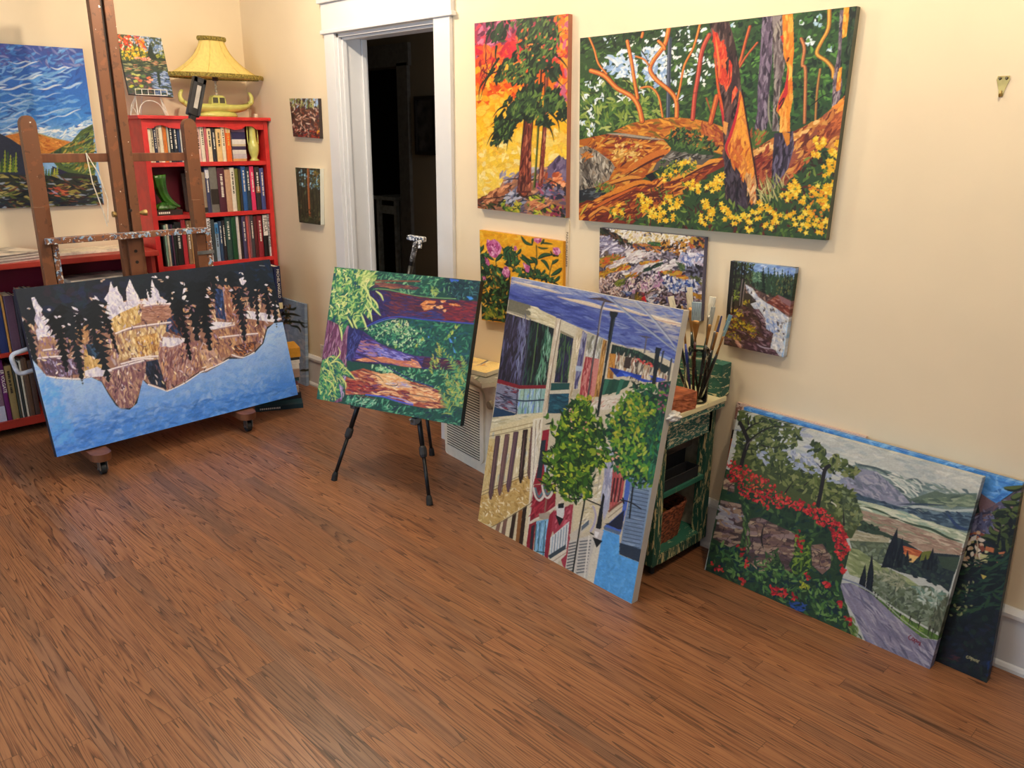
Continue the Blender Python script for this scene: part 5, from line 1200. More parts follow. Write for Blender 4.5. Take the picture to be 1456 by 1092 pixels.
    a.poly([(1085, 190), (1155, 200), (1150, 212), (1120, 205), (1100, 218)], '#3a62c8'); a.poly([(1210, 320), (1250, 325), (1262, 340), (1235, 348)], '#3f86d8')
    a.strokes([(950, 250), (1010, 270), (1000, 310), (960, 300)], 14, ['#a8b864', '#7a9a50'], 34, 8, 60, 30)
    canvas(a, REDW, .035, '#141c24', 'redwood forest canvas turned on its side on the black tripod easel', gain=G['redw'])
def paint_street():
    a = Art(STREET, *cells(STREET), '#c9bfa6', 8); A_ = (660, 380, 4.282); B_ = (660, 610, 4.282); a.z(*A_)
    # sky
    SK = [(270, 20), (1400, 250), (1300, 600), (1120, 500), (930, 470), (860, 440), (700, 370), (420, 240), (275, 200)]
    a.grad(SK, ['#8f9cc4', '#6a79b4', '#46539a', '#5a68a8', '#7d8ab8'], (700, 120), (640, 400))
    a.strokes(SK, 420, ['#3f4f98', '#5666ac', '#7c8cc0', '#36458a', '#95a0c4', '#4a5aa2'], 110, 10, 14, 6, a=.55, clip=True)
    a.strokes([(300, 150), (700, 250), (820, 400), (640, 340), (280, 190)], 160, ['#35438c', '#2c3a80', '#4452a0', '#5060a8'], 110, 12, 16, 6, a=.7)
    a.strokes([(820, 330), (1260, 500), (1280, 560), (900, 450)], 110, ['#3a4a96', '#2f3d84', '#5565ac', '#6a7ab8'], 90, 10, 16, 8, a=.7)
    a.strokes([(290, 50), (840, 160), (840, 200), (290, 100)], 100, ['#8794bc', '#a4abc4', '#6c7cb0', '#b9b6bc'], 100, 8, 13, 5, a=.7)
    a.strokes([(900, 180), (1340, 270), (1300, 480), (1000, 300)], 130, ['#9498b0', '#a9a8b0', '#8288a8', '#b8b2ae'], 90, 10, 15, 8, a=.7)
    for p, w in (([(285, 85), (360, 105), (470, 130), (590, 165)], 16), ([(560, 180), (700, 215), (860, 255), (1000, 280)], 15), ([(640, 195), (760, 220), (850, 250)], 10), ([(1110, 290), (1200, 320), (1330, 350)], 24), ([(1130, 300), (1240, 340), (1330, 365)], 14), ([(860, 225), (960, 250), (1060, 285), (1120, 300)], 12)):
        a.line(p, '#d9c4a6', w, 1, .9); a.line([(x+8, y-3) for x, y in p], '#e9dcc4', w*.4, 1)
    a.line([(1170, 320), (1240, 335), (1320, 355)], '#b8786c', 3, 1)
    a.line([(1258, 352), (1275, 358), (1290, 356)], '#3a4590', 3)
    for p, c, w in (([(870, 180), (1000, 290), (1180, 430), (1300, 520)], '#9aa4b8', 10), ([(885, 180), (1010, 290), (1190, 430), (1300, 530)], '#545c70', 3), ([(1040, 210), (1130, 300), (1230, 420), (1300, 510)], '#a9b0c2', 8), ([(1055, 215), (1140, 300), (1240, 420), (1302, 515)], '#5c6478', 3)): a.line(p, c, w)
    a.line([(1120, 490), (1200, 540), (1290, 570)], '#9ab0d8', 16, 1, .6)
    # big dark building
    a.poly([(275, 195), (410, 235), (408, 320), (262, 270)], '#6f6c5c'); a.poly([(405, 235), (560, 305), (555, 375), (405, 315)], '#cbc09c'); a.strokes([(405, 240), (560, 310), (555, 370), (405, 310)], 30, ['#d6ccaa', '#b8ac86', '#ded6b8'], 60, 9, 25, 6)
    a.line([(262, 268), (330, 285), (405, 315)], '#9a9684', 8)
    a.poly([(258, 278), (400, 325), (350, 725), (205, 685)], '#2a2636'); a.strokes([(258, 278), (400, 325), (350, 725), (205, 685)], 170, ['#3c3650', '#20202c', '#4c4a6c', '#2c2638', '#5a5a80', '#1c1a24'], 110, 9, 100, 4, clip=True)
    a.strokes([(340, 320), (385, 325), (340, 700), (310, 690)], 40, ['#6a6e96', '#5a5c80', '#8088a8'], 90, 7, 98, 3)
    a.poly([(400, 320), (550, 375), (500, 720), (350, 720)], '#18201e'); a.strokes([(400, 320), (550, 375), (500, 720), (350, 720)], 150, ['#1c2a28', '#141820', '#26483c', '#22203a', '#0f1414'], 90, 9, 98, 4, clip=True)
    a.strokes([(480, 400), (540, 400), (500, 700), (440, 700)], 50, ['#4a7a5c', '#6aa080', '#2c5c4a', '#8ab8a0'], 90, 6, 98, 4)
    a.line([(452, 340), (430, 520), (405, 700)], '#5a7a48', 5); a.line([(402, 320), (385, 500), (350, 720)], '#3a4056', 8)
    a.poly([(205, 680), (340, 720), (500, 718), (498, 740), (338, 742), (200, 705)], '#7c1c28')
    a.poly([(198, 705), (335, 742), (325, 890), (185, 850)], '#7a7c94'); a.strokes([(200, 710), (335, 745), (325, 885), (188, 850)], 70, ['#9098b4', '#5a3c50', '#484e68', '#7a2a3c', '#a8b0c8', '#2c2c40'], 40, 9, 15, 8, clip=True)
    a.poly([(335, 742), (498, 740), (475, 885), (325, 895)], '#8fb4b0'); a.strokes([(335, 742), (498, 740), (475, 885), (325, 895)], 70, ['#7ca89c', '#a9c8d8', '#7c9ce0', '#9ab8a0', '#b8d4e0'], 70, 8, 98, 5, clip=True)
    for x in (360, 395, 430, 462): a.line([(x+8, 742), (x-8, 890)], '#2c3c48', 4)
    a.line([(200, 765), (330, 812), (485, 808)], '#20304c', 9); a.line([(325, 742), (318, 895)], '#1c2438', 6)
    a.poly([(185, 850), (320, 892), (300, 905), (175, 915)], '#1c3c5c')
    # column one and window bays
    a.poly([(560, 310), (588, 315), (545, 560), (505, 900), (478, 905), (520, 560)], '#cdbfa8'); a.strokes([(560, 310), (588, 315), (505, 900), (478, 905)], 30, ['#d9cfbc', '#b8a48c', '#e6dfd0'], 110, 6, 99, 2, clip=True); a.line([(590, 320), (552, 520), (520, 740), (508, 895)], '#5c4438', 4)
    a.poly([(590, 320), (685, 362), (668, 425), (586, 385)], '#cdc6ae'); a.poly([(588, 385), (668, 425), (665, 435), (584, 398)], '#8a8068')
    a.poly([(586, 400), (666, 435), (630, 705), (548, 702)], '#1c1e34'); a.strokes([(586, 400), (666, 435), (630, 705), (548, 702)], 90, ['#24284c', '#17182a', '#3a2c50', '#4a6c3c', '#1a2c34'], 100, 7, 98, 3, clip=True)
    a.line([(618, 420), (590, 700)], '#4a6a40', 5); a.poly([(530, 705), (650, 705), (645, 745), (525, 752)], '#1d4c4a'); a.poly([(525, 752), (648, 745), (646, 765), (522, 772)], '#c9c3b0')
    a.poly([(520, 772), (645, 768), (628, 890), (510, 890)], '#1f4a5c'); a.strokes([(520, 772), (645, 768), (628, 890), (510, 890)], 30, ['#24546a', '#1a3c50', '#2a6070'], 50, 12, 5, 10, clip=True)
    a.poly([(690, 365), (722, 380), (690, 560), (655, 790), (636, 860), (640, 740), (660, 560)], '#c2b494'); a.strokes([(690, 370), (720, 380), (655, 790), (638, 800)], 26, ['#d6ccb0', '#a08c6c', '#e2d9c4'], 90, 5, 99, 3, clip=True)
    a.poly([(722, 385), (750, 410), (725, 560), (712, 650), (680, 745), (668, 740), (690, 560)], '#6c6a94'); a.strokes([(722, 390), (748, 410), (690, 740), (670, 740)], 30, ['#4a4474', '#8c94b0', '#2c2c50', '#a9a8b8'], 70, 6, 98, 4, clip=True)
    a.poly([(680, 600), (720, 605), (715, 635), (678, 632)], '#a9b8cc'); a.poly([(665, 745), (700, 745), (690, 790), (655, 790)], '#b4ab96')
    a.poly([(750, 400), (845, 435), (820, 560), (735, 540)], '#a8a694'); a.strokes([(752, 405), (843, 435), (820, 560), (738, 540)], 40, ['#c0c0b8', '#8c8a78', '#d6dad8', '#76766a'], 60, 8, 98, 6, clip=True)
    a.poly([(738, 545), (820, 560), (790, 790), (700, 795), (715, 660)], '#a8464a'); a.strokes([(738, 545), (820, 560), (790, 790), (702, 795)], 50, ['#98323c', '#c47a74', '#8c2c38', '#d09088'], 90, 10, 98, 4, clip=True); a.poly([(790, 560), (822, 562), (800, 780), (768, 790)], '#c48078')
    a.poly([(845, 440), (870, 450), (820, 790), (790, 790)], '#b0803c'); a.strokes([(848, 440), (870, 450), (820, 790), (795, 790)], 20, ['#c8944c', '#6c4a28', '#d9b070'], 80, 5, 98, 3, clip=True)
    a.poly([(745, 830), (790, 800), (780, 860), (748, 900)], '#c08a80')
    # arcade, shops, umbrellas
    a.poly([(900, 470), (1060, 510), (1250, 610), (1240, 660), (1040, 555), (890, 528)], '#1c2c2a'); a.strokes([(900, 475), (1060, 515), (1240, 610), (1230, 640), (1040, 550), (895, 520)], 50, ['#2c4c3c', '#16241f', '#3c5c48'], 26, 5, 100, 6)
    a.poly([(890, 528), (1040, 555), (1240, 660), (1235, 700), (1060, 690), (870, 640)], '#b0a48c')
    a.strokes([(890, 535), (1040, 560), (1235, 660), (1230, 690), (1060, 680), (900, 620)], 130, ['#e2dccc', '#3c3230', '#c9c0ac', '#8c5a4c', '#f0ece0', '#5c5450', '#b08a5c'], 60, 7, 98, 4)
    a.poly([(885, 525), (925, 530), (905, 680), (868, 675)], '#a8722c'); a.strokes([(885, 525), (925, 530), (905, 680), (870, 675)], 14, ['#c88c3c', '#8a5420', '#d9a85c'], 80, 7, 97, 3, clip=True)
    a.poly([(980, 545), (1020, 550), (1008, 620), (968, 612)], '#3a2c28')
    a.strokes([(1040, 555), (1110, 570), (1150, 590), (1140, 605), (1040, 575)], 16, ['#c8443c', '#d8645c', '#b03030'], 14, 10, 20, 40)
    a.poly([(840, 680), (1010, 690), (990, 730), (930, 760), (840, 780)], '#1c4a3a')
    for x in (860, 905, 950): a.poly([(x, 680), (x+26, 684), (x-6, 770), (x-30, 780)], '#2f6a54' if x != 905 else '#174034')
    a.poly([(880, 608), (950, 625), (1020, 645), (1060, 672), (1130, 690), (1230, 688), (1180, 700), (1090, 700), (1000, 660), (930, 670)], '#2444b0'); a.poly([(880, 608), (950, 630), (920, 660)], '#16307c'); a.poly([(1020, 645), (1080, 660), (1060, 695)], '#1c3a98'); a.poly([(960, 640), (1020, 660), (980, 668)], '#4a70dc')
    a.poly([(1120, 655), (1230, 685), (1160, 690)], '#3054c8')
    a.poly([(770, 830), (840, 790), (990, 770), (970, 850), (850, 870), (760, 860)], '#d8cfc0'); a.strokes([(780, 830), (970, 780), (960, 840), (800, 860)], 30, ['#e8e2d6', '#b8a890', '#c89a8a'], 40, 6, 160, 30)
    a.poly([(1180, 700), (1290, 690), (1235, 1000), (1150, 1000)], '#1c3a34'); a.strokes([(1185, 700), (1285, 695), (1235, 980), (1160, 980)], 60, ['#244a3a', '#3c2c44', '#7c3c5c', '#16302a', '#6a7a8c'], 30, 8, 60, 40)
    # lamps and poles
    a.poly([(745, 190), (840, 185), (930, 225), (870, 215), (830, 205)], '#4c3c3c'); a.line([(855, 205), (835, 260), (815, 400), (785, 560), (755, 780)], '#50484c', 11); a.line([(860, 215), (838, 270), (818, 400)], '#a8a8b4', 3)
    a.poly([(888, 268), (938, 275), (930, 300), (920, 310), (860, 640), (820, 900), (803, 920), (820, 780), (850, 620), (892, 310), (884, 290)], '#161c22'); a.line([(912, 320), (880, 500), (848, 700)], '#3c4854', 3)
    a.poly([(1055, 415), (1110, 420), (1148, 432), (1100, 432)], '#4c4a58'); a.line([(1108, 430), (1096, 520)], '#5c5a68', 8)
    a.poly([(1165, 488), (1202, 494), (1190, 520), (1160, 740), (1138, 738), (1160, 520)], '#161c24'); a.poly([(1205, 508), (1218, 510), (1195, 620), (1186, 620)], '#30363e'); a.line([(1260, 560), (1240, 690)], '#30343c', 9)
    a.poly([(1280, 590), (1305, 600), (1290, 680), (1262, 680)], '#c8dce8')
    # cream facade, lower left
    a.poly([(175, 915), (470, 885), (465, 960), (160, 1000)], '#d6cfae'); a.strokes([(175, 915), (470, 885), (465, 960), (160, 1000)], 50, ['#e2dcc4', '#c4ba94', '#a9a58c', '#d8cfb0'], 60, 10, 172, 5, clip=True)
    a.z(*B_)
    a.poly([(145, 5), (480, -100), (470, 130), (400, 450), (380, 720), (80, 562)], '#d9cda4')
    a.strokes([(145, 5), (480, -60), (470, 130), (400, 450), (110, 400)], 140, ['#e2d8b4', '#cfc192', '#ece6cc', '#c9c09c', '#b8c0b4'], 60, 10, 100, 8)
    a.line([(150, 45), (300, 15), (470, -30)], '#6c5a40', 4); a.line([(155, 20), (300, -10), (470, -50)], '#a08c64', 5)
    G_ = [(104, 405), (270, 325), (420, 260), (395, 450), (180, 590), (82, 562)]
    a.poly(G_, '#c8a868'); a.strokes(G_, 220, ['#d9c084', '#b08c48', '#e6d8a8', '#c09c58', '#a8864c', '#f0e6c4'], 26, 9, 60, 50, clip=True)
    a.poly([(150, 60), (200, 60), (175, 400), (110, 400)], '#d0bb84'); a.strokes([(152, 100), (180, 100), (160, 390), (118, 390)], 30, ['#b89858', '#dcc894', '#c9b078'], 40, 8, 70, 30)
    a.line([(105, 385), (260, 320), (420, 250)], '#3c3028', 3); a.line([(105, 405), (260, 335), (420, 268)], '#5c4a34', 3)
    for x0, y0, x1, y1, c in ((205, 42, 163, 430, '#5c4448'), (262, 32, 218, 405, '#6c5050'), (315, 18, 270, 385, '#5c4450'), (372, 5, 345, 330, '#33241f'), (420, -10, 398, 305, '#6c5048')):
        a.poly([(x0-13, y0), (x0+15, y0-4), (x1+14, y1-40), (x1+4, y1), (x1-6, y1), (x1-14, y1-40)], c); a.line([(x0+16, y0), (x1+13, y1-20)], '#241a18', 4); a.line([(x0-2, y0+10), (x1-2, y1-40)], '#8a6c6c', 4, 1)
    a.poly([(420, -60), (480, -70), (400, 720), (375, 715), (395, 450)], '#e2dcc8'); a.strokes([(425, -50), (478, -60), (400, 700), (380, 690), (400, 450)], 50, ['#efece0', '#c9bc9c', '#8c7450', '#f4f2ea'], 110, 6, 96, 2, clip=True); a.line([(437, 0), (412, 420), (388, 716)], '#5c4838', 3)
    a.poly([(180, 590), (400, 455), (378, 715), (160, 610)], '#d9cdaa')
    for x0, y0, x1, y1, c in ((215, 570, 195, 640, '#8a6858'), (255, 545, 235, 650, '#7c5c50'), (310, 510, 285, 660, '#33231c'), (345, 490, 325, 690, '#8c5c30'), (372, 470, 345, 700, '#2c1f1a')):
        a.poly([(x0-14, y0+8), (x0+12, y0-8), (x1+12, y1+10), (x1-12, y1)], c)
    a.line([(160, 600), (270, 540), (400, 455)], '#7c6848', 5)
    # red facade with arches
    a.poly([(478, 10), (520, 0), (500, 200), (480, 330), (420, 340), (455, 200)], '#982434'); a.poly([(470, 70), (500, 65), (470, 300), (440, 300)], '#26303c'); a.strokes([(505, 150), (540, 160), (500, 300), (480, 300)], 12, ['#8aa8c8', '#a9c4e0'], 60, 8, 95, 5)
    a.poly([(425, 340), (560, 330), (555, 470), (400, 570)], '#8e2234'); a.strokes([(425, 350), (555, 400), (550, 460), (405, 560)], 40, ['#a02c3c', '#7c1c2c', '#b04450'], 60, 9, 120, 20)
    a.poly([(395, 580), (440, 560), (420, 740), (378, 715)], '#8c2030'); a.poly([(410, 590), (430, 580), (415, 735), (398, 728)], '#2a2c34')
    for cx_, cy_, r_ in ((458, 390, 34), (508, 375, 32)):
        a.line([(cx_-r_, cy_-30), (cx_-r_*.7, cy_+20), (cx_, cy_+44), (cx_+r_*.8, cy_+16), (cx_+r_, cy_-30)], '#d8d4cc', 13); a.line([(cx_-r_*.7, cy_-30), (cx_-r_*.4, cy_+8), (cx_, cy_+22), (cx_+r_*.6, cy_-4)], '#5a7884', 14)
    a.line([(400, 570), (440, 545), (470, 535)], '#d8cfc0', 10); a.line([(520, 500), (560, 470), (590, 440), (660, 400)], '#d8cfc0', 9)
    a.poly([(455, 515), (520, 505), (530, 540), (490, 552), (458, 545)], '#a89c8c'); a.line([(500, 430), (492, 500)], '#8c6c5c', 9)
    a.poly([(440, 560), (520, 545), (500, 640), (488, 770), (425, 740)], '#7cb0d4'); a.strokes([(445, 565), (515, 550), (486, 765), (430, 740)], 50, ['#8cc4ea', '#5c90b8', '#a8d8f4', '#6aa0cc'], 80, 8, 96, 4, clip=True)
    for p in ([(462, 570), (450, 745)], [(495, 560), (480, 770)], [(440, 580), (428, 735)]): a.line(p, '#1c4a50', 6)
    a.line([(440, 745), (490, 750)], '#1c4a50', 7)
    a.poly([(520, 520), (550, 490), (530, 640), (510, 790), (488, 775), (500, 640)], '#94283a'); a.poly([(545, 500), (665, 455), (640, 700), (615, 850), (600, 830), (540, 620), (525, 660)], '#a33a4c'); a.strokes([(550, 500), (660, 460), (640, 560), (540, 610)], 30, ['#b04858', '#8c2c3c', '#c86474'], 50, 9, 110, 20)
    a.poly([(525, 660), (640, 560), (625, 720), (520, 790)], '#d9dcdc')
    for i in range(6): x = 540+i*17; a.line([(x, 655-i*14), (x-10, 765-i*12)], '#5c7890' if i % 2 else '#8aa4b8', 6)
    a.poly([(510, 770), (620, 700), (618, 740), (530, 800)], '#3c4a54'); a.poly([(515, 795), (625, 725), (618, 765), (560, 822)], '#dcd4c4'); a.line([(540, 805), (622, 750)], '#a08c7c', 4)
    # cream block and grey louvres
    a.poly([(670, 400), (830, 250), (850, 100), (870, 100), (830, 400), (800, 600), (660, 660)], '#d6cbaa'); a.strokes([(690, 420), (840, 200), (830, 420), (700, 640)], 60, ['#e2dac0', '#c0b48c', '#ece8d8', '#b8b0a0'], 50, 9, 150, 20, clip=True)
    a.poly([(780, 140), (860, 110), (850, 140), (775, 175)], '#c89c5c'); a.poly([(700, 340), (735, 330), (715, 440), (690, 440)], '#5c6470')
    for cx_ in (690, 790): a.line([(cx_-10, 400), (cx_+5, 440), (cx_+35, 420)], '#dcd6c4', 12)
    for x in (800, 830): a.line([(x+10, 180), (x-20, 380)], '#b0a890', 6)
    a.poly([(640, 640), (700, 600), (780, 540), (775, 570), (700, 650), (650, 680)], '#c8c2b4'); a.poly([(715, 590), (760, 550), (758, 580), (712, 620)], '#5c6a78')
    LV = [(640, 680), (790, 640), (830, 700), (790, 940), (745, 910), (655, 870), (615, 850)]
    a.poly(LV, '#c9c6be')
    for i in range(11): y = 690+i*19; a.line([(640-i*2, y+8), (680-i*2, y-8+6)], '#5c6066', 8); a.line([(705-i*2, y-6), (770-i*3, y-22+8)], '#6c7076', 8)
    for x in (692, 760): a.line([(x, 650), (x-28, 900)], '#dedbd2', 9)
    a.poly([(795, 700), (830, 700), (795, 940), (745, 915), (770, 780)], '#d9d4c4')
    # lilac wall
    a.poly([(860, 90), (915, 150), (880, 480), (850, 560), (830, 420), (850, 300)], '#a9aec6'); a.strokes([(865, 110), (912, 160), (875, 480), (840, 420)], 50, ['#b8bcd2', '#8c92b0', '#c9c8d4', '#9a98b4'], 70, 8, 96, 4, clip=True)
    a.line([(785, 470), (800, 520), (790, 580), (770, 620)], '#b0aac4', 12)
    # red window block
    a.poly([(905, 230), (975, 215), (985, 260), (960, 420), (880, 510), (890, 400)], '#b05050'); a.strokes([(908, 235), (972, 222), (950, 420), (885, 500)], 24, ['#c46a64', '#94383c', '#d08880'], 60, 8, 96, 4, clip=True)
    for x in (915, 935, 957): a.line([(x, 300), (x-22, 440)], '#3c1c24', 9)
    a.line([(880, 500), (930, 460), (975, 430)], '#7c4c40', 10); a.poly([(865, 530), (980, 440), (985, 465), (900, 555), (872, 550)], '#d4c8b0'); a.line([(875, 540), (975, 460)], '#8c7c68', 4)
    # blue corner building
    a.poly([(985, 290), (1020, 290), (990, 470), (950, 640), (850, 590), (880, 570), (960, 500)], '#4a6ac0'); a.poly([(885, 570), (975, 490), (960, 610), (940, 610), (855, 575)], '#20263c'); a.poly([(848, 590), (950, 625), (945, 645), (850, 610)], '#5c708c')
    L2 = [(1010, 300), (1060, 200), (1195, 240), (1150, 300), (1075, 810), (945, 760), (965, 600), (1000, 440)]
    a.poly(L2, '#7088a8'); a.strokes(L2, 60, ['#7890b4', '#647c9c', '#8aa0bc'], 60, 10, 10, 5, clip=True)
    for i in range(22): y = 240+i*23; x = 1040-i*4; a.line([(x, y), (x+105, y+22)], '#34465c', 4)
    a.line([(1150, 250), (1120, 480), (1085, 730)], '#8ca0b8', 14); a.poly([(945, 690), (1090, 735), (1070, 812), (942, 760)], '#28384c')
    a.poly([(845, 610), (945, 645), (942, 762), (1070, 812), (1048, 960), (1020, 1062), (785, 945), (820, 760)], '#56a4ea'); a.strokes([(850, 620), (945, 650), (940, 765), (1065, 815), (1020, 1060), (790, 940), (820, 760)], 130, ['#5cacf2', '#4c98e0', '#6cb8f8', '#58a4e8'], 60, 14, 100, 40, a=.5, clip=True)
    # lamp posts
    a.line([(735, 330), (735, 420), (700, 620), (660, 880)], '#12181c', 10); a.line([(690, 400), (760, 435), (830, 465)], '#12181c', 9); a.poly([(845, 385), (855, 410), (845, 480), (835, 600), (812, 620), (800, 600), (825, 480)], '#161c24')
    a.poly([(800, 600), (848, 620), (835, 670), (820, 690), (785, 665), (790, 620)], '#c9c2c0'); a.poly([(780, 655), (842, 680), (805, 722)], '#14181e'); a.poly([(795, 620), (820, 628), (810, 660), (795, 655)], '#eceaea'); a.line([(770, 632), (785, 640)], '#14181e', 10)
    a.poly([(560, 470), (612, 460), (608, 520), (600, 545), (565, 530)], '#d8d8d6'); a.poly([(572, 455), (608, 448), (606, 480), (572, 482)], '#1a2024'); a.poly([(555, 522), (606, 545), (580, 590)], '#14181c')
    a.line([(1060, 240), (1030, 330), (1005, 540)], '#12181c', 9); a.line([(950, 430), (1010, 445), (1075, 485)], '#12181c', 8); a.line([(965, 420), (970, 450)], '#12181c', 10)
    a.poly([(1095, 250), (1140, 255), (1130, 290), (1105, 300)], '#c9c6c0'); a.line([(1120, 280), (1118, 305)], '#1a1c20', 8)
    a.poly([(820, 20), (850, 0), (850, 100), (800, 130)], '#d4d0d8')
    # hanging baskets
    a.z(*A_)
    LF = ['#2f5c1c', '#44701f', '#668a24', '#8ca42c', '#1c4420', '#4c7824', '#16361a']
    R1 = [(480, 900), (560, 890), (620, 860), (680, 800), (760, 790), (780, 860), (830, 900), (850, 1000), (900, 1200), (800, 1250), (760, 1400), (700, 1430), (640, 1420), (560, 1390), (500, 1340), (460, 1290), (520, 1230), (470, 1150), (520, 1080), (540, 980)]
    a.poly([(600, 880), (760, 840), (800, 1000), (810, 1200), (700, 1390), (600, 1360), (540, 1240), (560, 1000)], '#26481c'); a.strokes(R1, 420, LF, 52, 21, 70, 60)
    a.strokes(R1, 90, ['#b8c430', '#8cac2c', '#c4c440'], 26, 11, 60, 70); a.strokes(R1, 110, ['#163018', '#1c3c1c'], 44, 10, 60, 70); a.strokes([(640, 860), (760, 860), (760, 1000), (640, 1000)], 10, ['#d8a89c', '#c87c7c'], 12, 8, 0, 90)
    a.strokes([(680, 780), (800, 780), (800, 810), (680, 810)], 14, ['#c8a83c', '#a8982c'], 20, 8, 60, 60)
    R2 = [(1000, 740), (1040, 700), (1250, 740), (1260, 900), (1230, 1100), (1200, 1300), (1140, 1330), (1060, 1350), (980, 1290), (930, 1250), (880, 1210), (890, 1100), (850, 1000), (880, 880), (950, 880)]
    a.poly([(1000, 760), (1240, 780), (1220, 1050), (1180, 1290), (1040, 1280), (920, 1180), (880, 1020), (920, 900)], '#173c28'); a.strokes(R2, 620, ['#1c4c30', '#14382a', '#2c6c34', '#3c7c2c', '#6c9424', '#0f2c24', '#1c5844'], 40, 15, 110, 50)
    a.strokes([(980, 740), (1160, 860), (1080, 1000), (900, 1060), (880, 900)], 150, ['#889828', '#5c8824', '#b0ac38', '#447420'], 30, 13, 60, 60)
    a.strokes([(920, 1050), (1100, 1000), (1150, 1280), (950, 1260)], 90, ['#7ca42c', '#3c7c30', '#a8b848', '#5c9438'], 34, 11, 100, 40)
    a.strokes([(1180, 700), (1270, 700), (1240, 900), (1180, 880)], 26, ['#8c3c64', '#a84c7c', '#5c6c50'], 16, 8, 90, 60); a.strokes([(900, 1100), (960, 1100), (960, 1190), (900, 1190)], 6, ['#e0a890'], 16, 9, 0, 60)
    a.strokes([(1140, 900), (1250, 900), (1200, 1250), (1120, 1250)], 80, ['#16503c', '#0f3a30', '#2c7c58'], 60, 10, 100, 20)
    a.line([(1050, 700), (1015, 690)], '#1a1c20', 3)
    canvas(a, STREET, .035, '#c9c9c4', 'tall upside-down street scene canvas with leafy hanging baskets and shopfronts leaning on the green table', gain=G['street'])

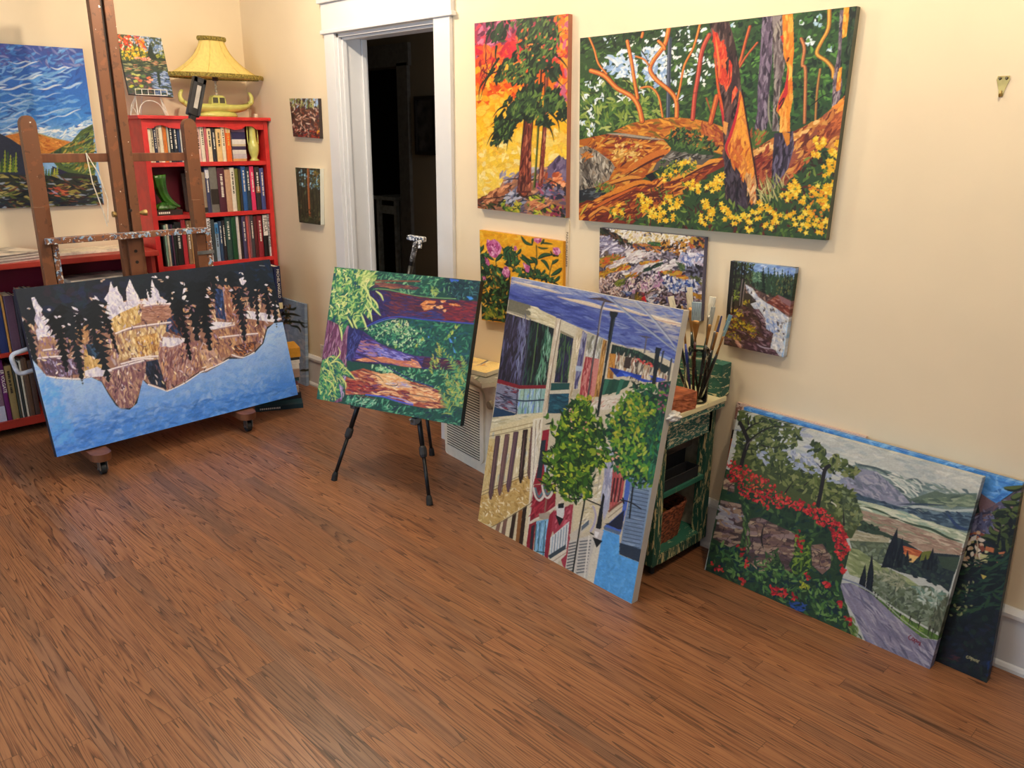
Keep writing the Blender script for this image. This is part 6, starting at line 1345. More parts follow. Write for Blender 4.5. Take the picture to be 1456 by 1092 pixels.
def paint_tuscan():
    a = Art(TUSC, *cells(TUSC), '#5c6858', 3); a.z(990, 560, 3.12)
    a.poly(FULL, '#c3c9c4'); a.strokes([(180, 60), (1280, 350), (1260, 480), (700, 320), (180, 250)], 300, ['#ccd0ca', '#b4bcbc', '#d8d9d0', '#a8b4b8', '#c4c9c8'], 80, 12, 14, 10, a=.7)
    a.strokes([(160, 90), (460, 140), (700, 380), (160, 330)], 90, ['#a8b0c8', '#8c98b8', '#c0c6d4'], 50, 14, 20, 20, a=.8)
    # hills
    a.poly([(640, 330), (720, 312), (800, 330), (900, 370), (1000, 410), (1110, 440), (1245, 440), (1220, 640), (700, 470)], '#748a8c'); a.strokes([(720, 315), (900, 370), (1245, 445), (1225, 600), (720, 470)], 160, ['#6c8284', '#84989a', '#5c7078', '#98a8a4', '#7c9088'], 60, 10, 20, 16)
    a.poly([(640, 380), (720, 330), (800, 345), (880, 420), (980, 490), (900, 500), (700, 460), (600, 400)], '#8a8fa6'); a.strokes([(650, 385), (800, 345), (960, 485), (720, 460)], 110, ['#9c9cb4', '#7c8098', '#a8a8b8', '#6c7488'], 50, 10, 40, 18, clip=True)
    a.line([(720, 315), (810, 335), (860, 370), (900, 420), (950, 480)], '#4c6064', 10); a.strokes([(830, 350), (1000, 410), (960, 470), (880, 400)], 30, ['#c8d0c8', '#a8b8b4', '#dce0d8'], 60, 6, 35, 12)
    a.poly([(940, 470), (1060, 430), (1110, 445), (1245, 445), (1232, 505), (1000, 490)], '#5c7066'); a.strokes([(950, 470), (1240, 450), (1230, 500), (1000, 485)], 50, ['#6c806c', '#4c6058', '#8c9c84'], 50, 9, 5, 12)
    a.line([(900, 515), (980, 500), (1060, 512), (1130, 520), (1225, 515)], '#b4c0c0', 10); a.line([(890, 490), (1000, 490), (1100, 495)], '#34485c', 8, 1)
    a.poly([(700, 440), (900, 500), (1000, 530), (1110, 525), (1225, 530), (1205, 610), (1050, 580), (900, 540), (700, 470)], '#42586c'); a.strokes([(720, 450), (900, 505), (1210, 535), (1200, 600), (900, 535)], 90, ['#34485c', '#546c80', '#2c4058', '#6c8494'], 50, 9, 14, 12)
    a.line([(1110, 530), (1160, 590), (1205, 600)], '#2c4470', 14, 1)
    # fields
    a.poly([(690, 465), (800, 490), (900, 520), (1040, 570), (1205, 620), (1185, 665), (1000, 610), (860, 560), (740, 520), (690, 500)], '#b9c4a9'); a.strokes([(700, 470), (900, 525), (1200, 625), (1180, 655), (900, 570), (700, 500)], 90, ['#c9d0b8', '#a0b098', '#d8dcc8', '#98b0a0'], 70, 8, 16, 6)
    a.poly([(700, 505), (860, 550), (1000, 600), (1180, 665), (1170, 715), (1010, 700), (900, 650), (720, 590)], '#a69080'); a.strokes([(710, 510), (1000, 610), (1175, 670), (1170, 705), (1000, 680), (730, 590)], 160, ['#b09c8a', '#987c70', '#c0b09c', '#a08878', '#8a9078'], 80, 7, 17, 5)
    a.line([(740, 500), (800, 515), (870, 545)], '#3c5440', 9, 1); a.line([(880, 550), (960, 580), (1040, 600), (1120, 640), (1180, 655)], '#3a5040', 11, 1); a.line([(850, 545), (900, 555)], '#33483a', 9, 1)
    a.poly([(690, 570), (740, 560), (800, 600), (860, 625), (960, 660), (920, 665), (840, 640), (700, 600)], '#33463a'); a.strokes([(740, 560), (810, 600), (740, 610)], 20, ['#26382c', '#3c5240'], 24, 12, 20, 40)
    a.poly([(680, 600), (860, 640), (850, 665), (700, 660), (680, 650)], '#b0ac92'); a.strokes([(690, 605), (850, 645), (700, 650)], 24, ['#c0bca4', '#9c987c'], 60, 7, 14, 6)
    a.poly([(680, 650), (860, 660), (840, 760), (700, 720)], '#5c6a54'); a.strokes([(700, 655), (850, 665), (830, 740), (700, 710)], 40, ['#6c7c64', '#4c5c50', '#7c8c78'], 30, 10, 20, 40)
    F = [(660, 680), (720, 690), (820, 760), (930, 810), (1000, 860), (900, 860), (760, 830), (680, 800), (655, 740)]
    a.poly(F, '#93a174'); a.strokes(F, 90, ['#a4b084', '#7c8c60', '#b8c098', '#889868'], 60, 9, 30, 10, clip=True)
    a.poly([(830, 760), (850, 690), (900, 640), (1000, 700), (1170, 715), (1120, 880), (1060, 830), (900, 790)], '#26343a'); a.strokes([(840, 750), (1000, 720), (1160, 730), (1110, 860), (1000, 820)], 120, ['#1c2a34', '#2f4240', '#22303c', '#3c5048'], 34, 12, 30, 40)
    a.poly([(1070, 720), (1170, 725), (1150, 790), (1090, 770)], '#3a4c40')
    a.poly([(915, 672), (1002, 698), (985, 725), (925, 712)], '#b8603c'); a.poly([(925, 705), (985, 722), (960, 748), (932, 742)], '#e8c07c'); a.strokes([(918, 676), (998, 700), (930, 710)], 10, ['#d07c4c', '#a04c30'], 30, 5, 15, 6); a.poly([(945, 728), (956, 731), (954, 742), (943, 740)], '#2c2c30')
    a.poly([(1002, 700), (1040, 695), (1050, 730), (990, 740)], '#6c7434')
    for b, t, w in (((845, 770), (892, 592), 26), ((893, 770), (915, 635), 17), ((932, 760), (937, 690), 12), ((1008, 775), (1018, 712), 10), ((1032, 780), (1050, 680), 16), ((1050, 785), (1066, 715), 10), ((765, 890), (780, 705), 18), ((730, 880), (750, 752), 17)):
        a.poly([(b[0]-w, b[1]), (b[0]-w*.75+(t[0]-b[0])*.5, (b[1]+t[1])/2), t, (b[0]+w*.75+(t[0]-b[0])*.6, (b[1]+t[1])/2), (b[0]+w, b[1])], '#141c2a'); a.strokes([(b[0]-w*.5, b[1]-8), (b[0]+w*.5, b[1]-8), (t[0]+w*.2, t[1]+50), (t[0]-w*.2, t[1]+50)], 8, ['#1e2c34', '#0f1620'], 34, 5, 97, 6)
    # olive grove
    OG = [(790, 800), (860, 800), (940, 850), (1020, 850), (1110, 890), (1110, 960), (1080, 1060), (1000, 1020), (900, 960), (840, 920), (780, 870)]
    a.poly(OG, '#66755f'); a.strokes(OG, 260, ['#748470', '#56654c', '#8c9c88', '#4c5a4c', '#7c8878'], 34, 11, 20, 60, clip=True); a.strokes([(960, 850), (1100, 880), (1090, 950), (1000, 930)], 60, ['#98aca0', '#b4c4b8', '#6c8c80', '#c8d4cc'], 30, 9, 70, 50)
    a.strokes([(780, 790), (860, 780), (960, 850), (900, 870)], 60, ['#a8ac94', '#8c9478', '#6c7c60'], 30, 8, 30, 40)
    a.strokes([(1060, 940), (1120, 900), (1090, 1080), (1020, 1030)], 50, ['#5c6450', '#6c7260', '#4a5444'], 50, 8, 85, 20)
    a.poly([(770, 880), (840, 930), (930, 990), (1080, 1075), (1078, 1092), (1000, 1080), (860, 1000), (760, 890)], '#4f7034'); a.strokes([(775, 885), (900, 975), (1075, 1080), (1000, 1070), (850, 990)], 50, ['#5c8038', '#3c5c2c', '#7c9c48'], 30, 8, 40, 20)
    for x, y in ((788, 880), (800, 890), (848, 935), (862, 945), (900, 975), (945, 985), (985, 1010), (1030, 1030), (1045, 1040)): a.line([(x+6, y), (x-1, y+28), (x-4, y+48)], '#2a2c24', 6, 2)
    # road
    RD = [(640, 840), (690, 838), (780, 890), (900, 1000), (1000, 1080), (1100, 1100), (1040, 1240), (760, 1120), (700, 980), (650, 900)]
    a.poly(RD, '#8a88a0'); a.strokes(RD, 140, ['#9896ac', '#7c7a94', '#a8a6b8', '#6c6c88', '#8c8ca8'], 110, 10, 50, 8, clip=True)
    a.line([(650, 820), (720, 845), (790, 890)], '#7c88a0', 7); a.line([(690, 838), (800, 895), (920, 1005), (1030, 1080)], '#a8b4a0', 4)
    # wall of stone, greenery and flowers
    a.poly([(150, 330), (180, 240), (300, 270), (420, 330), (480, 350), (640, 400), (700, 440), (740, 540), (690, 640), (640, 640), (500, 560), (380, 520), (120, 400)], '#465530'); a.strokes([(190, 90), (330, 110), (460, 150), (440, 260), (300, 300), (180, 300)], 150, ['#4c5c2c', '#5c6838', '#3c4c2c', '#74804a'], 30, 14, 40, 70)
    LG = ['#4c5c2c', '#5c6c38', '#3c4c2c', '#74804a', '#848c58', '#2c3c28']
    for R_, n in (([(190, 75), (320, 110), (470, 150), (460, 220), (380, 250), (420, 330), (330, 330), (300, 250), (220, 290), (170, 290), (185, 200)], 300), ([(520, 210), (560, 230), (590, 300), (620, 270), (720, 340), (700, 370), (590, 350), (540, 300), (500, 260)], 120), ([(240, 250), (480, 300), (560, 360), (640, 400), (700, 430), (720, 580), (640, 560), (560, 480), (400, 400), (240, 330)], 420)):
        a.strokes(R_, n, LG, 34, 14, 40, 70)
    a.strokes([(380, 250), (520, 260), (560, 330), (700, 400), (620, 400), (420, 320)], 50, ['#9aa8c4', '#aab4cc', '#8894b0'], 26, 12, 40, 60)
    a.strokes([(270, 250), (330, 260), (320, 310), (270, 300)], 12, ['#9aa8c8', '#b0b8cc'], 26, 12, 40, 40)
    a.strokes([(640, 430), (720, 480), (740, 560), (690, 600), (660, 600)], 70, ['#5c6c48', '#44543c', '#7c8c64'], 28, 12, 30, 60)
    for p, w in (([(200, 320), (215, 260), (230, 215), (215, 170), (195, 130)], 20), ([(230, 215), (270, 180), (330, 150), (400, 145), (470, 155)], 10), ([(215, 170), (250, 140), (310, 118)], 12), ([(232, 135), (228, 95)], 12), ([(290, 228), (350, 240), (380, 225)], 6), ([(540, 495), (555, 420), (570, 340), (590, 320)], 18), ([(570, 345), (545, 320), (525, 298)], 8), ([(395, 440), (415, 410), (440, 380)], 9), ([(655, 580), (652, 500)], 10), ([(480, 405), (510, 380)], 6)): a.line(p, '#1f1c20', w, 0 if w > 12 else 2)
    a.line([(222, 250), (236, 215), (300, 175)], '#5c5258', 4, 1)
    WL = [(130, 330), (400, 470), (560, 520), (660, 620), (680, 700), (640, 850), (660, 920), (720, 1100), (40, 790), (60, 680), (100, 480)]
    a.poly(WL, '#24402c'); a.strokes(WL, 500, ['#2c4c30', '#1c3428', '#3c5c34', '#16302c', '#1c3c3c', '#4c6c3c'], 34, 13, 40, 80, clip=True)
    def stones(p, n, rows):
        a.poly(p, '#4c3c3c'); a.strokes(p, n, ['#8c7060', '#7a6058', '#a08878', '#6c5450', '#907a78', '#b09880', '#5c4850'], 40, 15, 6, 10, tip=0, clip=True); a.strokes(p, n//2, ['#2c2428', '#3c3034'], 30, 3, 10, 60, clip=True)
    stones([(110, 470), (200, 490), (215, 560), (200, 660), (150, 680), (75, 640), (95, 560)], 60, 5)
    a.strokes([(110, 500), (200, 500), (190, 600), (100, 590)], 26, ['#9898a4', '#8c8490', '#b8b4b8', '#a88c74'], 34, 14, 20, 20, tip=0)
    stones([(235, 555), (280, 545), (440, 620), (450, 680), (410, 760), (430, 790), (390, 780), (360, 700), (310, 780), (290, 795), (230, 740), (215, 670)], 110, 7)
    stones([(510, 670), (560, 665), (600, 720), (595, 770), (560, 800), (515, 760)], 50, 4)
    stones([(125, 370), (170, 400), (170, 440), (120, 420)], 12, 2)
    a.strokes([(210, 480), (240, 480), (240, 700), (205, 700)], 30, ['#3c5c34', '#2c4428', '#5c7c44'], 34, 9, 90, 20)
    a.strokes([(440, 620), (510, 640), (500, 800), (430, 790)], 90, ['#5c7c2c', '#3c5c2c', '#7c9c3c', '#24401f'], 26, 9, 80, 50)
    a.strokes([(300, 700), (370, 690), (400, 820), (330, 820)], 50, ['#3c5c34', '#1f3c28', '#5c7c44'], 28, 10, 80, 50)
    a.strokes([(100, 660), (260, 720), (420, 790), (620, 830), (640, 900), (700, 1040), (560, 1000), (300, 880), (90, 760)], 330, ['#4f7a3c', '#2c5034', '#1a3a38', '#6c9450', '#16303c', '#3c6840'], 32, 11, 60, 60)
    a.strokes([(420, 930), (480, 930), (470, 965), (400, 950)], 16, ['#22407c', '#2c50a0'], 30, 9, 20, 20)
    a.strokes([(640, 900), (700, 1000), (740, 1090), (680, 1060)], 30, ['#5c7c3c', '#8c9c64', '#3c5c34'], 40, 8, 60, 14)
    RDc = ['#b4202c', '#d4303a', '#8c1824', '#e04848', '#a01c2c', '#c83c30']
    def fl(reg, n, ln=15, w=9): a.strokes(reg, n, RDc, ln, w, 0, 90, curve=.4)
    fl([(135, 290), (200, 310), (300, 370), (380, 420), (400, 500), (330, 520), (260, 480), (190, 440), (140, 370)], 210)
    fl([(390, 450), (480, 470), (540, 490), (600, 540), (650, 580), (680, 640), (680, 700), (640, 740), (610, 690), (600, 620), (540, 570), (470, 520), (400, 500)], 260)
    fl([(440, 600), (480, 620), (470, 700), (450, 700)], 14); fl([(180, 670), (215, 680), (240, 770), (215, 780)], 18); fl([(60, 730), (130, 780), (120, 800), (70, 770)], 14); fl([(330, 850), (420, 870), (400, 900), (340, 890)], 24, 20); fl([(560, 830), (600, 840), (590, 870)], 12, 18); fl([(640, 760), (670, 780), (650, 800)], 10); fl([(620, 900), (650, 930), (640, 950)], 10, 16); fl([(650, 980), (690, 1000), (680, 1030)], 8, 18); fl([(190, 810), (220, 830), (210, 850)], 8, 16); fl([(480, 790), (510, 810), (490, 830)], 7); fl([(420, 880), (450, 900), (430, 920)], 6)
    a.strokes([(180, 330), (400, 440), (380, 500), (200, 420)], 50, ['#c8643c', '#34502c', '#4c6c34'], 12, 7, 0, 90); a.strokes([(460, 830), (510, 850), (490, 870), (460, 860)], 14, ['#b8b83c', '#8c9c34'], 20, 7, 80, 40)
    a.line([(300, 585), (290, 640), (300, 690)], '#201c1c', 9, 1); a.line([(600, 480), (615, 490), (620, 498)], '#d8d4c0', 5)
    # signature
    a.z(1160, 660, 3.412)
    for p in ([(460, 830), (450, 836), (452, 848), (462, 850)], [(466, 846), (472, 840), (476, 850), (470, 856), (466, 848)], [(478, 846), (478, 866)], [(478, 850), (488, 850), (484, 860)], [(490, 862), (490, 856), (496, 858)], [(494, 866), (500, 860), (504, 868), (498, 876)], [(506, 862), (504, 880)]): a.line(p, '#7c1c34', 4)
    canvas(a, TUSC, .035, 'wrap', 'Tuscan valley canvas with red roses and grey lane, frontmost of the leaning stack', gain=G['tusc'])

def paint_dark():
    a = Art(DARK, *cells(DARK), '#1a2630', 4); a.z(1160, 660, 3.412)
    a.poly(FULL, '#152028'); a.strokes([(560, 60), (1020, 90), (860, 1080), (560, 960)], 400, ['#16222c', '#1c2c34', '#121a24', '#1c2436', '#203830'], 50, 20, 20, 60, a=.7)
    a.poly([(-600, -500), (1100, -100), (1030, 90), (1005, 100), (875, 190), (800, 145), (560, 60), (-600, -120)], '#4f94e0'); a.strokes([(-400, -320), (1000, 70), (880, 180), (800, 140), (-400, -200)], 300, ['#5ca0ea', '#4488d8', '#7ab4f0', '#3c7cd0'], 60, 12, 20, 30)
    a.poly([(800, 140), (870, 190), (860, 240), (800, 260), (790, 200)], '#7a6068'); a.poly([(870, 195), (940, 150), (1010, 100), (1010, 300), (900, 260), (860, 330), (790, 330), (780, 240)], '#5c5060')
    a.strokes([(780, 240), (870, 195), (1000, 120), (1000, 280), (880, 330), (760, 340)], 110, ['#8a6c68', '#5c5c7c', '#44405c', '#7c7c98', '#6c5458', '#34344c'], 50, 12, 130, 40)
    a.strokes([(760, 250), (870, 260), (850, 360), (740, 340)], 60, ['#6c7094', '#54587c', '#8a8eb0', '#3c4060'], 46, 10, 60, 50)
    DG = ['#4c5c34', '#2c3c2c', '#5c6c3c', '#1c2c26', '#3c5030']
    for p in ([(1010, 110), (960, 120), (910, 118)], [(1010, 150), (960, 165), (1000, 140)], [(1010, 190), (950, 190), (900, 185)], [(1005, 240), (930, 225), (850, 240)], [(980, 280), (900, 250), (860, 245)], [(980, 330), (900, 310), (860, 290)], [(950, 380), (880, 340), (820, 370)], [(940, 350), (860, 330), (850, 300)], [(900, 380), (840, 350), (800, 350)], [(990, 300), (940, 300), (900, 330)]):
        a.line(p, '#1c2a22', 26, 1); a.line([(x-4, y-5) for x, y in p], '#55663a', 15, 1)
    a.strokes([(880, 230), (1010, 180), (1000, 420), (860, 420)], 90, DG+['#16222a', '#131c26'], 50, 15, 20, 40)
    a.strokes([(700, 330), (800, 320), (840, 430), (800, 500), (700, 480)], 50, ['#d8b898', '#e8dcc8', '#c87850', '#8a4a3a', '#d4d0a0', '#a8a470'], 30, 14, 60, 60)
    for p, c in (([(755, 350), (780, 340), (775, 365), (745, 372)], '#e8e4dc'), ([(825, 395), (865, 405), (860, 425), (820, 415)], '#c87850'), ([(885, 425), (918, 420), (905, 442), (890, 440)], '#c07450'), ([(868, 462), (890, 462), (880, 475)], '#b87c60'), ([(795, 430), (840, 440), (830, 475), (800, 470)], '#c8c890'), ([(800, 530), (828, 540), (812, 555)], '#c8b860'), ([(680, 690), (705, 685), (685, 712)], '#b8b884'), ([(750, 700), (758, 702), (748, 712)], '#c8c490')): a.poly(p, c)
    a.line([(780, 350), (785, 400), (778, 440), (770, 490)], '#c9b898', 6, 1); a.line([(745, 560), (735, 600), (728, 640)], '#b0a888', 7, 1)
    a.strokes([(700, 470), (1000, 400), (950, 700), (650, 720)], 130, ['#1c3430', '#24443a', '#14242c', '#2c4c34'], 60, 9, 170, 20)
    a.strokes([(680, 560), (780, 540), (760, 720), (650, 740)], 24, ['#8c9464', '#2c4034', '#6c7850'], 20, 8, 60, 60)
    a.strokes([(620, 800), (920, 760), (860, 1050), (590, 950)], 80, ['#1a2438', '#1c2c48', '#16202c', '#24202c'], 50, 18, 20, 50, a=.5); a.strokes([(650, 930), (700, 930), (700, 960), (650, 950)], 5, ['#4c2c34'], 34, 9, 10, 20, a=.6)
    a.strokes([(850, 900), (900, 880), (860, 1050), (800, 1040)], 14, ['#1c3468', '#22407c'], 34, 9, 100, 20, a=.6)
    x = 735
    for i, ch in enumerate(([(738, 928), (731, 930), (732, 938), (740, 938)], [(744, 934), (748, 930), (750, 938), (745, 940)], [(754, 934), (753, 950)], [(754, 936), (761, 938), (757, 944)], [(764, 942), (763, 950)], [(765, 944), (771, 944), (770, 952)], [(775, 948), (780, 946), (778, 956)], [(785, 950), (784, 960)], [(786, 952), (792, 950)])): a.line(ch, '#a8a47c', 3.2)
    canvas(a, DARK, .03, 'wrap', 'dark evergreen canvas with blue sky corner leaning behind the Tuscan valley canvas', gain=G['dark'])
    a = Art(PEACH, *cells(PEACH), '#d8bcae', 4); a.z(1010, 560, 9.1)
    a.poly([(250, 320), (360, 320), (310, 480), (240, 480)], '#b5a99a'); a.poly([(240, 190), (420, 170), (360, 330), (260, 330)], '#8c6458'); a.strokes([(300, 100), (420, 100), (360, 340), (270, 340)], 30, ['#c8a8a0', '#8c5c50', '#dcc0b8', '#6c4c48'], 30, 14, 60, 50)
    a.poly([(220, 470), (340, 470), (310, 590), (200, 590)], '#2c2420'); a.poly([(190, 580), (320, 590), (250, 870), (160, 860)], '#c8642c'); a.poly([(100, 855), (260, 870), (180, 1300), (40, 1300)], '#dcd8d0')
    canvas(a, PEACH, .012, '#e0bda8', 'thin pale peach-edged canvas, rearmost of the leaning stack against the wall', gain=G['peach'])
def limb(a, pts, w, c, hi, sh, tip=2):
    a.line(pts, sh, w*1.25, tip); a.line([(x-w*.08, y) for x, y in pts], c, w, tip); a.line([(x-w*.22, y-w*.1) for x, y in pts], hi, w*.4, tip)
def paint_tall():
    a = Art(TALL, *cells(TALL), '#e8a020', 6); a.z(640, 0, 3.467)
    a.grad(FULL if False else [(100, 50), (620, 50), (620, 1090), (100, 1090)], ['#8c3a5c', '#c02c3c', '#e0501c', '#ee8414', '#f4ae1c', '#f6c834', '#f4cf4c', '#efc860'], (300, 80), (400, 1000))
    W = [(100, 50), (620, 50), (620, 1090), (100, 1090)]
    a.strokes([(120, 100), (320, 90), (300, 260), (130, 300)], 130, ['#a85078', '#c87090', '#8c3a5c', '#d84058', '#702848'], 60, 20, 110, 40)
    a.strokes([(130, 240), (360, 200), (320, 380), (140, 420)], 170, ['#d42c30', '#e85028', '#c8203c', '#f07028', '#b81c34'], 60, 20, 100, 50)
    a.strokes([(130, 330), (400, 320), (360, 520), (140, 540)], 190, ['#f08018', '#e85c18', '#f4a024', '#d84418', '#f6b83c'], 60, 22, 120, 50)
    a.strokes([(520, 60), (600, 70), (580, 600), (520, 500)], 120, ['#d83c2c', '#f07c20', '#b03848', '#f4a030', '#c86080'], 50, 18, 100, 40)
    a.strokes([(130, 480), (580, 480), (580, 720), (130, 760)], 240, ['#f6b41c', '#f8c830', '#f0a018', '#f4d050', '#f8bc24'], 60, 24, 60, 60, a=.7)
    a.strokes([(130, 700), (580, 640), (575, 860), (140, 980)], 260, ['#f6d048', '#f8dc74', '#efc050', '#f8e49c', '#e8b83c', '#f4cc54'], 50, 20, 70, 60, a=.8)
    a.strokes([(140, 300), (240, 260), (220, 300), (150, 420)], 20, ['#8c1c2c'], 50, 7, 100, 20)
    a.line([(190, 170), (178, 240), (180, 320), (210, 360), (250, 350)], '#5c1c2c', 5, 1); a.line([(250, 345), (200, 370), (170, 420), (148, 500)], '#2c1c18', 7, 1); a.line([(158, 345), (190, 365), (240, 350)], '#241c18', 8, 1)
    # rocks
    R = [(136, 980), (200, 960), (245, 925), (265, 885), (330, 860), (410, 840), (480, 820), (530, 770), (580, 790), (575, 1090), (130, 1090)]
    a.poly(R, '#8c6450'); a.strokes(R, 300, ['#b0785c', '#8c5c48', '#5c5064', '#c89470', '#6c6078', '#3c2c30', '#a06848'], 44, 15, 150, 30, clip=True)
    a.poly([(480, 830), (530, 770), (580, 792), (575, 900), (520, 870), (470, 880)], '#6c5c7c'); a.strokes([(490, 830), (530, 775), (575, 800), (560, 890)], 34, ['#8c7c98', '#5c4c70', '#3c304c', '#7c6c8c'], 40, 13, 110, 20)
    a.strokes([(470, 860), (530, 850), (570, 910), (500, 920)], 30, ['#e89060', '#c86838', '#f0a878', '#a84c2c'], 34, 14, 130, 30)
    a.strokes([(140, 980), (240, 930), (320, 900), (300, 950), (180, 1010)], 50, ['#c88458', '#e09c70', '#a06040', '#6c3c2c'], 40, 13, 150, 20)
    a.strokes([(250, 860), (420, 830), (400, 880), (280, 900)], 40, ['#8c88a0', '#a8a0b0', '#6c6880', '#c4b8c0'], 40, 12, 160, 20)
    a.strokes([(250, 950), (350, 940), (370, 1020), (260, 1020)], 44, ['#30384c', '#8c90a8', '#b4b4c4', '#20242c', '#5c6480'], 36, 13, 150, 40)
    a.strokes([(420, 910), (560, 920), (570, 1000), (430, 960)], 44, ['#4c4c6c', '#8c84a0', '#2c2c40', '#6c6c90', '#a4506c'], 36, 13, 30, 30)
    a.strokes([(240, 990), (350, 1000), (340, 1060), (240, 1030)], 44, ['#8c9c2c', '#c8b83c', '#4c6c28', '#26401f'], 26, 10, 20, 50); a.strokes([(380, 960), (470, 960), (480, 1070), (400, 1050)], 44, ['#a4b02c', '#5c7c28', '#c8c844', '#26401f'], 30, 10, 30, 40)
    a.strokes([(390, 990), (480, 980), (500, 1020), (420, 1030)], 20, ['#d88c60', '#e8a880', '#a85c3c'], 40, 10, 160, 14); a.strokes([(480, 1020), (570, 1010), (570, 1080), (500, 1080)], 30, ['#b8a82c', '#20241c', '#3c3c50', '#8c3048'], 34, 12, 40, 40)
    a.strokes([(140, 1000), (250, 990), (240, 1040), (140, 1030)], 30, ['#26241f', '#a05c3c', '#3c4424', '#7c442c'], 34, 10, 20, 30)
    for p in ([(260, 890), (330, 880), (400, 900)], [(140, 980), (220, 975), (300, 960)], [(350, 980), (420, 960), (460, 990)], [(470, 880), (520, 900), (560, 930)]): a.line(p, '#241c20', 6, 1)
    # trunks
    for p, w in (([(388, 380), (392, 500), (385, 620), (372, 760), (362, 950)], 42), ([(474, 380), (472, 500), (465, 640), (455, 760), (444, 910)], 17)):
        L = a.T(p)
        a.line(p, '#3c1c18', w*1.15); a.line([(x+w*.08, y) for x, y in p], '#8c4430', w*.7); a.line([(x-w*.05, y) for x, y in p], '#b86444', w*.25)
    a.poly([(375, 590), (402, 590), (400, 950), (330, 950), (345, 800)], '#6c2c24'); a.strokes([(375, 590), (402, 590), (398, 940), (334, 940), (348, 800)], 70, ['#8c4434', '#4c1c1c', '#a85840', '#32161a', '#c87858'], 50, 8, 96, 5, clip=True)
    a.poly([(335, 870), (365, 860), (398, 950), (332, 950)], '#3c1a20', .6)
    a.poly([(474, 390), (482, 400), (475, 640), (458, 905), (434, 915), (450, 780), (464, 600)], '#7c3428'); a.strokes([(474, 400), (480, 640), (456, 900), (438, 905), (462, 640)], 36, ['#a85c48', '#5c2420', '#c88068'], 44, 5, 95, 4, clip=True)
    a.line([(450, 340), (440, 560), (428, 760), (418, 920)], '#1f1a18', 9); a.line([(432, 620), (426, 760), (412, 930)], '#5c6c28', 6)
    # needles
    DG = ['#1c2c22', '#24382a', '#162420', '#2c4430', '#12201c', '#34502c']
    for R_, n in (([(190, 110), (300, 95), (300, 170), (270, 220), (220, 200), (190, 170)], 44), ([(330, 90), (510, 80), (530, 220), (500, 300), (420, 340), (350, 330), (340, 220)], 250), ([(400, 200), (440, 200), (430, 420), (390, 420)], 50), ([(300, 270), (440, 270), (440, 330), (400, 400), (330, 420), (270, 390), (220, 410), (230, 350)], 120), ([(450, 300), (520, 310), (550, 350), (520, 400), (470, 370)], 34), ([(380, 430), (450, 420), (440, 500), (500, 620), (440, 610), (400, 590), (340, 600), (280, 560), (300, 500), (250, 520)], 260), ([(460, 440), (540, 440), (580, 560), (560, 600), (520, 560), (470, 540)], 120), ([(230, 580), (330, 580), (330, 640), (270, 700), (200, 710), (220, 640)], 110)):
        a.strokes(R_, n, DG, 46, 15, 115, 28)
    for R_, n in (([(300, 100), (540, 90), (540, 260), (330, 320)], 90), ([(280, 300), (440, 300), (400, 420), (240, 390)], 60), ([(330, 460), (460, 450), (460, 600), (300, 570)], 60), ([(220, 600), (320, 600), (260, 700)], 20), ([(470, 460), (550, 470), (560, 580)], 20)):
        a.strokes(R_, n, ['#4c6c30', '#5c7c3c', '#3c5c34', '#6c8440'], 34, 8, 115, 25)
    for p in ([(240, 290), (190, 370), (170, 440)], [(220, 340), (150, 430), (145, 500)], [(280, 600), (210, 660), (180, 720)], [(320, 620), (290, 680), (280, 745)], [(300, 600), (250, 690), (235, 740)], [(280, 520), (240, 540), (210, 580)], [(480, 610), (500, 650), (512, 700)], [(540, 540), (560, 590), (575, 610)], [(500, 360), (530, 400), (560, 430)], [(270, 540), (230, 590), (200, 620)], [(200, 150), (180, 200), (170, 250)], [(230, 230), (225, 280), (240, 320)], [(520, 270), (560, 310), (585, 350)], [(500, 560), (530, 600), (538, 650)]): a.line(p, '#1a2a20', 14, 2)
    a.strokes([(310, 150), (560, 120), (560, 330), (330, 330)], 26, ['#e86c3c', '#d84848', '#f09048'], 18, 7, 110, 30)
    canvas(a, TALL, .027, '#a86c58', 'tall evergreen tree canvas with red to yellow sunset sky, left of the biggest wall painting', gain=G['tall'])

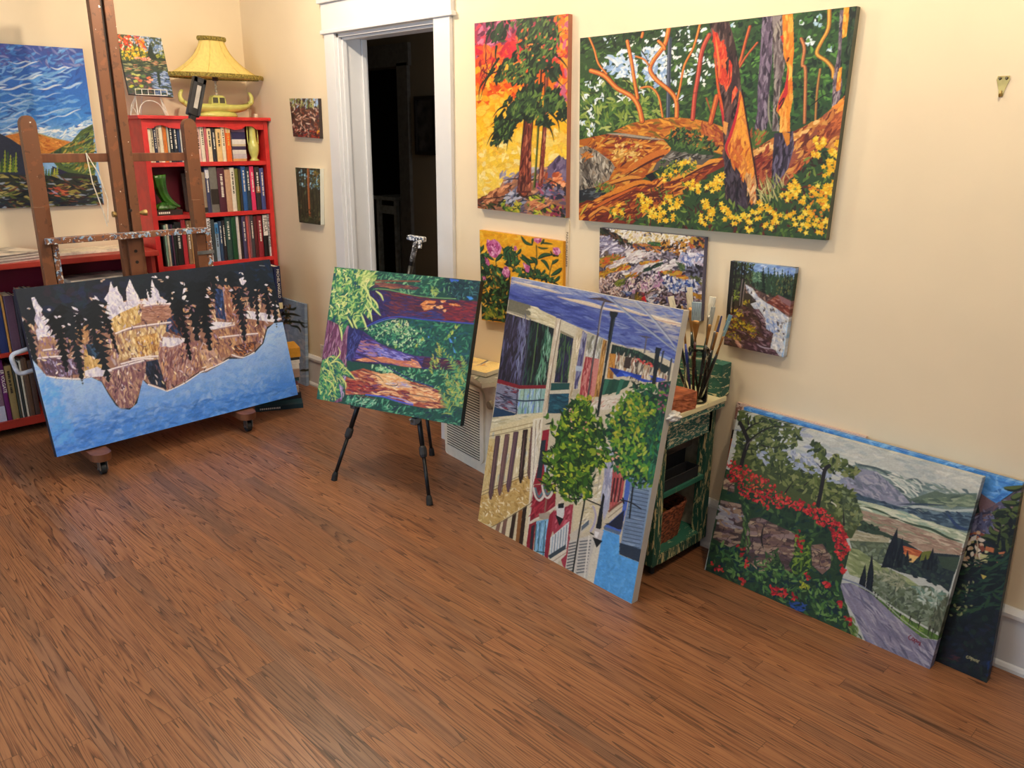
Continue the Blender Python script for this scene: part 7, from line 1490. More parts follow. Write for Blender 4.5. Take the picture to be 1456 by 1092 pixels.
def paint_big():
    a = Art(BIG, *cells(BIG), '#34482c', 2); a.z(810, 0, 3.386)
    W = [(30, 0), (1420, 0), (1400, 1170), (30, 1110)]
    LV = ['#34502c', '#44682f', '#2a4028', '#587c38', '#20362a', '#4c6c3a']
    a.poly(W, '#2f4a2c'); a.strokes([(40, 150), (760, 60), (760, 660), (40, 680)], 900, LV, 40, 13, 130, 50)
    a.strokes([(700, 60), (1400, 20), (1340, 560), (860, 640), (700, 500)], 760, ['#1f3626', '#28482a', '#34582f', '#1a2c24', '#3c6632'], 40, 14, 100, 50)
    a.strokes([(50, 420), (420, 360), (440, 600), (50, 660)], 200, ['#7c9440', '#94a850', '#5c7c3c', '#a8b468', '#486c3c'], 40, 12, 60, 50)
    SKYc = ['#c4d8ee', '#a4c0e4', '#e4ecf4', '#8cacd8', '#d4e2f0']
    a.strokes([(180, 270), (270, 230), (330, 300), (330, 380), (250, 390), (180, 340)], 90, SKYc, 40, 15, 30, 60); a.strokes([(350, 240), (440, 220), (480, 320), (470, 420), (390, 420), (360, 330)], 100, SKYc, 40, 14, 100, 50)
    spots(a, [(130, 430), (150, 470), (110, 560), (90, 540), (60, 600), (260, 450), (300, 470), (250, 480), (150, 390), (350, 440), (450, 380), (500, 400), (530, 480), (510, 500), (580, 400), (590, 350), (560, 360), (660, 350), (690, 320), (650, 300), (640, 400), (520, 270), (570, 230), (500, 240), (620, 210), (590, 190), (540, 150), (530, 180), (640, 140), (210, 190), (180, 210), (300, 210), (450, 160), (560, 140), (120, 500), (90, 640), (120, 620), (70, 480), (480, 300), (520, 330), (540, 360), (420, 200), (380, 210), (260, 350), (160, 330), (90, 410), (620, 300), (610, 260)], ['#e4eef4', '#c8dcf0', '#f0f4f0'], 22, 9, 5, 110, 40, rad=16)
    spots(a, [(790, 120), (1200, 80), (1190, 110), (1150, 190), (1145, 210), (1210, 130), (1250, 240), (1170, 210), (1120, 110), (700, 130)], ['#dcecf2', '#a8c8dc'], 20, 9, 4, 110, 40, rad=10)
    a.strokes([(740, 120), (1320, 60), (1290, 480), (860, 600)], 160, ['#4c7c38', '#5c8c40', '#3c6c34'], 30, 10, 110, 50)
    a.strokes([(60, 170), (640, 110), (600, 200), (60, 260)], 120, ['#223824', '#2c4828', '#1c2c22'], 46, 14, 140, 30)
    # thin dark blue trunk
    a.line([(485, 190), (480, 350), (475, 580)], '#3c4458', 20); a.line([(480, 190), (475, 400), (472, 575)], '#6c7488', 5)
    # mound
    M1 = [(210, 640), (300, 600), (400, 580), (500, 572), (600, 580), (690, 600), (740, 620), (760, 760), (700, 740), (450, 670), (300, 655)]
    a.poly(M1, '#b4682a'); a.strokes(M1, 240, ['#c87c2c', '#a8581f', '#e09c38', '#8c4420', '#d88c30', '#7c6424'], 50, 11, 8, 20, clip=True); a.strokes([(640, 600), (760, 640), (760, 740), (660, 690)], 50, ['#a8502c', '#c06c38', '#8c3c28'], 40, 11, 50, 30)
    M2 = [(45, 680), (190, 650), (300, 655), (450, 672), (490, 720), (460, 800), (360, 860), (300, 900), (200, 940), (45, 960)]
    a.poly(M2, '#b0601f'); a.strokes(M2, 330, ['#c87424', '#a04c1c', '#e0943c', '#7c2c20', '#8c4c28', '#d4a448', '#5c2420'], 60, 12, 160, 30, clip=True)
    a.strokes([(200, 700), (350, 700), (330, 780), (200, 770)], 60, ['#d8a850', '#e8c474', '#b07c38', '#a03028'], 30, 12, 160, 40)
    a.line([(180, 650), (260, 655), (350, 668), (460, 680)], '#9c9488', 14, 1); a.line([(190, 660), (300, 670), (450, 688)], '#4c4038', 6, 1)
    # grey rocks left
    RK = [(45, 720), (80, 708), (130, 730), (200, 780), (220, 810), (190, 870), (130, 900), (45, 930)]
    a.poly(RK, '#8c8478'); a.strokes(RK, 160, ['#a8a094', '#6c645c', '#c4bcac', '#4c443e', '#8c7c68', '#2c2826'], 40, 10, 80, 25, clip=True); a.poly([(60, 770), (100, 760), (110, 800), (80, 870), (60, 850)], '#3c3430', .7)
    a.strokes([(50, 740), (120, 750), (90, 780)], 14, ['#c87c30', '#a05c28'], 34, 9, 160, 20)
    a.poly([(45, 920), (120, 905), (180, 930), (150, 960), (45, 970)], '#24282e'); a.strokes([(45, 925), (170, 925), (140, 960)], 24, ['#3c444c', '#1c1c22', '#5c646c'], 40, 9, 165, 14)
    a.strokes([(120, 880), (220, 890), (200, 930), (130, 920)], 40, ['#5c7c38', '#44602c', '#7c9440'], 24, 7, 120, 30)
    # lower slope bands
    a.poly([(45, 1060), (45, 980), (160, 960), (350, 880), (500, 850), (760, 750), (760, 800), (560, 900), (400, 1000), (300, 1080)], '#7c2c1c')
    a.strokes([(45, 980), (160, 960), (350, 880), (520, 860), (740, 770), (600, 900), (420, 1000), (200, 1070), (45, 1060)], 330, ['#c87428', '#8c3420', '#a04c20', '#5c2018', '#e0943c', '#6c2820'], 80, 13, 155, 16)
    for p, c, w in (([(130, 960), (240, 920), (340, 880), (420, 890)], '#d8842c', 26), ([(240, 850), (340, 790), (440, 740), (490, 740)], '#c8702c', 34), ([(180, 890), (280, 860), (350, 860)], '#d8903c', 20), ([(470, 880), (560, 840), (660, 790), (745, 770)], '#e09838', 26), ([(100, 1010), (200, 960), (330, 900)], '#c86428', 16), ([(90, 1050), (160, 1000), (210, 1030)], '#d89040', 16), ([(50, 1040), (90, 980)], '#c8b040', 14)): a.line(p, c, w, 1); a.line([(x, y+w*.6) for x, y in p], '#4c1c18', w*.35, 1)
    a.poly([(420, 790), (490, 730), (560, 745), (700, 755), (640, 800), (500, 800), (400, 830)], '#5c5650'); a.strokes([(430, 780), (500, 735), (690, 760), (500, 795)], 60, ['#7c7870', '#3c3834', '#94908c', '#2c2a2a'], 30, 9, 160, 30)
    a.strokes([(470, 660), (520, 620), (640, 650), (720, 720), (680, 740), (520, 720)], 190, ['#34502c', '#24382a', '#4c6c38', '#5c7c3c', '#1c2c24'], 30, 9, 110, 50)
    a.strokes([(440, 780), (620, 770), (600, 840), (460, 880), (420, 850)], 120, ['#34502c', '#24382a', '#a8a430', '#5c7c3c', '#d8b82c'], 22, 8, 110, 50); a.poly([(365, 850), (400, 835), (420, 860), (395, 880)], '#1c1a20')
    # arbutus limbs
    O, H, S = '#c8642c', '#f0a050', '#5c2820'
    for p, w in (([(105, 345), (170, 370), (230, 430), (300, 470), (335, 520), (352, 590)], 22), ([(95, 180), (120, 240), (140, 310), (180, 360)], 9), ([(280, 200), (300, 300), (315, 400), (330, 480)], 15), ([(480, 140), (460, 220), (410, 290), (390, 340), (420, 390), (480, 440), (515, 490), (518, 570)], 18), ([(630, 120), (600, 230), (555, 320), (535, 420), (520, 490)], 9), ([(345, 430), (390, 425), (430, 470), (450, 570)], 9), ([(430, 200), (455, 225), (460, 240)], 12), ([(355, 160), (350, 180)], 12), ([(320, 275), (360, 290), (385, 320)], 8)): limb(a, p, w, O, H, S, 0)
    limb(a, [(675, 170), (640, 250), (620, 380), (605, 470), (595, 580)], 18, '#a83c34', '#d86850', '#4c1c20', 0)
    for p, w in (([(260, 380), (290, 410), (310, 420)], 7), ([(350, 250), (375, 290), (385, 330)], 8), ([(50, 545), (80, 535), (110, 530)], 5), ([(530, 490), (580, 460), (630, 450)], 7), ([(100, 455), (150, 450)], 5), ([(640, 310), (690, 290)], 7)): a.line(p, '#2c201e', w, 2)
    limb(a, [(712, 470), (695, 540), (680, 600)], 20, '#b8502c', '#e08040', '#4c2018', 0); a.line([(660, 480), (680, 540), (690, 580)], '#a84c2c', 7, 2)
    for p, w in (([(870, 130), (850, 200), (830, 280), (815, 330)], 12), ([(905, 210), (850, 280), (820, 330)], 9)): limb(a, p, w, '#8c4430', '#d8703c', '#3c2020', 0)
    # purple trunks
    def trunk(p, cs, ang, n, l=70, w=10): a.poly(p, cs[0]); a.strokes(p, n, cs, l, w, ang, 6, clip=True)
    trunk([(930, 80), (980, 80), (975, 300), (960, 450), (965, 560), (945, 640), (890, 630), (905, 540), (905, 440), (920, 250)], ['#54485c', '#6c5c74', '#3c3244', '#7c6c84', '#2c2434', '#8c8094'], 93, 170)
    a.line([(960, 460), (958, 560), (972, 635)], '#8c8c78', 7, 1)
    trunk([(975, 80), (1030, 75), (1040, 300), (1020, 400), (1000, 560), (1010, 640), (975, 640), (985, 400)], ['#6c6064', '#8c8284', '#4c4044', '#a09890', '#3c3438'], 93, 110)
    trunk([(1025, 75), (1075, 68), (1080, 250), (1070, 360), (1075, 480), (1060, 560), (1060, 660), (1045, 710), (1010, 640), (1015, 570), (995, 540), (1010, 480), (1040, 420), (1050, 330), (1030, 270)], ['#e8912c', '#f4ac44', '#d87424', '#f8bc58', '#e08028'], 93, 150)
    a.poly([(1045, 380), (1055, 330), (1050, 460), (1020, 520), (1000, 550), (1005, 500), (1030, 450)], '#c02c30'); a.line([(1010, 510), (1030, 480), (1028, 500), (1012, 530)], '#2c1c1c', 6)
    a.poly([(1015, 180), (1030, 170), (1030, 220)], '#c83828'); a.line([(1048, 300), (1054, 285)], '#4c1c18', 8)
    # right side limbs
    limb(a, [(1250, 50), (1245, 140), (1210, 210), (1190, 265), (1235, 300), (1265, 340), (1268, 380)], 13, '#b87c34', '#f0b850', '#3c2c1c', 0); limb(a, [(1115, 190), (1130, 240), (1120, 320), (1135, 350), (1130, 600)], 11, '#a0603c', '#d89058', '#3c2420', 0); limb(a, [(1205, 340), (1190, 450), (1182, 590)], 8, '#8c6038', '#c8904c', '#3c2420', 0)
    trunk([(1300, 50), (1325, 50), (1310, 180), (1300, 320), (1310, 420), (1290, 520), (1260, 530), (1265, 400), (1290, 250)], ['#6c5c6c', '#8c7c88', '#4c3c50', '#a498a0'], 97, 70, 50, 8); trunk([(1320, 38), (1345, 36), (1330, 180), (1310, 190), (1312, 130)], ['#f0a030', '#f8bc50', '#e08c28'], 97, 24, 40, 9); trunk([(1290, 340), (1308, 330), (1300, 440), (1280, 450)], ['#f0982c', '#f8b848', '#d87c24'], 97, 20, 40, 8)
    a.line([(1255, 455), (1210, 475), (1170, 510), (1140, 530)], '#1c1c1c', 5, 1); a.line([(1300, 250), (1290, 350)], '#3c3444', 5)
    a.strokes([(1350, 40), (1388, 40), (1340, 470), (1320, 480)], 60, ['#223028', '#2c3c30', '#1c2420', '#3c4c3c'], 50, 10, 97, 10)
    # right hillside
    HS = [(1330, 460), (1330, 560), (1310, 700), (1290, 740), (1180, 700), (1140, 780), (1060, 860), (1040, 900), (1000, 880), (960, 940), (920, 930), (890, 900), (885, 730), (980, 670), (1080, 640), (1200, 580), (1260, 530)]
    a.poly(HS, '#8c4428'); a.strokes(HS, 330, ['#a8582c', '#7c3424', '#c87c3c', '#5c2820', '#94503c', '#e0a050'], 60, 14, 135, 20, clip=True)
    a.strokes([(885, 740), (960, 690), (1080, 650), (1200, 590), (1190, 610), (1080, 680), (960, 730), (890, 760)], 60, ['#e0a458', '#d08c3c', '#f0c078'], 40, 12, 150, 14)
    a.strokes([(1060, 860), (1140, 740), (1240, 620), (1320, 520), (1320, 600), (1200, 720), (1100, 830)], 80, ['#a0502c', '#c86c38', '#7c3420'], 50, 12, 130, 14); a.strokes([(1270, 520), (1330, 470), (1320, 540)], 12, ['#e88c34', '#f0a040'], 40, 10, 135, 12)
    a.strokes([(890, 780), (960, 700), (965, 930), (900, 900)], 60, ['#7c2820', '#5c1c1c', '#943c28', '#b05c38'], 50, 11, 110, 20)
    trunk([(985, 650), (1075, 640), (1080, 720), (1050, 820), (1020, 860), (970, 950), (975, 800)], ['#3c3448', '#544a64', '#2c2638', '#6c6480', '#1f1b28'], 100, 110)
    a.poly([(1022, 640), (1060, 650), (1058, 700), (1045, 712)], '#d8882c')
    a.strokes([(860, 640), (960, 640), (920, 700), (880, 720)], 70, ['#a8502c', '#5c7034', '#7c8c3c', '#44602c'], 36, 7, 110, 20)
    # main tree
    MT = [(675, 110), (770, 105), (800, 220), (820, 340), (830, 480), (850, 620), (880, 800), (905, 960), (880, 1000), (820, 1010), (750, 960), (745, 800), (740, 640), (735, 560), (715, 440), (700, 260)]
    a.poly(MT, '#3c2c2c'); a.strokes(MT, 330, ['#4c3634', '#2c2024', '#5c4444', '#3c2a30', '#6c5450', '#1f181c'], 70, 11, 95, 8, clip=True)
    a.strokes([(690, 150), (750, 200), (760, 440), (740, 440), (700, 220)], 60, ['#c83c28', '#e05430', '#a82c28', '#f07040'], 46, 12, 95, 14)
    for p in ([(690, 140), (715, 190), (745, 220), (760, 260), (755, 290), (730, 290), (735, 340), (745, 420), (720, 400), (710, 300), (695, 210)], [(770, 290), (785, 320), (780, 400), (755, 450), (745, 420), (765, 360)], [(800, 420), (812, 440), (780, 510), (785, 450)]): a.poly(p, '#d0402c'); a.strokes(p, 14, ['#e85c38', '#b83028', '#f0784c'], 34, 8, 95, 12, clip=True)
    a.line([(705, 180), (712, 240), (722, 320), (718, 380)], '#f08848', 8, 1); a.line([(698, 260), (715, 420), (735, 520), (745, 600)], '#d85c28', 10, 1); a.line([(770, 330), (772, 380), (762, 420)], '#5c1c1c', 5, 1)
    a.poly([(820, 440), (835, 480), (860, 640), (890, 800), (890, 880), (900, 960), (875, 990), (850, 900), (790, 820), (755, 740), (760, 680), (800, 600)], '#d87c2c'); a.strokes([(825, 460), (850, 600), (885, 800), (895, 960), (860, 920), (790, 810), (765, 720), (800, 600)], 190, ['#e8942c', '#c8682c', '#f4ac40', '#b85424', '#f0a038', '#d8843c'], 60, 12, 100, 20, clip=True)
    a.strokes([(840, 850), (895, 860), (895, 970), (865, 970)], 40, ['#e0b070', '#c8905c', '#f0c890', '#a06c48'], 40, 9, 95, 12)
    a.line([(828, 450), (800, 580), (775, 660), (755, 720), (775, 770)], '#c02834', 14, 1); a.line([(722, 500), (738, 560), (742, 620)], '#c42c3c', 9, 1); a.poly([(742, 590), (765, 600), (755, 660), (740, 640)], '#e09c50')
    a.line([(832, 440), (850, 560), (880, 740), (905, 900), (908, 980)], '#1f1418', 7); a.strokes([(750, 760), (800, 830), (860, 930), (860, 1010), (760, 970)], 90, ['#2c2230', '#3c3040', '#1c161f', '#4c4250'], 60, 10, 85, 12)
    # flowers
    a.strokes([(200, 1000), (420, 900), (700, 850), (750, 960), (880, 1010), (960, 920), (1050, 900), (1150, 760), (1300, 700), (1260, 1170), (180, 1090)], 600, ['#2c4426', '#44602c', '#5c7c34', '#34241f', '#5c2420', '#1f2c20', '#7c9440'], 34, 9, 100, 50)
    YL = ['#f4c41c', '#f8d83c', '#eca818', '#fce45c', '#f0b414']
    def blooms(pts, k=5, r=24):
        for x, y in pts:
            for _ in range(k):
                cx_, cy_ = x+a.rnd.uniform(-r, r), y+a.rnd.uniform(-r, r); q = a.rnd.uniform(0, 6.28)
                for j in range(5): a.line([(cx_, cy_), (cx_+14*math.cos(q+j*1.256), cy_+14*math.sin(q+j*1.256))], a.rnd.choice(YL), 13, 2)
    blooms([(585, 890), (610, 910), (680, 890), (720, 880), (700, 910), (730, 860), (350, 960), (380, 980), (360, 1010), (470, 960), (450, 1010), (500, 1000), (420, 1050), (480, 1050), (530, 980), (400, 1020), (660, 990), (670, 1010), (740, 1000), (700, 1040), (760, 1040), (800, 1060), (850, 1050), (650, 1060), (900, 1040), (930, 990), (960, 1010), (1000, 1050), (1060, 920), (1090, 910), (1080, 890), (1040, 950), (1110, 960), (1060, 1040), (1100, 1060), (1150, 1020), (1200, 690), (1210, 700), (1180, 740), (1260, 740), (1285, 710), (1260, 790), (1240, 830), (1180, 920), (1220, 930), (1250, 900), (1210, 980), (1170, 1060), (1230, 1000), (1250, 950), (1190, 1100), (1130, 1100), (1230, 1080), (960, 1080), (870, 1090)], 6, 22)
    blooms([(230, 1000), (260, 1030), (220, 1030), (540, 800), (560, 790), (470, 860), (500, 840)], 2, 14)
    a.strokes([(1150, 900), (1270, 880), (1240, 1080), (1150, 1060)], 40, ['#e89018', '#d87c18', '#4c6c2c'], 16, 9, 90, 60); a.strokes([(900, 880), (1060, 850), (1000, 960), (920, 960)], 44, ['#a8a468', '#6c8440', '#d0c888'], 60, 4, 75, 20)
    canvas(a, BIG, .027, '#565c50', 'biggest wall painting: orange arbutus trees and yellow wildflowers on a rocky slope', gain=G['big'])

def paint_small():
    # peonies
    a = Art(PEONY, *cells(PEONY), '#eeaa20', 9); a.z(670, 315, 6.825)
    a.strokes([(60, 60), (920, 160), (920, 640), (60, 640)], 300, ['#f0a81c', '#f8bc30', '#e89818', '#f4b428', '#f8c848'], 90, 26, 20, 40, a=.7)
    a.poly([(80, 480), (200, 420), (400, 480), (400, 900), (340, 980), (90, 940)], '#1c2a24')
    LF = ['#1f3c2c', '#2c5438', '#16281f', '#3c6c3c', '#1c2c24', '#4c7a44']
    for R_, n in (([(85, 250), (180, 330), (170, 480), (90, 460)], 60), ([(90, 440), (250, 440), (380, 560), (370, 760), (100, 700)], 150), ([(90, 620), (360, 640), (340, 960), (100, 930)], 180), ([(330, 260), (440, 260), (470, 420), (360, 440)], 70), ([(400, 440), (600, 460), (800, 540), (840, 610), (400, 520)], 80)): a.strokes(R_, n, LF, 70, 20, 60, 50)
    a.strokes([(90, 440), (380, 460), (360, 960), (90, 930)], 60, ['#e8a428', '#f4c040', '#c88c24'], 34, 12, 60, 60); a.strokes([(130, 840), (330, 840), (320, 960), (150, 940)], 20, ['#8c9c34', '#a8a83c', '#5c7c34'], 70, 18, 70, 40)
    for p, w in (([(650, 240), (650, 400), (610, 540)], 11), ([(255, 390), (260, 480)], 9), ([(450, 340), (435, 460)], 8), ([(800, 380), (775, 480), (760, 570)], 9), ([(190, 440), (260, 560), (310, 680)], 9), ([(350, 640), (310, 780)], 9)): a.line(p, '#4c4c24', w)
    for p, w in (([(505, 145), (550, 210), (620, 235)], 28), ([(690, 215), (740, 215), (800, 225)], 16), ([(660, 250), (700, 265), (760, 265)], 16), ([(660, 370), (720, 330), (800, 325)], 34), ([(690, 380), (730, 400), (770, 480)], 30), ([(510, 320), (560, 380), (640, 400)], 40), ([(590, 350), (640, 380), (650, 430)], 34), ([(490, 350), (560, 390), (600, 470)], 34), ([(530, 400), (560, 470), (600, 520)], 26), ([(790, 420), (820, 390), (850, 370)], 26), ([(780, 530), (840, 490), (880, 450)], 34), ([(810, 590), (840, 560), (860, 530)], 26), ([(660, 460), (680, 500), (690, 540)], 22), ([(690, 520), (720, 490), (730, 470)], 20), ([(620, 540), (700, 550), (760, 520)], 24), ([(440, 440), (480, 400), (500, 375)], 18), ([(410, 250), (350, 290), (350, 340)], 30), ([(380, 310), (390, 380), (400, 440)], 36), ([(410, 290), (430, 340), (440, 390)], 26), ([(460, 330), (490, 300), (505, 270)], 24), ([(250, 390), (290, 350), (320, 320)], 34), ([(160, 320), (190, 350), (240, 380)], 26), ([(80, 300), (110, 270), (130, 230)], 26), ([(610, 235), (615, 190), (620, 170)], 18), ([(690, 230), (710, 200), (720, 175)], 18)):
        a.line(p, '#16261e', w*1.15, 1); a.line([(x-2, y-3) for x, y in p], '#2f5a38', w*.6, 1)
    PK = ['#d070a4', '#e49cc4', '#b04484', '#f0b8d8', '#942c64', '#c85c98']
    def bud(p, n, l, w, ang): a.poly(p, '#c05c94'); a.strokes(p, n, PK, l, w, ang, 35, clip=True)
    bud([(165, 175), (200, 190), (240, 175), (290, 210), (315, 260), (300, 310), (250, 360), (200, 340), (170, 290), (155, 230)], 90, 60, 18, 75); bud([(340, 440), (375, 440), (398, 500), (385, 545), (350, 545), (315, 500)], 40, 40, 14, 80); bud([(140, 345), (170, 370), (195, 410), (180, 435), (150, 410)], 16, 26, 12, 60); bud([(630, 165), (700, 165), (695, 200), (660, 220), (630, 195)], 24, 30, 12, 80); bud([(800, 255), (850, 255), (870, 300), (840, 335), (800, 310)], 24, 34, 13, 60); bud([(435, 245), (460, 245), (470, 280), (440, 290)], 10, 20, 10, 80); bud([(110, 530), (145, 535), (150, 570), (120, 570)], 10, 20, 10, 40); bud([(520, 400), (590, 440), (580, 500), (550, 490)], 16, 34, 9, 60)
    a.poly([(780, 280), (800, 320), (850, 330), (860, 310), (850, 345), (800, 345), (775, 300)], '#1c2420')
    canvas(a, PEONY, .022, '#e09c28', 'pink peony buds on yellow ground canvas below the tall evergreen canvas', gain=G['peony'])
    # rocky river
    a = Art(RIVER, *cells(RIVER), '#6c6470', 12); a.z(840, 315, 8.565)
    a.strokes([(90, 60), (1400, 200), (1360, 1100), (80, 900)], 900, ['#e8e2e8', '#4c4458', '#a898a8', '#2c2430', '#c8c0cc', '#6c5848', '#8c88a4', '#1c1820'], 60, 20, 160, 50, tip=0)
    a.strokes([(210, 80), (1260, 180), (1180, 240), (900, 270), (700, 260), (520, 270), (400, 180)], 330, ['#f4eee0', '#e8dcb0', '#fcfaf4', '#d8c078', '#e4d8d0', '#c8a860'], 50, 14, 110, 50, tip=0)
    a.strokes([(110, 80), (240, 110), (420, 220), (520, 290), (380, 270), (200, 200), (110, 160)], 90, ['#2c3426', '#4c5c2c', '#5c4030', '#1c1c1c', '#7c4c30'], 60, 20, 40, 20, tip=0)
    a.strokes([(520, 280), (700, 270), (880, 300), (860, 380), (700, 350), (540, 330)], 70, ['#b86c2c', '#8c4c28', '#24345c', '#c88444', '#4c5c2c'], 50, 16, 20, 20, tip=0); a.strokes([(740, 260), (900, 270), (880, 300), (760, 290)], 24, ['#3c6c38', '#4c7c3c', '#2c4c30'], 50, 16, 5, 10, tip=0)
    a.strokes([(900, 250), (1200, 240), (1200, 340), (1100, 400), (900, 340)], 100, ['#2c2024', '#c88428', '#f0ecec', '#1c1c24', '#8c5428', '#d89c38'], 46, 18, 140, 40, tip=0); a.strokes([(1200, 200), (1390, 210), (1380, 330), (1220, 300)], 50, ['#2c2428', '#b8902c', '#c8602c', '#3c302c'], 50, 20, 60, 40, tip=0)
    a.strokes([(110, 180), (260, 200), (400, 330), (380, 380), (110, 350)], 130, ['#b8b4cc', '#e4e0ec', '#7c7898', '#6c5c6c', '#9c94b0'], 60, 16, 170, 16, tip=0)
    for R_, n in (([(110, 440), (300, 420), (420, 430), (300, 500), (110, 560)], 70), ([(220, 560), (460, 510), (480, 570), (330, 610), (220, 620)], 60), ([(500, 370), (680, 380), (680, 430), (540, 410)], 30), ([(630, 500), (880, 480), (840, 520), (640, 540)], 34), ([(90, 620), (200, 600), (220, 680), (100, 720)], 30), ([(860, 600), (1100, 610), (1180, 700), (1060, 680), (880, 640)], 50), ([(440, 640), (560, 620), (600, 680), (480, 690)], 24)):
        a.strokes(R_, n, ['#c87c24', '#b8941c', '#d85c2c', '#8c7c28', '#a04c28', '#d8a838', '#6c6428'], 56, 18, 160, 18, tip=0)
    for R_, n in (([(250, 520), (450, 440), (620, 440), (640, 500), (450, 510), (260, 570)], 60), ([(420, 640), (660, 540), (880, 500), (640, 590), (460, 640)], 60), ([(800, 580), (1000, 480), (1120, 480), (1000, 580), (860, 600)], 60), ([(440, 340), (760, 370), (820, 420), (700, 440), (480, 420)], 50)):
        a.strokes(R_, n, ['#ece8e8', '#d8ccd0', '#f8f4f0', '#b8a8b0'], 70, 13, 160, 10, tip=0)
    a.strokes([(680, 570), (900, 500), (880, 530), (700, 610)], 30, ['#24403a', '#2c4c34', '#1c2c28'], 70, 14, 155, 10, tip=0); a.strokes([(1060, 500), (1150, 510), (1140, 600), (1080, 560)], 24, ['#4c6c3c', '#3c5438', '#6c7c48'], 40, 16, 60, 40, tip=0)
    a.strokes([(1110, 400), (1370, 390), (1360, 520), (1180, 560), (1100, 460)], 110, ['#a8b4dc', '#e0dcec', '#5c6cac', '#8c98c8', '#c8b4c8', '#f4f0f8'], 50, 16, 110, 50, tip=0); a.strokes([(1180, 560), (1360, 540), (1340, 680), (1200, 660)], 50, ['#1c1820', '#2c2830', '#3c3444', '#6c6c88'], 50, 20, 50, 40, tip=0); a.strokes([(1200, 660), (1350, 700), (1330, 760)], 20, ['#5c6430', '#7c7c3c', '#3c4428'], 50, 14, 40, 14, tip=0)
    for R_, n in (([(880, 680), (960, 660), (1160, 720), (1120, 860), (1000, 860), (880, 760)], 110), ([(1160, 720), (1300, 720), (1290, 860), (1150, 860)], 80), ([(700, 920), (820, 900), (840, 990), (720, 980)], 40), ([(360, 800), (480, 780), (560, 840), (460, 900)], 30)):
        a.strokes(R_, n, ['#24408c', '#3c5cb0', '#d8dcec', '#8ca0cc', '#1c2c64', '#ece8f0'], 46, 16, 60, 50, tip=0)
    a.strokes([(380, 740), (900, 620), (900, 820), (560, 860), (380, 820)], 240, ['#f0e8ec', '#2c202c', '#c8b4c4', '#8c6c8c', '#b888b4', '#4c3c50', '#e4d4c0'], 40, 14, 110, 60, tip=0); a.strokes([(90, 720), (360, 620), (420, 760), (360, 900), (90, 850)], 200, ['#ece0e0', '#2c2028', '#b09ca8', '#8c6868', '#4c4450', '#d8bcb4'], 40, 14, 60, 60, tip=0)
    a.strokes([(320, 720), (460, 690), (440, 760), (330, 790)], 24, ['#6c7c30', '#8c9438', '#4c5c28'], 50, 14, 150, 12, tip=0); a.strokes([(640, 870), (700, 860), (690, 960), (650, 960)], 20, ['#d42430', '#b81c28'], 30, 18, 60, 50, tip=0); a.strokes([(560, 880), (640, 880), (640, 960), (560, 940)], 20, ['#7c6c24', '#a4842c', '#5c5424'], 40, 14, 120, 20, tip=0); a.strokes([(1220, 880), (1340, 890), (1330, 950)], 20, ['#c8942c', '#b07c28', '#8c6424'], 50, 16, 20, 20, tip=0)
    a.strokes([(600, 880), (1200, 860), (1330, 1000), (1000, 1040)], 100, ['#2c1c24', '#5c3c4c', '#a08c9c', '#3c2c34', '#2c3c7c'], 46, 16, 40, 50, tip=0)
    canvas(a, RIVER, .024, '#5c5c78', 'thickly painted rocky river canvas with pale sky below the biggest painting', gain=G['river'])
    # waterfall
    a = Art(WATER, *cells(WATER), '#3c3428', 13); a.z(1020, 360, 6.825)
    a.poly([(150, 70), (770, 150), (760, 260), (140, 200)], '#8cacdc'); a.strokes([(150, 80), (760, 160), (750, 220), (150, 180)], 60, ['#a4c0e4', '#7c9cd8', '#c4d4ec', '#6c8cd0'], 50, 16, 10, 20)
    DGs = ['#1f2e20', '#2c4430', '#16221a', '#3c5838', '#24382a']
    a.strokes([(340, 200), (750, 240), (730, 450), (560, 430), (420, 370), (320, 300)], 300, DGs+['#4c6c54'], 50, 14, 95, 14)
    for x, y, b in ((440, 140, 400), (490, 140, 400), (550, 140, 410), (580, 180, 420), (625, 160, 430), (650, 190, 430), (680, 170, 440), (705, 200, 450), (745, 200, 450), (390, 180, 330), (415, 190, 350)): fir(a, (x, b), (x+2, y), 30, DGs[x % 3], 9, back=-.3)
    a.strokes([(330, 180), (420, 200), (400, 300), (330, 280)], 60, ['#5c8064', '#7c9c7c', '#3c6050'], 40, 12, 60, 30)
    a.strokes([(580, 220), (740, 240), (730, 420), (560, 400)], 50, ['#4c5c38', '#6c6c3c', '#34503c'], 34, 10, 100, 20)
    B = [(260, 300), (330, 330), (500, 430), (720, 480), (700, 640), (600, 590), (470, 500), (350, 430), (280, 390)]
    a.poly(B, '#5c4440'); a.strokes(B, 120, ['#7c5c54', '#4c3838', '#94786c', '#3c2c30', '#a88c7c'], 44, 14, 30, 30)
    a.poly([(470, 490), (580, 410), (720, 480), (700, 620), (600, 560), (500, 500)], '#7c3c2c'); a.strokes([(480, 490), (580, 415), (715, 480), (695, 610), (560, 520)], 60, ['#94503c', '#6c3024', '#a8786c', '#5c241c'], 60, 16, 30, 14, clip=True); a.poly([(580, 410), (720, 480), (700, 530), (620, 480)], '#8c6468')
    Wt = [(270, 310), (340, 350), (390, 430), (470, 490), (560, 540), (640, 600), (700, 640), (690, 800), (665, 1010), (600, 1000), (560, 950), (515, 920), (510, 820), (530, 780), (470, 740), (460, 640), (420, 590), (350, 540), (320, 500), (380, 480), (330, 420), (290, 380)]
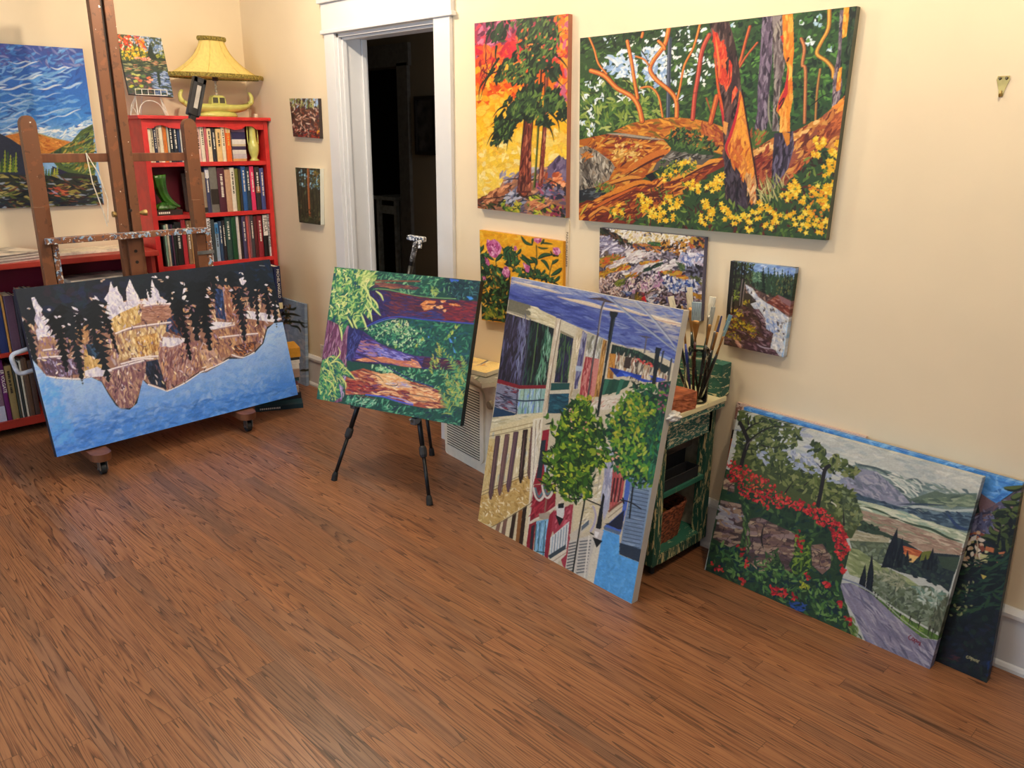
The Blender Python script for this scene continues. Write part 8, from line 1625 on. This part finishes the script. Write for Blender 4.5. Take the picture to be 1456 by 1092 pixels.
    a.poly(Wt, '#d0d4dc'); a.strokes(Wt, 260, ['#e8e8ea', '#b4bcd0', '#f4f2ee', '#a0b0d0', '#ccd0d8', '#dcd8c8'], 50, 13, 50, 30, clip=True); a.strokes([(470, 640), (560, 660), (600, 760), (520, 780), (470, 740)], 30, ['#90a8d8', '#b0c0e0', '#7c94c8'], 50, 14, 70, 20); a.strokes([(640, 700), (690, 700), (665, 1000), (640, 1000)], 24, ['#98c0e8', '#b4d4f0', '#dce8f4'], 80, 12, 95, 5)
    for x, y in ((450, 555), (520, 570), (540, 560), (590, 680), (580, 700), (620, 690), (650, 680), (620, 720), (590, 760), (635, 780), (640, 840), (600, 940), (330, 390), (350, 460), (300, 370)): a.strokes([(x-10, y-10), (x+10, y-10), (x+10, y+10), (x-10, y+10)], 3, ['#3c3438', '#5c4c50'], 26, 9, 80, 20)
    L = [(60, 520), (230, 520), (330, 540), (460, 640), (470, 740), (540, 780), (510, 920), (600, 1000), (250, 930), (50, 900)]
    a.poly(L, '#4c3830'); a.strokes(L, 300, ['#6c5058', '#3c2a2c', '#5c3c34', '#8c7078', '#4c3038', '#2c2024', '#7c5c5c'], 50, 15, 30, 24, clip=True)
    for R_, n in (([(80, 620), (240, 640), (320, 700), (400, 780), (350, 830), (200, 760), (80, 700)], 110), ([(60, 750), (160, 760), (240, 850), (180, 850), (60, 800)], 50), ([(130, 540), (260, 570), (250, 620), (130, 600)], 30), ([(240, 460), (320, 470), (300, 510), (240, 510)], 20), ([(240, 690), (360, 720), (380, 780), (260, 740)], 40)):
        a.strokes(R_, n, ['#a89c24', '#c8b02c', '#7c7c24', '#8c5c28', '#d8bc34', '#5c6424', '#6c3424'], 30, 11, 30, 40)
    for p in ([(330, 550), (400, 550), (460, 640), (465, 700), (400, 640)], [(410, 760), (500, 760), (530, 790), (480, 830)], [(350, 800), (500, 850), (515, 910), (430, 900)], [(260, 840), (400, 880), (560, 940), (600, 1000), (260, 920)], [(170, 740), (250, 760), (330, 800), (280, 810)]): a.poly(p, '#4c343c'); a.strokes(p, 24, ['#7c5c68', '#3c2830', '#9c8490', '#5c4048'], 50, 12, 30, 12, clip=True)
    a.strokes([(160, 860), (200, 850), (260, 920), (200, 900)], 12, ['#c89484', '#e0b4a4'], 50, 10, 50, 10); a.line([(380, 880), (430, 910), (540, 930)], '#b0a4b8', 12, 1); a.line([(390, 580), (450, 640), (462, 690)], '#b4a4ac', 9, 1)
    a.strokes([(120, 80), (360, 100), (330, 280), (230, 320), (130, 420), (100, 560), (80, 540)], 240, ['#1c2018', '#2c3824', '#3c4c2c', '#14160f', '#4c5c34'], 50, 16, 80, 40)
    for x0, x1, w in ((150, 110, 40), (185, 150, 20), (240, 215, 16), (268, 235, 14)): a.line([(x0, 100), ((x0+x1)/2, 340), (x1, 590 if x0 < 200 else 520)], '#1c1816', w)
    a.line([(245, 260), (225, 400), (216, 515)], '#8c7c7c', 6); a.line([(268, 290), (250, 420), (238, 520)], '#a08c84', 5); a.line([(145, 430), (130, 570)], '#8c887c', 7); a.strokes([(160, 360), (215, 380), (200, 480), (160, 470)], 24, ['#4c6428', '#7c8434', '#8c9c3c'], 26, 10, 60, 40)
    canvas(a, WATER, .024, 'wrap', 'small mountain waterfall and forest canvas, lowest on the right wall', gain=G['water'])
    # bark, woods
    a = Art(BARK, *cells(BARK), '#4c3430', 14); a.z(400, 125, 5.46)
    a.strokes([(60, 80), (300, 80), (310, 400), (80, 400)], 260, ['#5c3428', '#a87c68', '#2c1c1f', '#c8a898', '#7c3424', '#3c3048', '#8c5844', '#e0c8b4'], 30, 9, 50, 60)
    a.strokes([(65, 80), (285, 80), (285, 150), (75, 160)], 80, ['#5c6c3c', '#8c9c60', '#24301c', '#b0b078', '#9cb4cc'], 30, 8, 90, 12); a.strokes([(250, 85), (285, 85), (290, 140), (255, 140)], 12, ['#a8c4e4', '#8cb0dc'], 20, 9, 90, 20)
    a.strokes([(90, 320), (280, 330), (300, 390), (90, 390)], 60, ['#8c2420', '#5c1c1c', '#a83c2c', '#2c1818'], 24, 9, 40, 50); a.strokes([(270, 340), (300, 310), (300, 370)], 6, ['#e0a03c'], 24, 8, 130, 10)
    canvas(a, BARK, .023, '#3c3434', 'small square canvas of tangled red-brown roots, upper of two beside the bookcase', gain=G['bark'])
    a = Art(WOODS, *cells(WOODS), '#3c3c2c', 15); a.z(400, 125, 5.46)
    a.strokes([(110, 620), (300, 620), (310, 1060), (140, 1060)], 160, ['#4c4c30', '#2c2c1f', '#5c6c4c', '#3c3428', '#6c5c3c'], 36, 8, 90, 14)
    a.strokes([(130, 640), (300, 640), (300, 800), (130, 780)], 44, ['#8cc4dc', '#a8d4e8', '#6ca8c8'], 22, 9, 60, 50)
    for x in (130, 150, 170, 190, 235, 262, 285): a.line([(x, 620), (x+8, 820), (x+20, 1000)], '#2c2820', 7, 0)
    a.line([(208, 630), (212, 800), (222, 1000)], '#8c4c2c', 15); a.line([(205, 630), (209, 800), (218, 980)], '#b87848', 5); a.strokes([(250, 640), (300, 680), (290, 800), (240, 760)], 24, ['#7c7c34', '#5c5c2c', '#8c6c34'], 30, 7, 130, 30)
    a.strokes([(140, 950), (310, 960), (310, 1060), (145, 1040)], 50, ['#2c3420', '#3c2c24', '#4c5030', '#1f1f18'], 24, 9, 30, 50)
    canvas(a, WOODS, .028, '#d8dcd4', 'small upright forest trunks canvas with white edge, lower of two beside the bookcase', gain=G['woods'])
    # big sky
    a = Art(SKY, *cells(SKY), '#2c64b8', 16); a.z(0, 55, 4.368)
    W = [(-300, -40), (620, 40), (680, 1100), (-300, 1150)]
    a.grad(W, ['#3c4c98', '#2c60b8', '#2c6cc4', '#3c84d4', '#8cb8e4'], (200, 30), (280, 640))
    a.strokes([(-300, -20), (520, 60), (580, 600), (-300, 620)], 420, ['#2c5cb0', '#3c7ccc', '#5c9cdc', '#244c9c', '#4c8cd8', '#7cb0e4'], 70, 14, 165, 25, a=.8)
    a.strokes([(-300, 40), (520, 60), (520, 180), (-300, 160)], 100, ['#4c4c9c', '#6c74b4', '#3c448c', '#8c94c4'], 60, 13, 20, 30, a=.7)
    for i in range(80):
        y = 130+i*6; r = a.rnd; x = r.uniform(-200, 420); l = r.uniform(80, 200); s = r.uniform(-.35, .1)
        a.line([(x, y), (x+l*.35, y+12+s*l*.35), (x+l*.7, y-4+s*l*.6), (x+l, y+s*l)], r.choice(['#b4d0ec', '#8cb8e4', '#dceaf4', '#6ca4dc']), r.uniform(6, 14), 1, .85)
    a.strokes([(200, 560), (440, 560), (560, 500), (560, 560), (440, 640), (300, 610), (120, 590), (0, 600)], 90, ['#e4eef4', '#b8d4ec', '#f4f6f4', '#9cc4e8'], 60, 12, 160, 24)
    a.poly([(-100, 640), (40, 600), (120, 582), (230, 590), (330, 620), (440, 640), (300, 720), (220, 730), (100, 720)], '#c87c38'); a.strokes([(30, 610), (230, 590), (430, 640), (300, 715), (100, 700)], 120, ['#d88c40', '#b86830', '#e8a858', '#a85828', '#c8843c'], 50, 11, 14, 20, clip=True); a.line([(20, 605), (120, 578), (230, 588), (330, 618), (440, 636)], '#a8a868', 7, 1)
    a.poly([(290, 720), (440, 640), (500, 570), (575, 530), (590, 900), (380, 830)], '#4c6038'); a.strokes([(300, 720), (440, 645), (575, 540), (600, 720), (590, 860), (400, 800)], 240, ['#5c7438', '#3c5030', '#8c9c4c', '#2c4038', '#b0a04c', '#4c7058', '#a8803c'], 44, 10, 150, 24, clip=True)
    a.poly([(-300, 560), (0, 590), (60, 620), (150, 680), (200, 760), (200, 860), (-300, 860)], '#2c3448'); a.poly([(320, 790), (420, 830), (500, 890), (400, 900), (320, 880)], '#2c2c48')
    for x in range(-280, 350, 17): 
        if 110 < x < 200: continue
        h = a.rnd.uniform(60, 150) if x < 150 else a.rnd.uniform(60, 100); b = 830 if x < 150 else 870
        fir(a, (x, b), (x+3, b-h), 11, a.rnd.choice(['#5c7c2c', '#8c9c38', '#3c5c2c', '#a8b044']), 6, back=-.3)
    a.poly([(-300, 835), (340, 850), (420, 830), (600, 850), (660, 1100), (-300, 1140)], '#2c3430'); a.strokes([(-300, 840), (600, 860), (640, 1060), (-300, 1080)], 460, ['#5c6c38', '#2c3428', '#8c8444', '#3c2c30', '#a89c5c', '#24303c', '#6c4438', '#8c98a8', '#1c2028'], 60, 12, 5, 12); a.strokes([(300, 920), (410, 930), (400, 980), (300, 970)], 14, ['#c86848', '#a84c38', '#8c8cb0'], 44, 11, 5, 12)
    a.strokes([(-300, 1000), (640, 980), (640, 1040), (-300, 1070)], 60, ['#1c2438', '#2c2028', '#24343c'], 60, 11, 178, 6)
    canvas(a, SKY, .028, '#284c90', 'large swirling blue sky and orange hills canvas hanging behind the studio easel', gain=G['sky'])
    # pond
    a = Art(POND, *cells(POND), '#4c5840', 17); a.z(155, 40, 10.4)
    a.strokes([(330, 90), (780, 150), (820, 380), (560, 360), (400, 300)], 110, ['#8ca4cc', '#b4c4dc', '#6c88b8', '#d4dce8'], 50, 20, 60, 50)
    a.strokes([(110, 90), (330, 100), (350, 260), (330, 340), (180, 330)], 90, ['#d83c24', '#e85c2c', '#b82c24', '#f0842c', '#e8d8c0'], 40, 20, 50, 60); a.strokes([(370, 110), (500, 160), (560, 320), (470, 330), (380, 200)], 60, ['#e8842c', '#f0a43c', '#d84c24', '#c83c24'], 40, 18, 70, 50)
    a.strokes([(190, 340), (380, 260), (560, 330), (580, 400), (340, 480), (200, 460)], 120, ['#f0c434', '#e8d84c', '#a8a430', '#f4b02c', '#5c6c28'], 36, 18, 40, 60)
    a.line([(410, 150), (440, 300), (480, 480)], '#2c2420', 16, 1); a.poly([(580, 400), (560, 390), (600, 210), (640, 300), (660, 390), (800, 420), (840, 480), (540, 460)], '#26342c'); a.strokes([(700, 360), (810, 330), (830, 460), (700, 450)], 34, ['#8c9c3c', '#5c6c2c', '#b8b44c', '#26342c'], 34, 14, 40, 50)
    a.strokes([(380, 430), (560, 430), (640, 490), (400, 500)], 36, ['#e8947c', '#d87c68', '#f0b4a0'], 34, 18, 40, 50)
    a.poly([(200, 490), (850, 480), (960, 1020), (300, 990)], '#34443c'); a.strokes([(200, 490), (850, 480), (880, 640), (230, 660)], 130, ['#26382c', '#5c6c44', '#a8a878', '#3c4c38', '#c88c6c', '#1c2824'], 80, 12, 4, 8)
    a.strokes([(640, 650), (880, 650), (950, 1010), (700, 1000), (620, 800)], 160, ['#7c94c4', '#5c74ac', '#b4c4e0', '#4c5c90', '#94a8d0'], 70, 14, 14, 12); a.poly([(700, 640), (740, 640), (765, 820), (740, 870), (710, 740)], '#26382c')
    a.strokes([(250, 680), (640, 680), (660, 960), (300, 980)], 130, ['#3c3c4c', '#6c5848', '#2c3840', '#8c6050', '#3c4c3c', '#5c4458'], 60, 14, 10, 14)
    for x, y, c in ((370, 680, '#b8c06c'), (430, 690, '#c8c874'), (390, 780, '#b4bc5c'), (330, 860, '#c4c83c'), (470, 850, '#a8b848'), (280, 750, '#c8b08c'), (420, 735, '#d88c6c'), (590, 740, '#e0704c'), (580, 790, '#e89078'), (620, 760, '#f0a888'), (460, 770, '#c86c50'), (600, 890, '#c88068'), (420, 890, '#8c9c4c'), (500, 710, '#5c7c48')): a.strokes([(x-22, y-10), (x+22, y-10), (x+22, y+10), (x-22, y+10)], 5, [c], 50, 20, 12, 20)
    canvas(a, POND, .02, '#2c3038', 'small autumn lily pond canvas on the white wire easel atop the red bookcase', gain=G['pond'])
    # two small prints lying on the purifier
    for (c, rz, w, l, z, pal, lab) in (((2.62, -.13), -.35, .26, .19, .502, ['#8c8a80', '#5c6450', '#c9c4b0'], 'small grey-green canvas lying on top of the air purifier beneath the sunset canvas'), ((2.50, -.10), .12, .27, .19, .528, ['#f0d48c', '#e8a848', '#6c6a78', '#f4e8c4', '#c8a890'], 'small golden sunset canvas lying topmost on the air purifier')):
        u = Vector((math.cos(rz), math.sin(rz), 0)); v = Vector((-u.y, u.x, 0)); p = Vector((c[0], c[1], z+.022))
        q = [p-u*w/2-v*l/2, p+u*w/2-v*l/2, p+u*w/2+v*l/2, p-u*w/2+v*l/2]
        a = Art(q, 90, 60, pal[0], 3); a.strokes([(600, 480), (760, 480), (760, 580), (600, 580)], 160, pal, 16, 2.5, -14, 14)
        canvas(a, q, .022, '#ddd6c4', lab)
    a = Art(CORNER, *cells(CORNER), '#8fa6c4', 21); a.z(340, 360, 4.55)
    a.strokes([(200, 320), (440, 320), (480, 860), (200, 860)], 160, ['#9cb0cc', '#8098b8', '#b4c0d0', '#8ca4c4', '#a8b4bc'], 60, 20, 80, 40, a=.7)
    a.strokes([(240, 340), (330, 340), (330, 460), (240, 460)], 60, ['#8c6a34', '#2c3828', '#b08840', '#1f2c22', '#4c5a34'], 34, 11, 20, 60)
    for p in ([(280, 400), (340, 395), (400, 410)], [(290, 440), (360, 445), (430, 455)], [(330, 470), (380, 480), (400, 515)], [(300, 360), (350, 365), (370, 350)], [(390, 760), (420, 755), (455, 762)], [(380, 430), (410, 470), (425, 480)]): a.line(p, '#24301f', 15, 1)
    canvas(a, CORNER, .022, 'wrap', 'small pale blue canvas with evergreen branches leaning in the corner behind the book stack', gain=.9)
paint_cliff(); paint_redwood(); paint_street(); paint_tuscan(); paint_dark(); paint_tall(); paint_big(); paint_small()
